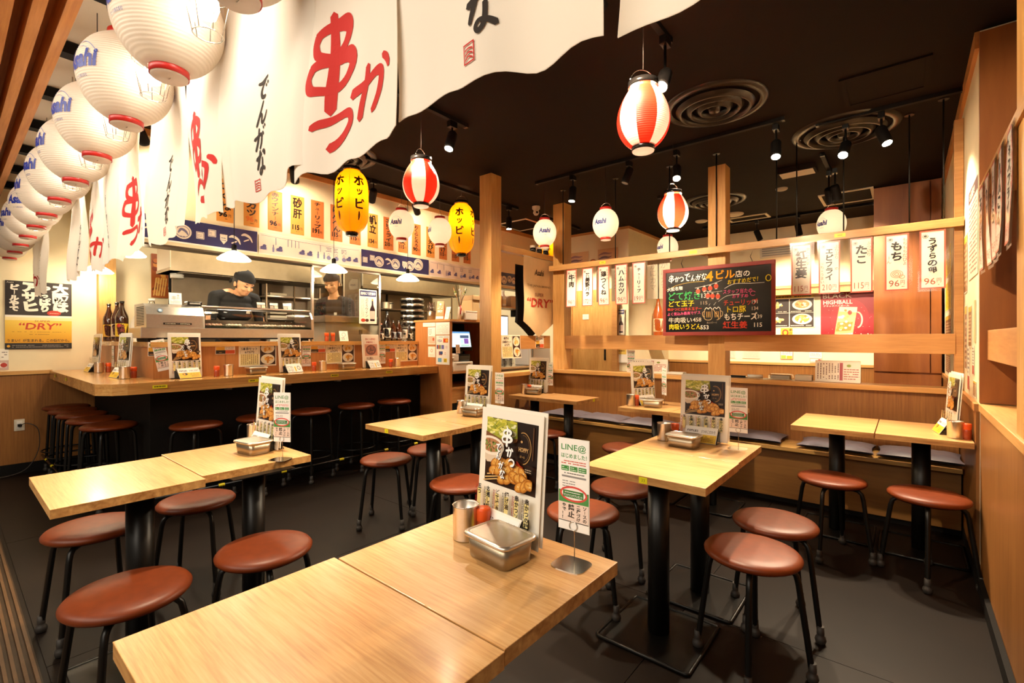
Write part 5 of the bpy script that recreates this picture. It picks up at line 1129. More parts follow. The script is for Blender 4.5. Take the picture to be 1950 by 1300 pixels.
cv = Cv(); cv.rect(0, 0, .06, .09, '#7fa6bd'); cv.frame(.01, .015, .04, .06, .005, '#4a7a98'); cv.build('bag_label', kbx, 'print', FX(.1005, -.02, .15)); wb_ = thing('white_carton', 'low white carton in front of the kraft bag', 'carton', (-4.03, 4.03, ZT)); box('carton', 'paper', (-.05, .06, -.09, .1, 0, .10), wb_, .003); box('carton_lid', 'paper', (-.052, .062, -.092, .102, .09, .105), wb_, .002)
# farther shelves: stacked black trays, bowls
bs0 = None
for i in range(6):
    lb = 'lacquered serving tray, number %s from the top of the stack behind the till-end bottles' % ('one two three four five six'.split()[i]); z = 1.78-.075*i
    if bs0 is None:
        bs0 = thing('serving_tray', lb, 'tray', (-5.1, 4.05, z), 0, 'stacked trays in the kitchen'); MB().lathe([(0, 0), (.15, 0), (.165, .03), (.16, .032), (.14, .012), (0, .012)], 30, cap=False).build('tray_dish', 'blackgloss', bs0); MB().lathe([(.12, .012), (.145, .014), (.15, .055), (.10, .06), (0, .06)], 30, cap=False).build('bowl_lid', 'steel', bs0)
    else: dup(bs0, (-5.1+.01*(i % 2), 4.05, z), .3*i, lb)
ks = thing('kitchen_shelf', 'dark shelf with pots below the farther extractor hood', 'shelf', (-5.6, 4.2, .2)); box('shelf_unit', 'steel_dark', (-.2, .15, -.6, .9, 0, 1.1), ks, .004); box('shelf_board', 'steel_dull', (-.2, .16, -.6, .9, 1.5, 1.515), ks)
for y in (-.6, .9): box('upright', 'steel_dull', (.14, .155, y-.01, y+.01, 1.1, 1.75), ks)
for i, (y, lb) in enumerate(((3.75, 'left'), (3.98, 'middle'), (4.25, 'right'), (4.5, 'far right'))):
    t = thing('cooking_pot', lb + ' steel pot on the dark kitchen shelf', 'pot', (-5.58, y, 1.716 if i % 2 else 1.30), 0, 'pots in the kitchen'); MB().lathe([(.07, 0), (.085, .01), (.085, .09), (.088, .092)], 24).build('pot_body', 'steel' if i % 2 else 'steel_dark', t); MB().tube([(.085, 0, .07), (.13, 0, .075), (.16, 0, .07)], .007, 6).build('pot_handle', 'blackpaint', t)
tw = thing('hand_towel_stack', 'bright pile of folded white towels on the kitchen worktop behind the bottles', 'towels', (-5.0, 3.75, 1.06))
box('kitchen_base', 'steel_dark', (-.2, .2, -.2, .5, -.86, 0.22), tw); 
for i in range(3): box('towel', 'offwhite', (-.15, .15, -.15, .12, .22+.035*i, .25+.035*i), tw, .012)
# behind the side screen
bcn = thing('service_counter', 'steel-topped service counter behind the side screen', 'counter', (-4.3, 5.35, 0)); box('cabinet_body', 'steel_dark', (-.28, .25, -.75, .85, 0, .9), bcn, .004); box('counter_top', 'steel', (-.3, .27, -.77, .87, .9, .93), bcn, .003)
ft = thing('small_fridge', 'small white fridge behind the side screen', 'fridge', (-4.02, 5.45, .931)); box('fridge_body', 'white', (-.25, 0.0, -.24, .24, 0, .34), ft, .01); box('fridge_door', 'white', (.003, .03, -.235, .235, .01, .33), ft, .008); box('door_handle', 'grey', (.03, .042, -.21, -.19, .12, .26), ft, .003)
m2 = thing('order_screen', 'bright blue-white order screen between the tall post and the pennant', 'monitor', (-4.35, 4.95, .931)); box('screen_body', 'grey', (-.02, .01, -.2, .2, .38, .70), m2, .006); cv = Cv(); cv.rect(0, 0, .37, .28, '#cfe0ee'); cv.rect(0, .1, .37, .012, '#a8c0d4'); cv.scrib(.02, .13, .3, .12, 4, '#b4c8d8'); cv.build('screen', m2, 'screen', FX(.0105, -.185, .40)); box('stand', 'grey', (-.06, .06, -.08, .08, 0, .02), m2); box('neck', 'grey', (-.02, 0, -.03, .03, .02, .4), m2)
for i, (y, lb) in enumerate(((4.72, 'left'), (4.86, 'right'))):
    t = thing('glass_jug', lb + ' clear glass jug on the service counter behind the side screen', 'jug', (-4.1, y, .931), 0, 'glass jugs on the service counter'); MB().lathe([(.045, 0), (.055, .01), (.06, .12), (.058, .12), (.053, .014), (0, .012)], 24, cap=False).build('jug_body', 'clear', t); MB().tube([(.058, 0, .1), (.09, 0, .09), (.09, 0, .04), (.058, 0, .03)], .006, 6).build('jug_handle', 'clear', t)
wbx = thing('white_bottle', 'white squeeze bottle on the high shelf left of the pennant', 'bottle', (-4.35, 5.05, 1.75)); MB().lathe([(.035, 0), (.042, .01), (.042, .13), (.018, .17), (.016, .21), (.022, .22), (0, .23)], 20).build('bottle_body', 'white', wbx); MB().lathe([(.0425, .04), (.0425, .1)], 20, cap=False).build('label', 'gold', wbx)
ws = thing('wall_shelf', 'narrow shelf above the order screen behind the side screen', 'shelf', (-4.45, 5.2, 1.73)); box('shelf_board', 'oak_y', (-.14, .2, -.4, .7, 0, .02), ws); box('bracket', 'black', (-.14, .1, .3, .32, -.1, 0), ws)
for i, (y, c, lb) in enumerate(((4.9, '#d9b37c', 'kraft'), (5.25, '#c9b59a', 'tan'), (5.5, '#e8dcc4', 'cream'))):
    t = thing('carton', lb + '-coloured carton on the shelf behind the side screen', 'carton', (-4.42, y+.02, 1.752), 0, 'cartons on the wall shelf'); box('carton_body', plain('carton_'+lb, c, .8), (-.1, .1, -.08, .08, 0, .14+.02*i), t, .003); box('tape', 'offwhite', (-.101, .101, -.012, .012, .12+.02*i, .1415+.02*i), t)
# ------------------------------------------------------------------ price cards on the bulkhead over the kitchen
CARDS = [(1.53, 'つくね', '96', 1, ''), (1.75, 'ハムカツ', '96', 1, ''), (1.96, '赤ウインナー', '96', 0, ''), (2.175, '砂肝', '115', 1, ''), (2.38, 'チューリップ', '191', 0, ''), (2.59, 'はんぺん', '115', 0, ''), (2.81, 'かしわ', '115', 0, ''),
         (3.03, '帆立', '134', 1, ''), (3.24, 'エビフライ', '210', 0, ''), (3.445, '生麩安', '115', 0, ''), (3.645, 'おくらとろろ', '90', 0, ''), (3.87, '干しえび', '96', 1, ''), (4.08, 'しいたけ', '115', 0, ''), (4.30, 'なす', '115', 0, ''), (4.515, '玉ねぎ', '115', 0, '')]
for i, (y, t, p, lit_tone, _) in enumerate(CARDS):
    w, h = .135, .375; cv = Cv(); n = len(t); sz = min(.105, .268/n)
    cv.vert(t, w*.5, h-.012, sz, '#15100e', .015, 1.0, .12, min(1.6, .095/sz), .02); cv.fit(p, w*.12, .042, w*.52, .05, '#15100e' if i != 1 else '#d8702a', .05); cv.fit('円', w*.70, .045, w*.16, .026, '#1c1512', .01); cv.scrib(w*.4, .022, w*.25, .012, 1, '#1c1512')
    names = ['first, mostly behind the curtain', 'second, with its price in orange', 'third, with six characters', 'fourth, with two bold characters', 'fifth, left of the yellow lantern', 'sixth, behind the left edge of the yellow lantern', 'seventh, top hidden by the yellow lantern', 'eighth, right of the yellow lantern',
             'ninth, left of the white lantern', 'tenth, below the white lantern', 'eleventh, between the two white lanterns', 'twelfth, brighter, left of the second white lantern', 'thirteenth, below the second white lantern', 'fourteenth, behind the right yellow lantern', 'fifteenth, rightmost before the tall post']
    sheet('price_card', 'orange price card over the kitchen, ' + names[i], 'price card', FX(-4.597, y, 2.325), w, h, cv, plain('card_kraft%d' % i, '#d68f3e' if lit_tone else '#c46f34', .7), group='orange price cards over the kitchen')  # the paler orange puts spotlight brightness into the card colour
# printed cloth banners below them
def banner(y0, y1, kind, label):
    w, h = y1-y0, .20; cv = Cv(.00003); R = random.Random(int(y0*10))
    if kind == 'n':
        cv.rect(0.004, .012, w-.008, h-.014, '#2a2c58')
        x = .05
        while x < w-.06:
            k = R.choice('ooodsvo'); c = '#d9cbb8'; cy = h*R.uniform(.42, .62)
            if k == 'o':
                r = R.choice((.05, .06, .07)); cv.circ(x, cy, r*1.05, r, c, 20); cv.ring(x, cy, r*.86, r*.8, .005, '#6a6480', 20); cv.stroke([(x-r*.5, cy-.01, .006), (x-.01, cy+.02, .01), (x+r*.35, cy+.005, .009), (x+r*.6, cy-.02, .004)], '#6a6480'); cv.scrib(x-r*.4, cy-r*.75, r*.8, r*.25, 1, '#6a6480'); x += r*2.1
            elif k == 'd': cv.stroke([(x-.04, cy+.02, .006), (x-.01, cy+.03, .012), (x+.03, cy+.01, .01), (x+.05, cy-.03, .004)], c); cv.stroke([(x-.02, cy-.03, .005), (x+.02, cy-.01, .006)], c); x += .1
            elif k == 's': cv.rect(x-.03, cy-.03, .06, .06, c); cv.frame(x-.026, cy-.026, .052, .052, .004, '#6a6480'); cv.scrib(x-.018, cy-.012, .036, .024, 2, '#6a6480'); x += .09
            else: cv.poly([(x-.03, cy+.04), (x+.03, cy+.04), (x+.028, cy-.01), (x, cy-.045), (x-.028, cy-.01)], c); cv.scrib(x-.02, cy-.02, .04, .04, 2, '#6a6480'); x += .085
    else:
        cv.rect(.004, .008, w-.008, h-.012, '#e2cfc0'); B = '#4a4a78'
        cv.stroke([(.02, h*.88), (w*.5, h*.83), (w-.02, h*.88)], B, .0012)
        x = .04
        while x < w-.05:
            k = R.random()
            if k < .3: cv.circ(x, h*.3, .03, .018, B, 10); cv.circ(x+.01, h*.4, .018, .014, B, 8); cv.scrib(x-.035, h*.2, .07, .03, 2, '#6a6a94'); x += .08
            elif k < .5: cv.rect(x, h*.5, .005, h*.34, B); x += .035
            elif k < .7: cv.rect(x, h*.16, .018, h*.22, '#7a7aa0'); cv.rect(x+.005, h*.38, .008, h*.12, B); x += .03
            else: cv.scrib(x, h*.55, .06, .05, 3, B); cv.circ(x+.03, h*.25, .025, .022, '#7a7aa0', 9); cv.ring(x+.03, h*.42, .014, .014, .003, B, 12); x += .085
    b = lambda u, v: .004 + .005*math.sin(u*w*7)*(.4+.6*(1-v)) + .0018*math.sin(u*w*31+v*5)
    sheet('cloth_banner', label, 'banner', FX(-4.588, y0, 2.085), w, h, cv, 'paper', 'print', .0008, 'printed banners below the price cards', b)
banner(.98, 1.865, 'n', 'navy cloth banner with round crests, left end by the curtain'); banner(1.875, 2.93, 'w', 'pale banner with blue drawings left of the middle pendant lamp'); banner(2.94, 3.90, 'n', 'navy cloth banner with round crests behind the right pendant lamp'); banner(3.91, 4.86, 'w', 'pale banner with blue drawings left of the tall post'); banner(5.0, 5.9, 'n', 'navy cloth banner seen right of the tall post')
# ------------------------------------------------------------------ sheets pinned to the counter back
def flyer(name, label, fn, w=.155, h=.105):
    cv = Cv(); cv.rect(.003, .003, w-.006, h-.006, '#f3e6d6'); cv.rect(.003, .003, w*.48, h*.30, '#2a201c'); cv.rect(w*.5, .003, w*.48, h*.30, '#d2542c'); cv.rect(.003, h*.32, w*.45, h*.28, '#e0a83a'); cv.circ(w*.14, h*.78, w*.08, h*.12, '#6a7a3a', 8); cv.fit('いいね！', w*.3, h*.68, w*.62, h*.18, '#5a4a3a', .01); cv.scrib(w*.5, h*.36, w*.42, h*.24, 3, '#a08a78'); cv.scrib(w*.08, h*.08, w*.34, h*.12, 1, '#c8a070')
    return sheet(name, label, 'flyer', fn, w, h, cv, group='orange and black flyers')
def five(label, fn, w=.325, h=.225, bend=None):
    cv = Cv(); R = random.Random(5); cv.rect(.004, .004, w-.008, h-.008, '#f2e2c4'); cv.rect(.012, .012, w*.48, h*.44, '#e6cf8e'); cv.vscrib(.016, .018, w*.46, h*.40, 9, '#7a5a34', .35)
    cv.frame(.012, h*.5, w*.48, h*.44, .0015, '#8a7a5c'); cv.fit('串揚の', w*.13, h*.80, w*.24, h*.11, '#3a2c22', .02); cv.fit('5本串セット', w*.06, h*.64, w*.42, h*.13, '#3a2c22', .02); cv.fit('675円', w*.15, h*.52, w*.24, h*.10, '#3a2c22', .02)
    cv.rect(w*.55, .012, w*.42, h-.024, '#3a2014')
    for by in (.72, .27):
        cv.circ(w*.76, h*by, w*.19, h*.21, '#e8d8bc', 20)
        for i in range(20): a = R.uniform(0, 6.28); q = R.uniform(0, .8); cv.circ(w*.76+w*.15*q*math.cos(a), h*by+h*.16*q*math.sin(a), w*.045, h*.045, R.choice(['#d99a3c', '#e8b860', '#c47f2a', '#eecb86', '#b56a20']), 8, a)
    return sheet('set_menu_sheet', label, 'poster', fn, w, h, cv, group='five-skewer price sheets', bend=bend)
def line_sheet(label, fn, sc=1.0):
    o = MB().add([fn(x, y, z) for z in (-.001, 0) for x, y in ((0, 0), (.088, 0), (.088, .25), (0, .25))], [(0, 3, 2, 1), (4, 5, 6, 7), (0, 1, 5, 4), (1, 2, 6, 5), (2, 3, 7, 6), (3, 0, 4, 7)], False).build('sign_card', 'paper'); tag(o, label, 'sign card', 'green lettered cards pinned to the counter back')
    me = LINE.copy(); 
    for v in me.vertices: x, y, z = v.co; v.co = fn(x+.044, z, -y + .0004)
    put('card_print', me, o); return o
XU = -4.543
def FXr(y, z, a): c, s = math.cos(a), math.sin(a); return face((XU, y, z), (0, c, s), (0, -s, c), (1, 0, 0))
flyer('flyer', 'orange and black flyer half behind the tilted sign card', FX(XU, 1.035, 1.165), .12, .11); flyer('flyer', 'orange and black flyer pinned right of the left menu stand', FX(XU, 1.505, 1.168)); flyer('flyer', 'orange and black flyer pinned right of the middle menu stand', FX(XU, 2.35, 1.163)); flyer('flyer', 'orange and black flyer pinned right of the red stew menu', FX(XU, 3.215, 1.153), .145)
five('price sheet for five skewers pinned behind the left sauce box', FX(XU, 1.69, 1.052)); five('price sheet for five skewers pinned behind the middle sauce box', FX(XU, 2.51, 1.045)); five('price sheet for five skewers pinned next to the till panel', FX(XU, 3.362, 1.035))
line_sheet('tilted white sign card with green heading pinned at the counter corner', FXr(1.10, 1.04, .20)); line_sheet('white sign card with green heading pinned right of the middle menu stand', FX(XU, 2.262, 1.03)); line_sheet('white sign card half hidden behind the red stew menu', FX(XU, 3.14, 1.02))
line_sheet('white sign card pinned to the short arm of the counter back', FY(-5.92, 1.064, 1.03)); flyer('flyer', 'small flyer pinned to the short arm of the counter back', FY(-5.50, 1.064, 1.16), .17, .105)
# notices on the till panel
TY = 3.698
def notice(label, x0, x1, z0, z1, draw=None, Y=TY, col='#f6efe2', cat='notice', group='notices on the till panel', fn=None):
    w, h = x1-x0, z1-z0; cv = Cv(); cv.rect(.002, .002, w-.004, h-.004, col)
    if draw: draw(cv, w, h)
    else: cv.scrib(w*.1, h*.1, w*.8, h*.75, max(2, int(h/.022)), '#b8a894', .25)
    return sheet('notice', label, cat, fn or FY(x0, Y, z0), w, h, cv, group=group)
notice('small wide notice at the top left of the till panel', -4.455, -4.235, 1.445, 1.49); notice('square notice at the top right of the till panel', -4.225, -3.99, 1.35, 1.49)
def dq(cv, w, h): cv.rect(w*.05, h*.05, w*.9, h*.42, '#e4bda0'); cv.scrib(w*.1, h*.55, w*.45, h*.35, 4, '#8a7a6a'); cv.circ(w*.75, h*.3, w*.14, h*.1, '#c8603c', 12); cv.scrib(w*.1, h*.42, w*.6, h*.06, 1, '#b84a30')
notice('pinkish notice on the left of the till panel', -4.365, -4.233, 1.235, 1.437, dq)
def dcards(cv, w, h):
    cv.scrib(w*.06, h*.92, w*.88, h*.04, 1, '#8a8aa8', .5); cv.fit('VISA', w*.1, h*.77, w*.34, h*.09, '#27407e', .02, .1)
    cv.rect(w*.54, h*.75, w*.36, h*.15, '#d2702c'); cv.circ(w*.65, h*.825, w*.09, h*.05, '#c8321e', 14); cv.circ(w*.78, h*.825, w*.09, h*.05, '#e8a83a', 14)
    for i, c in enumerate(('#3a4a8a', '#b8402c', '#4a7a3a')): cv.rect(w*(.06+.1*i), h*.53, w*.09, h*.14, c)
    cv.rect(w*.40, h*.53, w*.2, h*.14, '#6a6aa8'); cv.rect(w*.70, h*.55, w*.16, h*.10, '#e8d4cc'); cv.rect(w*.22, h*.32, w*.24, h*.13, '#8a3a4a'); cv.rect(w*.3, h*.35, w*.2, h*.1, '#2c4a7e'); cv.scrib(w*.64, h*.33, w*.1, h*.1, 2, '#d2705a'); cv.rect(w*.14, h*.08, w*.28, h*.14, '#6aa6cc'); cv.rect(w*.57, h*.08, w*.24, h*.13, '#e8c81e'); cv.fit('iD', w*.62, h*.10, w*.14, h*.08, '#4a3a10', .02)
notice('white notice of payment card marks on the till panel', -4.22, -3.99, 1.005, 1.34, dcards)
def dp(cv, w, h): cv.ring(w*.5, h*.62, w*.14, h*.16, w*.05, '#c87a4a', 16); cv.scrib(w*.2, h*.15, w*.6, h*.12, 1, '#c8a088')
notice('small square notice with a ring mark low on the till panel', -4.36, -4.233, 1.085, 1.21, dp)
cv = Cv(); w, h = .225, .38; cv.rect(.004, .004, w-.008, h-.008, '#efe4d0'); cv.rect(.008, h*.80, w-.016, h*.17, '#2c3266'); cv.fit('店内にて販売中', w*.08, h*.84, w*.84, h*.09, '#f4eee0', .03); cv.vert('ぶどうワイン', w*.42, h*.76, h*.095, '#2a201c', .02, 1, .1); cv.vscrib(w*.10, h*.2, w*.18, h*.52, 3, '#b8a088', .3)
cv.poly([(w*.62, h*.08), (w*.88, h*.08), (w*.9, h*.42), (w*.80, h*.55), (w*.79, h*.72), (w*.71, h*.72), (w*.70, h*.55), (w*.6, h*.42)], '#2a141c'); cv.rect(w*.62, h*.14, w*.26, h*.24, '#cdb6a8'); cv.rect(w*.705, h*.68, w*.09, h*.06, '#c89a4a'); cv.circ(w*.22, h*.10, w*.13, h*.05, '#b8402c', 12); cv.circ(w*.44, h*.10, w*.10, h*.045, '#4a2a20', 12)
WINE = cv.mesh('print', 'printgloss', FX(0, 0, 0))
o = sheet('wine_poster', 'white poster with navy heading and dark bottle stuck to the glass screen', 'poster', FX(-4.642, 2.955, 1.47), w, h, None); put('print', WINE, o, (-4.642, 2.955, 1.47))
# orange poster at the kitchen's left end
cv = Cv(); w, h = .24, .50; R = random.Random(8); cv.rect(0, 0, w, h, '#a8541e')
for i in range(26): cv.circ(w*R.uniform(.12, .7), h*R.uniform(.08, .9), w*.12, h*.05, R.choice(['#c8702a', '#8a3c14', '#e0a04a', '#d98a34', '#6b2c10']), 9, R.uniform(0, 3))
for i in range(5): cv.stroke([(w*(.1+.1*i), h*.05), (w*(.2+.1*i), h*.45)], '#e8c070', .006)
cv.vert('おいしい串', w*.80, h*.94, h*.15, '#f4e6cc', .02)
sheet('food_poster', 'tall orange food poster at the left end of the kitchen wall', 'poster', FX(-6.585, 1.53, 1.77), w, h, cv)
# ------------------------------------------------------------------ poster on the left wall
cv = Cv(); w, h = .47, .66; cv.rect(0, 0, w, h, '#f4e8d0'); cv.rect(0, h*.5, w, h*.5, '#231a18')
R = random.Random(2)
for (t, x, y, s) in (('大阪は', .82, .985, .155), ('やっぱり', .58, .95, .108), ('アサヒ', .36, .985, .155), ('ビールやで', .13, .945, .085)): cv.vert(t, w*x, h*y, h*s, '#f6efe0', .05, .92, .1, 1.15, .025)
cv.circ(w*.72, h*.54, w*.11, h*.04, '#b8301e', 16); cv.scrib(w*.65, h*.525, w*.14, h*.03, 1, '#e8a090'); cv.rect(w*.68, h*.5, w*.09, h*.02, '#b8301e'); cv.fit('Asahi', w*.02, h*.965, w*.10, h*.018, '#cfc4b4', .02, .1)
for i in range(22): cv.rect(0, h*(.055+.0195*i), w, h*.021, tuple((a*(1-i/22)+b*i/22)/255 for a, b in zip((217, 150, 20), (244, 214, 96))) if i < 19 else '#f4e2a8')
cv.rect(0, h*.47, w, h*.03, '#f6efe2'); cv.fit('SUPER', w*.42, h*.40, w*.24, h*.03, '#a8542c', .0, .2); cv.fit('“DRY”', w*.18, h*.29, w*.64, h*.10, '#c23a22', .02, .15); cv.scrib(w*.1, h*.245, w*.8, h*.02, 1, '#b8862c', .4); cv.scrib(w*.35, h*.21, w*.3, h*.015, 1, '#8a5a20', .4)
cv.fit('うまい！が生まれる。この街だから。', w*.03, h*.105, w*.93, h*.045, '#2a1c10', .02); cv.rect(0, 0, w, h*.09, '#1f1a18'); cv.scrib(w*.1, h*.02, w*.85, h*.05, 2, '#8a8078', .4); cv.circ(w*.05, h*.045, w*.025, h*.018, '#e8a82a', 10)
sheet('beer_poster', 'large beer poster, black above golden, on the left cream wall', 'poster', FX(-6.592, .395, 1.20), w, h, cv)
def dql(cv, w, h): cv.rect(0, 0, w, h*.46, '#cdb0a4'); cv.scrib(w*.05, h*.56, w*.9, h*.34, 3, '#7a706a'); cv.rect(w*.08, h*.12, w*.84, h*.22, '#efe6dc'); cv.circ(w*.8, h*.23, w*.14, h*.11, '#b8382c', 14)
notice('small grey notice low on the left wall below the beer poster', 0, .16, 0, .20, dql, fn=FX(-6.592, .26, 1.005), group='small notices on far walls')
ol = thing('wall_socket', 'cream wall socket with a plug on the left wood panelling', 'socket', (-6.584, .49, .47)); box('plate', 'offwhite', (0, .008, -.036, .036, -.055, .055), ol, .003); box('socket_face', 'white', (.008, .012, -.02, .02, -.04, .04), ol, .002); box('plug', 'blackgloss', (.012, .05, -.015, .015, -.012, .014), ol, .004)
cbl = thing('power_cord', 'thin dark power cord hanging from the left wall socket to the floor', 'cord', (-6.53, .49, .47)); MB().tube(catmull([(0, 0, 0), (.03, .05, .02), (.05, .12, -.05), (.05, .12, -.25), (.05, .03, -.42), (.06, -.15, -.463), (.06, -.35, -.463)], 6), .004, 6).build('cord_line', 'cable', cbl)
# ------------------------------------------------------------------ gold pennant
pn = thing('gold_pennant', 'gold satin pennant with beer lettering hanging in the side screen', 'pennant', (-3.125, 4.24, 0)); 
def pen(X0, dy, mat, nm, zt=2.18, zb=1.315, zs=1.49, hw=.285):
    def P(u, v):
        zbm = zs + (zb-zs)*(1-abs(2*u-1)); z = zbm + (zt-zbm)*v; yy = (2*u-1)*hw*(1-.04*math.sin(PI*v))
        return (X0 + .008*math.sin(u*9)*(1-v) + .006*math.sin(v*7), dy+yy, z)
    g = MB(); g.grid(P, 20, 24); g.grid(lambda a, b: (lambda p: (p[0]-.002, p[1], p[2]))(P(1-a, b)), 20, 24); return g.build(nm, mat, pn), P
pen(-.09, -.03, 'blackpaint', 'back_cloth', 2.10, 1.31, 1.48); gp, PF = pen(0, 0, 'gold', 'front_cloth')
for wd, x_, y_, w_, h_, c_, bo, shr_ in (('Asahi', .20, .68, .17, .065, '#2a1c14', .02, .12), ('THE JAPAN BRAND', .06, .545, .45, .03, '#6b4a2c', 0, 0), ('SUPER', .20, .45, .17, .036, '#7a3426', 0, .15), ('“DRY”', .03, .33, .50, .10, '#a8281e', .02, .2)):
    cv = Cv(); cv.fit(wd, x_, y_, w_, h_, c_, bo, shr_)
    cv.build('lettering', pn, 'print', lambda x, y, z: (lambda p: (p[0]+.003+z, p[1], 1.318+y))(PF(min(1, max(0, x/.57)), min(1, max(0, (y-.12)/.74)))))
MB().tube([(.0, -.29, 2.185), (0, .29, 2.185)], .006, 8).build('hanging_rod', 'steel', pn)
struct(box('trim_7', 'oak_y', (-3.2, -3.12, 3.57, 4.5, 2.19, 2.25), None, .003))
for i in range(3):
    t = thing('spool', 'dark-topped cream jar, %s of three in a row above the pennant' % ('first', 'second', 'third')[i], 'jar', (-3.16, 4.17+.12*i, 2.251), 0, 'jars above the pennant'); MB().lathe([(.03, 0), (.034, .03), (.03, .05)], 16).build('jar_body', 'blackgloss', t); MB().lathe([(.032, .05), (.032, .075), (0, .078)], 16, cap=False).build('jar_lid', 'offwhite', t)
five('curling price sheet for five skewers hung on the side screen plank', FX(-3.158, 3.63, 1.10), .31, .24, lambda u, v: .02*(1-v)**2 + .008*math.sin(u*3)); flyer('flyer', 'orange and black flyer on the side screen plank below the pennant', FX(-3.158, 4.22, 1.20), .15, .13)
# ------------------------------------------------------------------ chalkboard
cbd = thing('menu_blackboard', 'blackboard menu with red frame and coloured chalk lettering hung on the middle post', 'blackboard', (-1.283, 4.335, 1.335)); BW, BH = .925, .605
box('slate', 'blackgloss', (-BW/2, BW/2, -.004, .012, 0, BH), cbd)
M['redframe'] = plain('red_frame', '#8a2418', .5)
for b in ((-BW/2-.005, BW/2+.005, -.014, .016, -.005, .028), (-BW/2-.005, BW/2+.005, -.014, .016, BH-.028, BH+.005), (-BW/2-.005, -BW/2+.023, -.014, .016, .028, BH-.028), (BW/2-.023, BW/2+.005, -.014, .016, .028, BH-.028)): box('frame_bar', 'redframe', b, cbd, .003)
for x in (-.28, .30): MB().tube([(x, 0, BH), (x-.02, 0, BH+.05), (x, 0, BH+.10), (x+.02, 0, BH+.05), (x, 0, BH)], .003, 6).build('hook', 'blackgloss', cbd)
cv = Cv(); Wc, Yc, Gc, Rc, Pc, Oc = '#f4efe4', '#e8d21e', '#3fae5c', '#d8402c', '#e0548a', '#f0a01e'
x = .045
for ch, w in zip('串かつでんがな', (.055, .045, .045, .06, .045, .05, .05)): cv.brush(ch, x, .485, w*1.25, Wc, .8, .9); x += w
cv.text('4', .385, .475, .12, Oc, .03); cv.text('ビル', .455, .49, .085, Oc, .03); cv.text('店の', .625, .495, .06, Wc, .02); cv.text('おすすめだで！', .56, .435, .045, Yc, .012, .85, shear=.15, rot=.05); cv.ring(.88, .465, .022, .028, .006, Yc)
cv.stroke([(.03, .415), (.12, .455), (.25, .475), (.37, .475)], '#b89a3a', .002); cv.stroke([(.54, .40), (.62, .435), (.75, .43), (.85, .43)], Wc, .002)
cv.text('大阪名物', .035, .405, .038, Wc, .02, .95, rot=.08); cv.text('どて焼き', .035, .325, .082, Gc, .012, .95); cv.text('134', .335, .33, .055, Wc, .01); cv.text('どて玉子', .04, .265, .058, Yc, .01, 1.05); cv.text('115', .33, .27, .042, '#c8b8a0', .0, 1.1)
cv.text('串かつに出来る玉子ー', .035, .225, .03, Rc, .01, 1.05); cv.text('よく煮込み最高でゲス', .035, .18, .032, Pc, .012, .95, rot=.03); cv.text('牛肉吸い', .045, .115, .055, '#d8cbb8', .008); cv.text('458', .27, .12, .05, '#d8cbb8', .01); cv.text('肉吸いうどん', .05, .055, .056, Yc, .01, .88); cv.text('553', .335, .05, .05, Wc, .012)
for i, (a, b) in enumerate(((.315, .39), (.37, .405), (.42, .41), (.47, .425), (.40, .345), (.44, .34), (.485, .335))):
    cv.circ(a, b, .02, .022, '#e0604a', 12); cv.rect(a-.009, b+.02, .018, .006, Wc); cv.rect(a-.009, b-.026, .018, .006, Wc); cv.stroke([(a, b+.02), (a, b+.035)], Wc, .0012, 2)
cv.stroke([(.29, .42), (.38, .435), (.45, .45), (.52, .475)], Wc, .0015); cv.stroke([(.37, .395), (.43, .375), (.52, .38)], Wc, .0015)
for a, s in ((.405, 1), (.475, -1)):
    cv.stroke([(a-.03, .225), (a-.026*s-.01, .15), (a, .13), (a+.03, .15), (a+.03, .225)], '#d8b888', .0025); cv.stroke([(a-.03, .225), (a-.015, .24), (a, .228), (a+.015, .242), (a+.03, .225)], Wc, .003)
    for q in range(3): cv.stroke([(a-.015+.014*q, .205), (a-.012+.014*q, .155)], '#e0b060', .0025)
    cv.stroke([(a-.033*s, .21), (a-.05*s, .195), (a-.045*s, .165), (a-.03*s, .16)], '#d8b888', .0025)
cv.stroke([(.41, .26), (.42, .275)], Wc, .0015); cv.stroke([(.45, .26), (.47, .285)], Wc, .0015); cv.text('カンパーイ', .39, .10, .02, '#c8b8a0', 0, .9)
cv.text('スタッフ当たの', .525, .355, .042, Pc, .01, .8, shear=.1); cv.text('おすすめ', .60, .315, .036, Pc, .012, .9, shear=.1); cv.ring(.765, .345, .022, .02, .004, Pc, 14, .5, 5.6)
cv.stroke([(.49, .29), (.56, .335), (.66, .345)], Wc, .0018); cv.text('チューリップ', .53, .255, .055, Rc, .01, .82); cv.text('191', .75, .26, .042, Wc, .0, .9); cv.text('トロ豚', .545, .195, .062, Yc, .01, .9); cv.text('134', .75, .205, .042, '#d8cbb8', .0, .9); cv.text('もちチーズ', .535, .13, .066, Wc, .015, .80); cv.text('139', .775, .135, .045, Wc, .0, .9); cv.text('紅生姜', .525, .06, .066, Rc, .015, 1.0); cv.text('115', .765, .065, .05, Wc, .015, .95)
cv.build('chalk_lettering', cbd, 'norenprint', face((-BW/2, -.0045, 0), (1, 0, 0), (0, 0, 1), (0, -1, 0)))
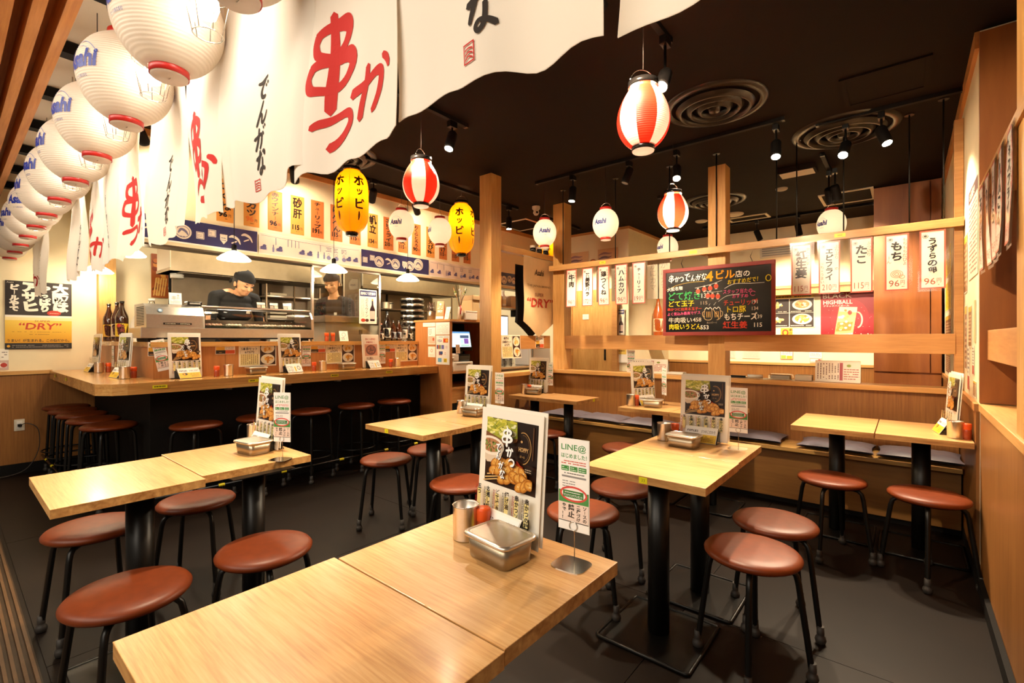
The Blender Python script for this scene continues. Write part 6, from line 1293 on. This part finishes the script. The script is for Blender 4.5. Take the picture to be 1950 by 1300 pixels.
# ------------------------------------------------------------------ menu strips in clear sleeves
def strip(x0, w, z0, z1, main, small, price, label, fn=None, seed=0, lean=0.0, group='red-bordered menu strips hung from the shelf'):
    h = z1-z0; cv = Cv(); R = random.Random(seed); rd = '#d8503a'
    cv.rect(0, 0, w, h, '#f6ecdc'); cv.frame(0, 0, w, h, .009, '#e0604c')
    cv.ring(w*.22, h*.905, .016, .014, .002, '#2a2420', 14); cv.fit('串', w*.16, h*.885, w*.13, h*.045, '#2a2420', .02)
    n = len(main); sz = min(.072, (h*.62)/n); cv.vert(main, w*.5, h*.88, sz, '#17120f', .022, 1.0, .16, 1.05, .014)
    if small: cv.vert(small[:7], w*.84, h*.93, .028, '#d2644a', .0, 1, .1); cv.vert(small[7:], w*.17, h*.62, .028, '#d2644a', .0, 1, .1)
    cv.fit(price, w*.17, .028, w*.44, .045, '#a8563c', .0); cv.fit('円', w*.66, .04, w*.17, .03, '#a8563c', .0); cv.scrib(w*.7, .022, w*.14, .01, 1, '#a8563c')
    b = lambda u, v: .002 + .010*(1-v)**2*math.sin(seed*1.3) + .004*math.sin(v*6+seed)*(u-.5)
    fn = fn or FY(x0, 4.352, z0)
    o = sheet('menu_strip', label, 'menu strip', fn, w, h, cv, 'paper', 'printgloss', .0006, group, b)
    g = MB(); g.grid(lambda a, c: fn(a*(w+.03)-.01, c*(h+.035)-.018, -.004 + b(a, c)), 4, 8); g.build('clear_sleeve', 'film', o); return o
SP = [(-2.837, .125, '牛肉', 'やわらか', '96', 'leftmost menu strip, two characters, beside the corner post'), (-2.64, .128, '茶美豚バラ', '', '172', 'second menu strip from the corner post, five characters'), (-2.452, .128, '鶏つくね', 'おすすめ', '96', 'third menu strip from the corner post'), (-2.255, .13, 'ハムカツ', 'なつかしの', '96', 'menu strip with four square characters, fourth from the corner post'), (-2.067, .13, 'チューリップ', '', '191', 'fifth menu strip, left of the blackboard'),
      (-.705, .137, '紅生姜', '食べて元気', '115', 'first menu strip right of the blackboard'), (-.52, .137, 'エビフライ', 'ぷりぷり  めっちゃうまい', '210', 'second menu strip right of the blackboard, over the red poster edge'), (-.319, .132, 'たこ', 'ぶつ切り', '115', 'menu strip with two bold characters over the red poster'), (-.116, .132, 'もち', 'もちもちだびよーん', '96', 'menu strip with an orange spiral drawing'), (.074, .134, 'うずらの卵', '', '96', 'last menu strip against the right wall')]
for i, (x, w, a, b, p, lb) in enumerate(SP):
    o = strip(x, w, 1.645, 2.045, a, b, p, lb, None, i+1)
    if a == 'もち':
        cv = Cv()
        for r in (.035, .024, .013): cv.ring(w*.5, .115, r, r*.8, .003, '#d2744a', 22)
        cv.ring(w*.72, .095, .016, .014, .003, '#d2744a', 16); cv.build('spiral_drawing', o, 'print', FY(x, 4.3475, 1.645))
for i, (x, lb) in enumerate(((-2.54, 'first'), (-2.36, 'second'), (-2.16, 'third'), (-1.97, 'fourth'), (-1.86, 'fifth'))):
    cv = Cv(); w, h = .12, .40; cv.vert('かにカマ揚'[:4], w*.5, h*.9, .07, '#a89a86', .0, 1, .1)
    sheet('menu_strip', 'menu strip seen from behind with faint characters, %s left of the blackboard' % lb, 'menu strip', FY(x, 4.47, 1.69), w, h, cv, plain('strip_back%d' % i, '#d9c9ac', .6), group='menu strips hung behind the shelf, seen from their backs')
for i, (y, a) in enumerate(((2.44, 'キスフライ'), (2.67, 'れんこん'), (2.87, 'うずら'), (3.09, 'なす'), (3.31, '玉ねぎ'))):
    strip(0, .12, 1.65, 2.07, a, 'さっぱりとうまい', '96', 'edge-on menu strip hanging from the side shelf, %s from the front post' % ('first', 'second', 'third', 'fourth', 'fifth')[i], FXm(.296 + .0, y+.13, 1.65), i+20, group='menu strips hung from the side shelf')
# ------------------------------------------------------------------ posters on the far walls
cv = Cv(); w, h = .60, .66; R = random.Random(4); cv.rect(0, 0, w, h, '#9a1420'); cv.circ(w*.55, h*.45, w*.36, h*.38, '#b01c26', 24); cv.circ(w*.55, h*.45, w*.24, h*.28, '#c4242c', 24)
cv.fit('BLACK', w*.04, h*.86, w*.56, h*.10, '#f2e6d8', .02); cv.fit('HIGHBALL', w*.05, h*.735, w*.56, h*.085, '#f2e6d8', .02); cv.fit('ブラックハイボール', w*.05, h*.685, w*.5, h*.035, '#f2e6d8', .02)
cv.poly([(w*.36, h*.68), (w*.70, h*.66), (w*.62, h*.14), (w*.27, h*.10)], '#e0c47e'); cv.poly([(w*.37, h*.68), (w*.70, h*.66), (w*.69, h*.55), (w*.36, h*.58)], '#f0e6cc'); cv.poly([(w*.33, h*.36), (w*.62, h*.36), (w*.58, h*.18), (w*.29, h*.16)], '#b8863a')
for i in range(16): cv.circ(w*R.uniform(.36, .62), h*R.uniform(.2, .6), w*.03, h*.025, R.choice(['#f2e4b4', '#d9b45e', '#f8efd6', '#c89a48']), 6, R.uniform(0, 3))
cv.poly([(w*.27, h*.10), (w*.62, h*.14), (w*.61, h*.05), (w*.27, h*.03)], '#e8d8b8'); cv.ring(w*.70, h*.40, w*.10, h*.17, w*.03, '#e2c8b0', 22, -1.5, 1.6); cv.circ(w*.56, h*.55, w*.04, h*.05, '#a8442c', 10)
for i in range(26): cv.circ(w*R.uniform(.05, .95), h*R.uniform(.1, .65), w*.006, h*.005, '#e8c0b4', 5)
cv.fit('グッ！と', w*.50, h*.02, w*.46, h*.11, '#f6ece0', .03)
sheet('highball_poster', 'dark red highball poster with a glass mug on the back wall', 'poster', FY(-.925, 7.94, 1.295), w, h, cv)
cv = Cv(); w, h = .62, .47; cv.rect(0, 0, w, h, '#f2e6d2'); cv.rect(.01, h*.90, w*.98, h*.09, '#e8d020'); cv.scrib(.03, h*.915, w*.9, h*.06, 1, '#3a2c18', .6, .1)
for a, b, bowl in ((.01, .45, 0), (.505, .45, 1), (.01, .01, 0), (.505, .01, 1)):
    cv.rect(w*a, h*b, w*.48, h*.43, '#2a1a12'); 
    if bowl: cv.circ(w*(a+.25), h*(b+.24), w*.20, h*.165, '#e8ddca', 20); cv.circ(w*(a+.25), h*(b+.25), w*.15, h*.12, '#b08a50' if b > .2 else '#c89a3a', 18)
    for i in range(22): q = R.uniform(0, .13); t_ = R.uniform(0, 6.28); cv.circ(w*(a+.25+q*math.cos(t_)), h*(b+.24+q*.8*math.sin(t_)), w*.03, h*.03, R.choice(['#e0b878', '#f0e0c0', '#c89048', '#7a8a3a' if (bowl and b < .2) else '#d8a860', '#a8702c']), 7, t_)
    cv.scrib(w*(a+.02), h*(b+.02), w*.42, h*.04, 1, '#e8d8c0', .5)
sheet('dish_poster', 'poster of four dish photographs on the back wall beside the red one', 'poster', FY(-1.62, 7.94, 1.47), w, h, cv)
def dy(cv, w, h): cv.rect(w*.03, h*.03, w*.94, h*.94, '#e0b82c'); cv.ring(w*.4, h*.55, w*.26, h*.3, w*.12, '#c8321e', 18); cv.vert('串かつ', w*.82, h*.95, h*.28, '#2a1a10', .03)
notice('small square yellow and red sticker above the plank', -1.43, -1.265, 1.30, 1.465, dy, 7.94, group='small notices on far walls'); 
def dg(cv, w, h): cv.frame(0, 0, w, h, .006, '#c8502c'); cv.rect(w*.06, h*.06, w*.4, h*.4, '#9ab84a'); cv.rect(w*.5, h*.06, w*.44, h*.35, '#d8b03a'); cv.scrib(w*.1, h*.55, w*.8, h*.34, 2, '#7a6a5a')
notice('small framed flyer on the back wall below the plank', -1.43, -1.265, 1.0, 1.13, dg, 7.94, group='small notices on far walls')
notice('small grey notice on the back wall below the plank', -1.06, -.91, .96, 1.115, dql, 7.94, group='small notices on far walls')
def yl(cv, w, h): cv.rect(w*.04, h*.35, w*.92, h*.6, '#ecc45a'); cv.scrib(w*.12, h*.45, w*.76, h*.4, 4, '#8a5a2c', .4)
notice('yellow notice on white paper on the corner wall beside the sliding door', -3.45, -3.135, .95, 1.30, yl, 6.415, group='small notices on far walls')
o = sheet('wine_poster', 'white poster with a dark bottle on the corner wall beside the sliding door', 'poster', FY(-3.40, 6.415, 1.36), .225, .38, None)
me = WINE.copy(); me.transform(Matrix.Scale(1, 4) @ Matrix.Rotation(-PI/2, 4, 'Z')); put('print', me, o, (-3.40, 6.413, 1.36))
notice('tiny white sign on the sliding door', -3.87, -3.76, 1.60, 1.68, None, 6.385, group='small notices on far walls')
def art(cv, w, h):
    cv.rect(0, 0, w, h, '#d9b184'); 
    for i in range(5): cv.stroke([(w*.05, h*(.15+.12*i), .006), (w*.3, h*(.25+.12*i), .016), (w*.55, h*(.2+.12*i), .01), (w*.7, h*(.3+.1*i), .003)], ('#8a6a7a', '#b89a94', '#6a5468', '#c8a890', '#94707c')[i])
notice('faded picture print with mauve sweeps high on the corner wall, left one', -4.15, -3.78, 2.42, 2.66, art, 6.415, '#d9b184', 'picture', 'faded prints on the corner wall'); notice('faded picture print high on the corner wall, right one', -3.62, -3.28, 2.42, 2.66, art, 6.415, '#d9b184', 'picture', 'faded prints on the corner wall')
sn = thing('round_plaque', 'small round orange plaque between the faded prints', 'plaque', (-3.70, 6.41, 2.46)); MB().lathe([(.055, 0), (.06, .006), (.05, .01), (0, .01)], 24, (0, -.01, 0), 1, False).build('disc', plain('plaque_orange', '#d98050', .6), sn); MB().lathe([(.06, -.002), (.064, 0), (.06, .004)], 24, (0, -.008, 0), 1, False).build('rim', 'cedar', sn)
for x0, x1, lb in ((-2.25, -2.05, 'left of the middle post'), (-1.95, -1.7, 'right of the middle post')): notice('pale mauve paper square below the plank, ' + lb, x0, x1, 1.0, 1.2, None, 7.94, '#d8bfae', group='small notices on far walls')
notice('small red-topped notice high on the back wall beside the blackboard', -1.30, -1.16, 2.18, 2.25, lambda cv, w, h: cv.rect(w*.1, h*.2, w*.8, h*.5, '#b8301e'), 7.94, group='small notices on far walls')
fbx = thing('framed_vent', 'pale framed air grille high on the back wall', 'vent', (-1.35, 7.94, 2.65)); box('frame', 'offwhite', (-.35, .35, -.012, 0, -.14, .14), fbx, .003)
for i in range(7): box('slat', 'grey', (-.32, .32, -.02, -.012, -.11+.034*i, -.095+.034*i), fbx)
# right wall sheets
XR = .302
def rw(label, y0, y1, z0, z1, draw=None, col='#f2e6cf', head=None):
    return notice(label, 0, y1-y0, 0, z1-z0, draw, col=col, fn=FXm(XR, y1, z0), group='sheets on the right wall', cat='poster')
def dbig(cv, w, h): cv.rect(0, h*.86, w, h*.14, '#5a2c20'); cv.fit('お品書き', w*.1, h*.885, w*.6, h*.09, '#f0e0cc', .02); cv.scrib(w*.06, h*.05, w*.88, h*.78, 16, '#7a4a3a', .4)
rw('big menu sheet with a dark heading on the right wall', 3.62, 4.10, 1.66, 2.20, dbig, '#eddcc2')
def dyel(cv, w, h): cv.rect(.01, .01, w-.02, h-.02, '#e8d63a'); cv.vscrib(w*.08, h*.08, w*.84, h*.84, 8, '#b8942a', .4)
rw('upper yellow menu sheet on the right wall behind the shelf', 5.6, 6.35, 1.88, 2.15, dyel); rw('lower yellow menu sheet on the right wall behind the shelf', 5.6, 6.35, 1.56, 1.84, dyel)
def dbr(cv, w, h): cv.rect(.008, .008, w-.016, h-.016, '#8a5a34'); cv.scrib(w*.1, h*.1, w*.8, h*.7, 8, '#d8b88c', .5); cv.rect(.008, h*.86, w-.016, h*.12, '#d8b03a')
rw('brown dish sheet on the right wall behind the plank', 5.6, 6.35, 1.22, 1.52, dbr); rw('small brown sheet on the right wall under the plank', 5.7, 6.3, .98, 1.18, dbr)
rw('narrow brown menu sheet on the right wall beside the end post', 4.2, 4.42, 1.60, 1.98, dbr); rw('pale food sheet on the right wall, middle height', 3.95, 4.12, 1.25, 1.50, dbr, '#e0c090'); rw('narrow brown strip on the right wall near the end post', 4.22, 4.36, 1.10, 1.52, dbr)
def dq3(cv, w, h): cv.rect(.004, .004, w-.008, h*.3, '#b8402c'); cv.scrib(w*.1, h*.35, w*.8, h*.6, 6, '#6a5a4c', .5)
rw('small red-footed strip low on the right wall', 3.80, 3.90, 1.09, 1.26, dq3); rw('tall grey text strip low on the right wall', 4.06, 4.18, .98, 1.26, dq3); rw('black-edged small sheet low on the right wall above the cup', 3.70, 3.86, .965, 1.06, dbr)
rw('thin pale acrylic strip on the right wall', 3.72, 3.80, 1.28, 1.52, lambda cv, w, h: cv.rect(0, 0, w, h, '#c8b078'))
# ------------------------------------------------------------------ odds and ends on the screen cap
ZS = .956
def paper_stand(x, y, rz, label, w=.30, h=.17):
    t = thing('paper_menu', label, 'menu', (x, y, ZS), rz); g = MB(); g.add([(-w/2, -.03, 0), (w/2, -.03, 0), (w/2, 0, h), (-w/2, 0, h), (-w/2, .03, 0), (w/2, .03, 0)], [(0, 1, 2, 3), (5, 4, 3, 2)], False); g.build('sheet', 'paper', t)
    cv = Cv(); cv.vscrib(.01, .02, w*.52, h-.04, 8, '#7a5a4c', .35); cv.rect(w*.55, .015, w*.07, h-.03, '#a83a3a'); cv.scrib(w*.64, .02, w*.33, h*.55, 5, '#b8685a', .4); cv.circ(w*.75, h*.78, w*.05, h*.07, '#8a9a3a', 8); cv.build('print', t, 'print', face((-w/2, -.0305, 0), (1, 0, 0), (0, .17, .985), (0, -.985, .17))); return t
paper_stand(-.42, 4.58, 0, 'folded paper menu with red bar standing on the screen ledge at the right'); paper_stand(-1.99, 4.58, .1, 'folded paper menu standing on the screen ledge behind the narrow menu stand', .36, .14)
line_sheet('grey-looking sign card on the screen ledge left of the folded menu', FY(-2.23, 4.56, .93))
g = thing('napkin_packet', 'clear packet of napkins lying on the screen ledge', 'packet', (-.82, 4.58, ZS)); box('packet', 'clear', (-.09, .09, -.05, .05, 0, .045), g, .015); box('napkins', 'offwhite', (-.07, .07, -.04, .04, .004, .035), g, .006)
g = thing('paper_roll', 'white rolled hand towel on the screen ledge right of the middle post', 'towel', (-1.02, 4.58, ZS+.0155), .2); MB().tube([(-.06, 0, 0), (.06, 0, 0)], .015, 12).build('roll', 'white', g); MB().tube([(-.062, 0, 0), (-.058, 0, 0)], .0155, 12).build('roll_edge', 'offwhite', g)
g = thing('black_tray', 'flat black tray on the screen ledge beside the middle post', 'tray', (-1.15, 4.59, ZS)); box('tray_base', 'blackgloss', (-.06, .06, -.05, .05, 0, .008), g, .002); box('tray_rim', 'blackgloss', (-.062, .062, -.052, -.046, .008, .02), g); 
g = thing('tissue_box', 'low pale tissue box on the screen ledge', 'box', (-.65, 4.58, ZS)); box('carton', 'offwhite', (-.06, .06, -.05, .05, 0, .045), g, .003); box('slot', 'grey', (-.04, .04, -.01, .01, .045, .046), g)
g = thing('folded_cloth', 'folded white cloth on the screen ledge left of the middle post', 'cloth', (-1.72, 4.59, ZS)); box('fold', 'white', (-.08, .08, -.05, .05, 0, .012), g, .005); box('fold', 'white', (-.075, .078, -.045, .05, .012, .022), g, .005)
sg = thing('corner_shelf', 'small wall shelf holding a tall display bottle on the corner wall', 'shelf', (-3.10, 7.17, 1.32)); box('board', 'oak_y', (0, .26, -.2, .2, 0, .02), sg, .003); box('bracket', 'oak', (0, .2, -.01, .01, -.1, 0), sg)
M['amberbright'] = plain('orange_bottle', '#a8501c', .25, coat=.5)
bottle(-2.98, 7.17, 1.341, .62, .075, 'amberbright', 'red', ('#ecd9b0', '#8a3a1c', '酒'), 'tall orange display bottle with a cream label left of the blackboard', 'display bottle')
# ------------------------------------------------------------------ kitchen staff: each body one continuous surface
def ell(bm, c, r, rot=None, seg=16):
    m = Matrix.Translation(c) @ (rot.to_4x4() if rot else Matrix.Identity(4)) @ Matrix.Diagonal((*r, 1))
    bmesh.ops.create_uvsphere(bm, u_segments=seg, v_segments=max(8, seg*2//3), radius=1, matrix=m)
def cap(bm, a, b, ra, rb, seg=12):
    a, b = Vector(a), Vector(b); d = b-a; L = d.length; q = d.to_track_quat('Z', 'Y').to_matrix().to_4x4()
    m = Matrix.Translation((a+b)/2) @ q
    bmesh.ops.create_cone(bm, cap_ends=True, segments=seg, radius1=ra, radius2=rb, depth=L, matrix=m)
    ell(bm, a, (ra,)*3, None, seg); ell(bm, b, (rb,)*3, None, seg)
def person(name, label, loc, rz, lean, turn, nod, hands, head=(.035, 1.555)):
    root = thing(name, label, 'person', loc, rz, None); bm = bmesh.new()
    R = Matrix.Rotation(lean, 3, 'Y'); piv = Vector((0, 0, .98))
    T_ = lambda p: piv + R @ (Vector(p)-piv)
    # legs and hips
    for s in (-1, 1):
        cap(bm, (0, .09*s, .90), (.015, .10*s, .50), .088, .062); cap(bm, (.015, .10*s, .50), (0, .10*s, .09), .060, .040); ell(bm, (.05, .105*s, .045), (.125, .045, .045))
    ell(bm, (0, 0, .95), (.115, .165, .13))
    # trunk
    for z, rx, ry in ((1.04, .105, .150), (1.14, .110, .158), (1.24, .115, .170), (1.33, .112, .180), (1.40, .098, .170)): ell(bm, T_((0, 0, z)), (rx, ry, .075), R)
    for s in (-1, 1): cap(bm, T_((0, .06*s, 1.455)), T_((0, .185*s, 1.415)), .052, .060)
    # neck and head (head turned and nodded about the top of the neck)
    nk = T_((.01, 0, 1.50)); H = Matrix.Rotation(rz*0 + turn, 3, 'Z') @ Matrix.Rotation(nod, 3, 'Y'); top = T_((head[0], 0, head[1]))
    cap(bm, T_((-.005, 0, 1.42)), top, .060, .051)
    hp = lambda x, y, z: top + H @ Vector((x, y, z))
    ell(bm, hp(.0, 0, .115), (.098, .078, .105), H, 24); ell(bm, hp(.022, 0, .055), (.076, .064, .072), H, 20); ell(bm, hp(.05, 0, .018), (.042, .040, .034), H)
    ell(bm, hp(.098, 0, .072), (.017, .014, .026), H); ell(bm, hp(.106, 0, .060), (.015, .017, .012), H); ell(bm, hp(.084, 0, .030), (.014, .024, .008), H); ell(bm, hp(.082, 0, .021), (.013, .020, .007), H)
    for s in (-1, 1):
        ell(bm, hp(.074, .036*s, .065), (.024, .026, .022), H); ell(bm, hp(.082, .032*s, .112), (.014, .028, .010), H); ell(bm, hp(-.005, .079*s, .085), (.020, .010, .032), H)
    # arms, hands with five fingers
    for s, hd in zip((-1, 1), hands):
        sh = T_((0, .19*s, 1.41)); hd = Vector(hd); el = sh + Vector((.03, .055*s, -.285)); cap(bm, sh, el, .056, .043); cap(bm, el, hd, .042, .028)
        f = (hd-el).normalized(); side = f.cross(Vector((0, 0, 1))).normalized(); up = side.cross(f); q = Matrix((f, side, up)).transposed()
        ell(bm, hd + f*.045, (.052, .040, .018), q)
        for k, l in enumerate((.060, .072, .068, .052)):
            b0 = hd + f*.085 + side*(.030-.020*k); b1 = b0 + f*l*.55 - up*.008; b2 = b1 + f*l*.35 - up*.024; cap(bm, b0 - f*.02, b1, .0085, .0078, 8); cap(bm, b1, b2, .0078, .0066, 8)
        t0 = hd + f*.025 - side*s*-.032; t1 = t0 + f*.035 + side*s*.028 - up*.006; cap(bm, t0, t1, .011, .009, 8); cap(bm, t1, t1 + f*.028 - up*.01, .009, .0075, 8)
    me = bpy.data.meshes.new('body'); bm.to_mesh(me); bm.free(); o = bpy.data.objects.new('tmp', me); C.objects.link(o)
    m = o.modifiers.new('r', 'REMESH'); m.mode = 'VOXEL'; m.voxel_size = .0062; m.use_smooth_shade = True
    m = o.modifiers.new('s', 'SMOOTH'); m.factor = .5; m.iterations = 4
    out = bpy.data.meshes.new_from_object(o.evaluated_get(bpy.context.evaluated_depsgraph_get())); bpy.data.objects.remove(o); out.name = 'body'
    for n_ in ('skin', 'tee', 'denim'): out.materials.append(M[n_])
    Hi = H.inverted(); Ri = R.inverted(); shl = [T_((0, .19*s, 1.41)) for s in (-1, 1)]
    for p in out.polygons:
        c = p.center; q = piv + Ri @ (c-piv); mi = 0
        if c.z < .98: mi = 2 if c.z > .09 else 1
        if q.z > .96 and abs(q.y) < .25 and q.z < 1.53: mi = 1
        if q.z >= 1.462 + .25*max(0, -q.x) - .12*max(0, q.x) and math.hypot(q.x-.012, q.y) < .073: mi = 0
        if q.z >= 1.50 and math.hypot(q.x-.012, q.y) < .075: mi = 0
        if (c-top).length < .245 and (Hi @ (c-top)).z > -.028 and (Hi @ (c-top)).length < .26 and abs((Hi @ (c-top)).y) < .1 and (Hi @ (c-top)).x > -.12: mi = 0
        for sh in shl:
            if (c-sh).length < .20 and abs(q.y) > .15 and q.z > 1.2: mi = 1
        if c.z > .70 and c.x > .17 and q.z < 1.35: mi = 0
        p.material_index = mi; p.use_smooth = True
    body = put('body', out, root)
    # face details, headscarf and hair
    def sh_part(nm, mat, fn): g = MB(); fn(g); g.v = [tuple(hp(*v)) for v in g.v]; return g.build(nm, mat, root)
    def hair(g):
        g.grid(lambda a, b: ((lambda t, p: (.0-.004+.105*math.cos(t)*math.cos(p), .086*math.sin(t)*math.cos(p), .118+.108*math.sin(p)))(PI*(.42+1.16*a), -.75+1.5*b)), 24, 12)
    sh_part('hair', 'hair', hair)
    def scarf(g):
        g.grid(lambda a, b: ((lambda t, p: (.002+.1065*math.cos(t)*math.cos(p), .0875*math.sin(t)*math.cos(p), .122+.109*math.sin(p)+.012*math.cos(t)))(2*PI*a, .12+1.44*b)), 36, 12)
        g.lathe([(.1075, .128), (.109, .140), (.1085, .158), (.104, .170)], 36, cap=False); k = len(g.v)-36*4
        for i in range(k, len(g.v)): x, y, z = g.v[i]; g.v[i] = (x+.002, y*.82, z+.006)
    sh_part('headscarf', 'tee', scarf)
    def knot(g):
        g.lathe([(0, -.022), (.02, -.012), (.024, 0), (.018, .014), (0, .02)], 10, (-.112, 0, .115)); g.tube([(-.115, .005, .11), (-.13, .03, .085), (-.135, .04, .045)], [.014, .018, .008], 8); g.tube([(-.115, -.005, .11), (-.135, -.02, .08), (-.14, -.03, .05)], [.014, .017, .008], 8)
    sh_part('scarf_knot', 'tee', knot)
    for s in (-1, 1):
        sh_part('eyebrow', 'hair', lambda g: g.tube([(.094, .018*s, .116), (.092, .034*s, .121), (.080, .054*s, .114)], [.0025, .0038, .002], 6))
        sh_part('eye', 'hair', lambda g: g.tube([(.0945, .018*s, .093), (.0945, .032*s, .091), (.086, .048*s, .094)], [.0030, .0048, .0032], 6))
    sh_part('mouth', 'lip', lambda g: g.tube([(.090, -.020, .026), (.0975, 0, .0265), (.090, .020, .026)], [.002, .0036, .002], 6))
    tg = MB().box(0, .003, -.04, -.005, 0, .03, .001); tg.v = [tuple(T_((.118+v[0], .10+v[1], 1.27+v[2]))) for v in tg.v]; tg.build('name_badge', 'offwhite', root)
    return root
M['denim'] = plain('dark_trousers', '#1b1a1c', .8); M['lip'] = plain('lip', '#a8604a', .5)
person('person', 'person in black T-shirt and black headscarf looking down behind the display case', (-5.24, 1.89, .3), math.radians(5), math.radians(7), math.radians(14), math.radians(24), ((.40, -.13, .88), (.42, .10, .88)), (.095, 1.475))
person('person', 'person in black T-shirt bending to the left behind the glass screen', (-5.30, 3.05, .3), math.radians(-62), math.radians(1), math.radians(10), math.radians(18), ((.40, -.12, 1.0), (.40, .14, .98))).scale = (1.01, 1.01, 1.01)
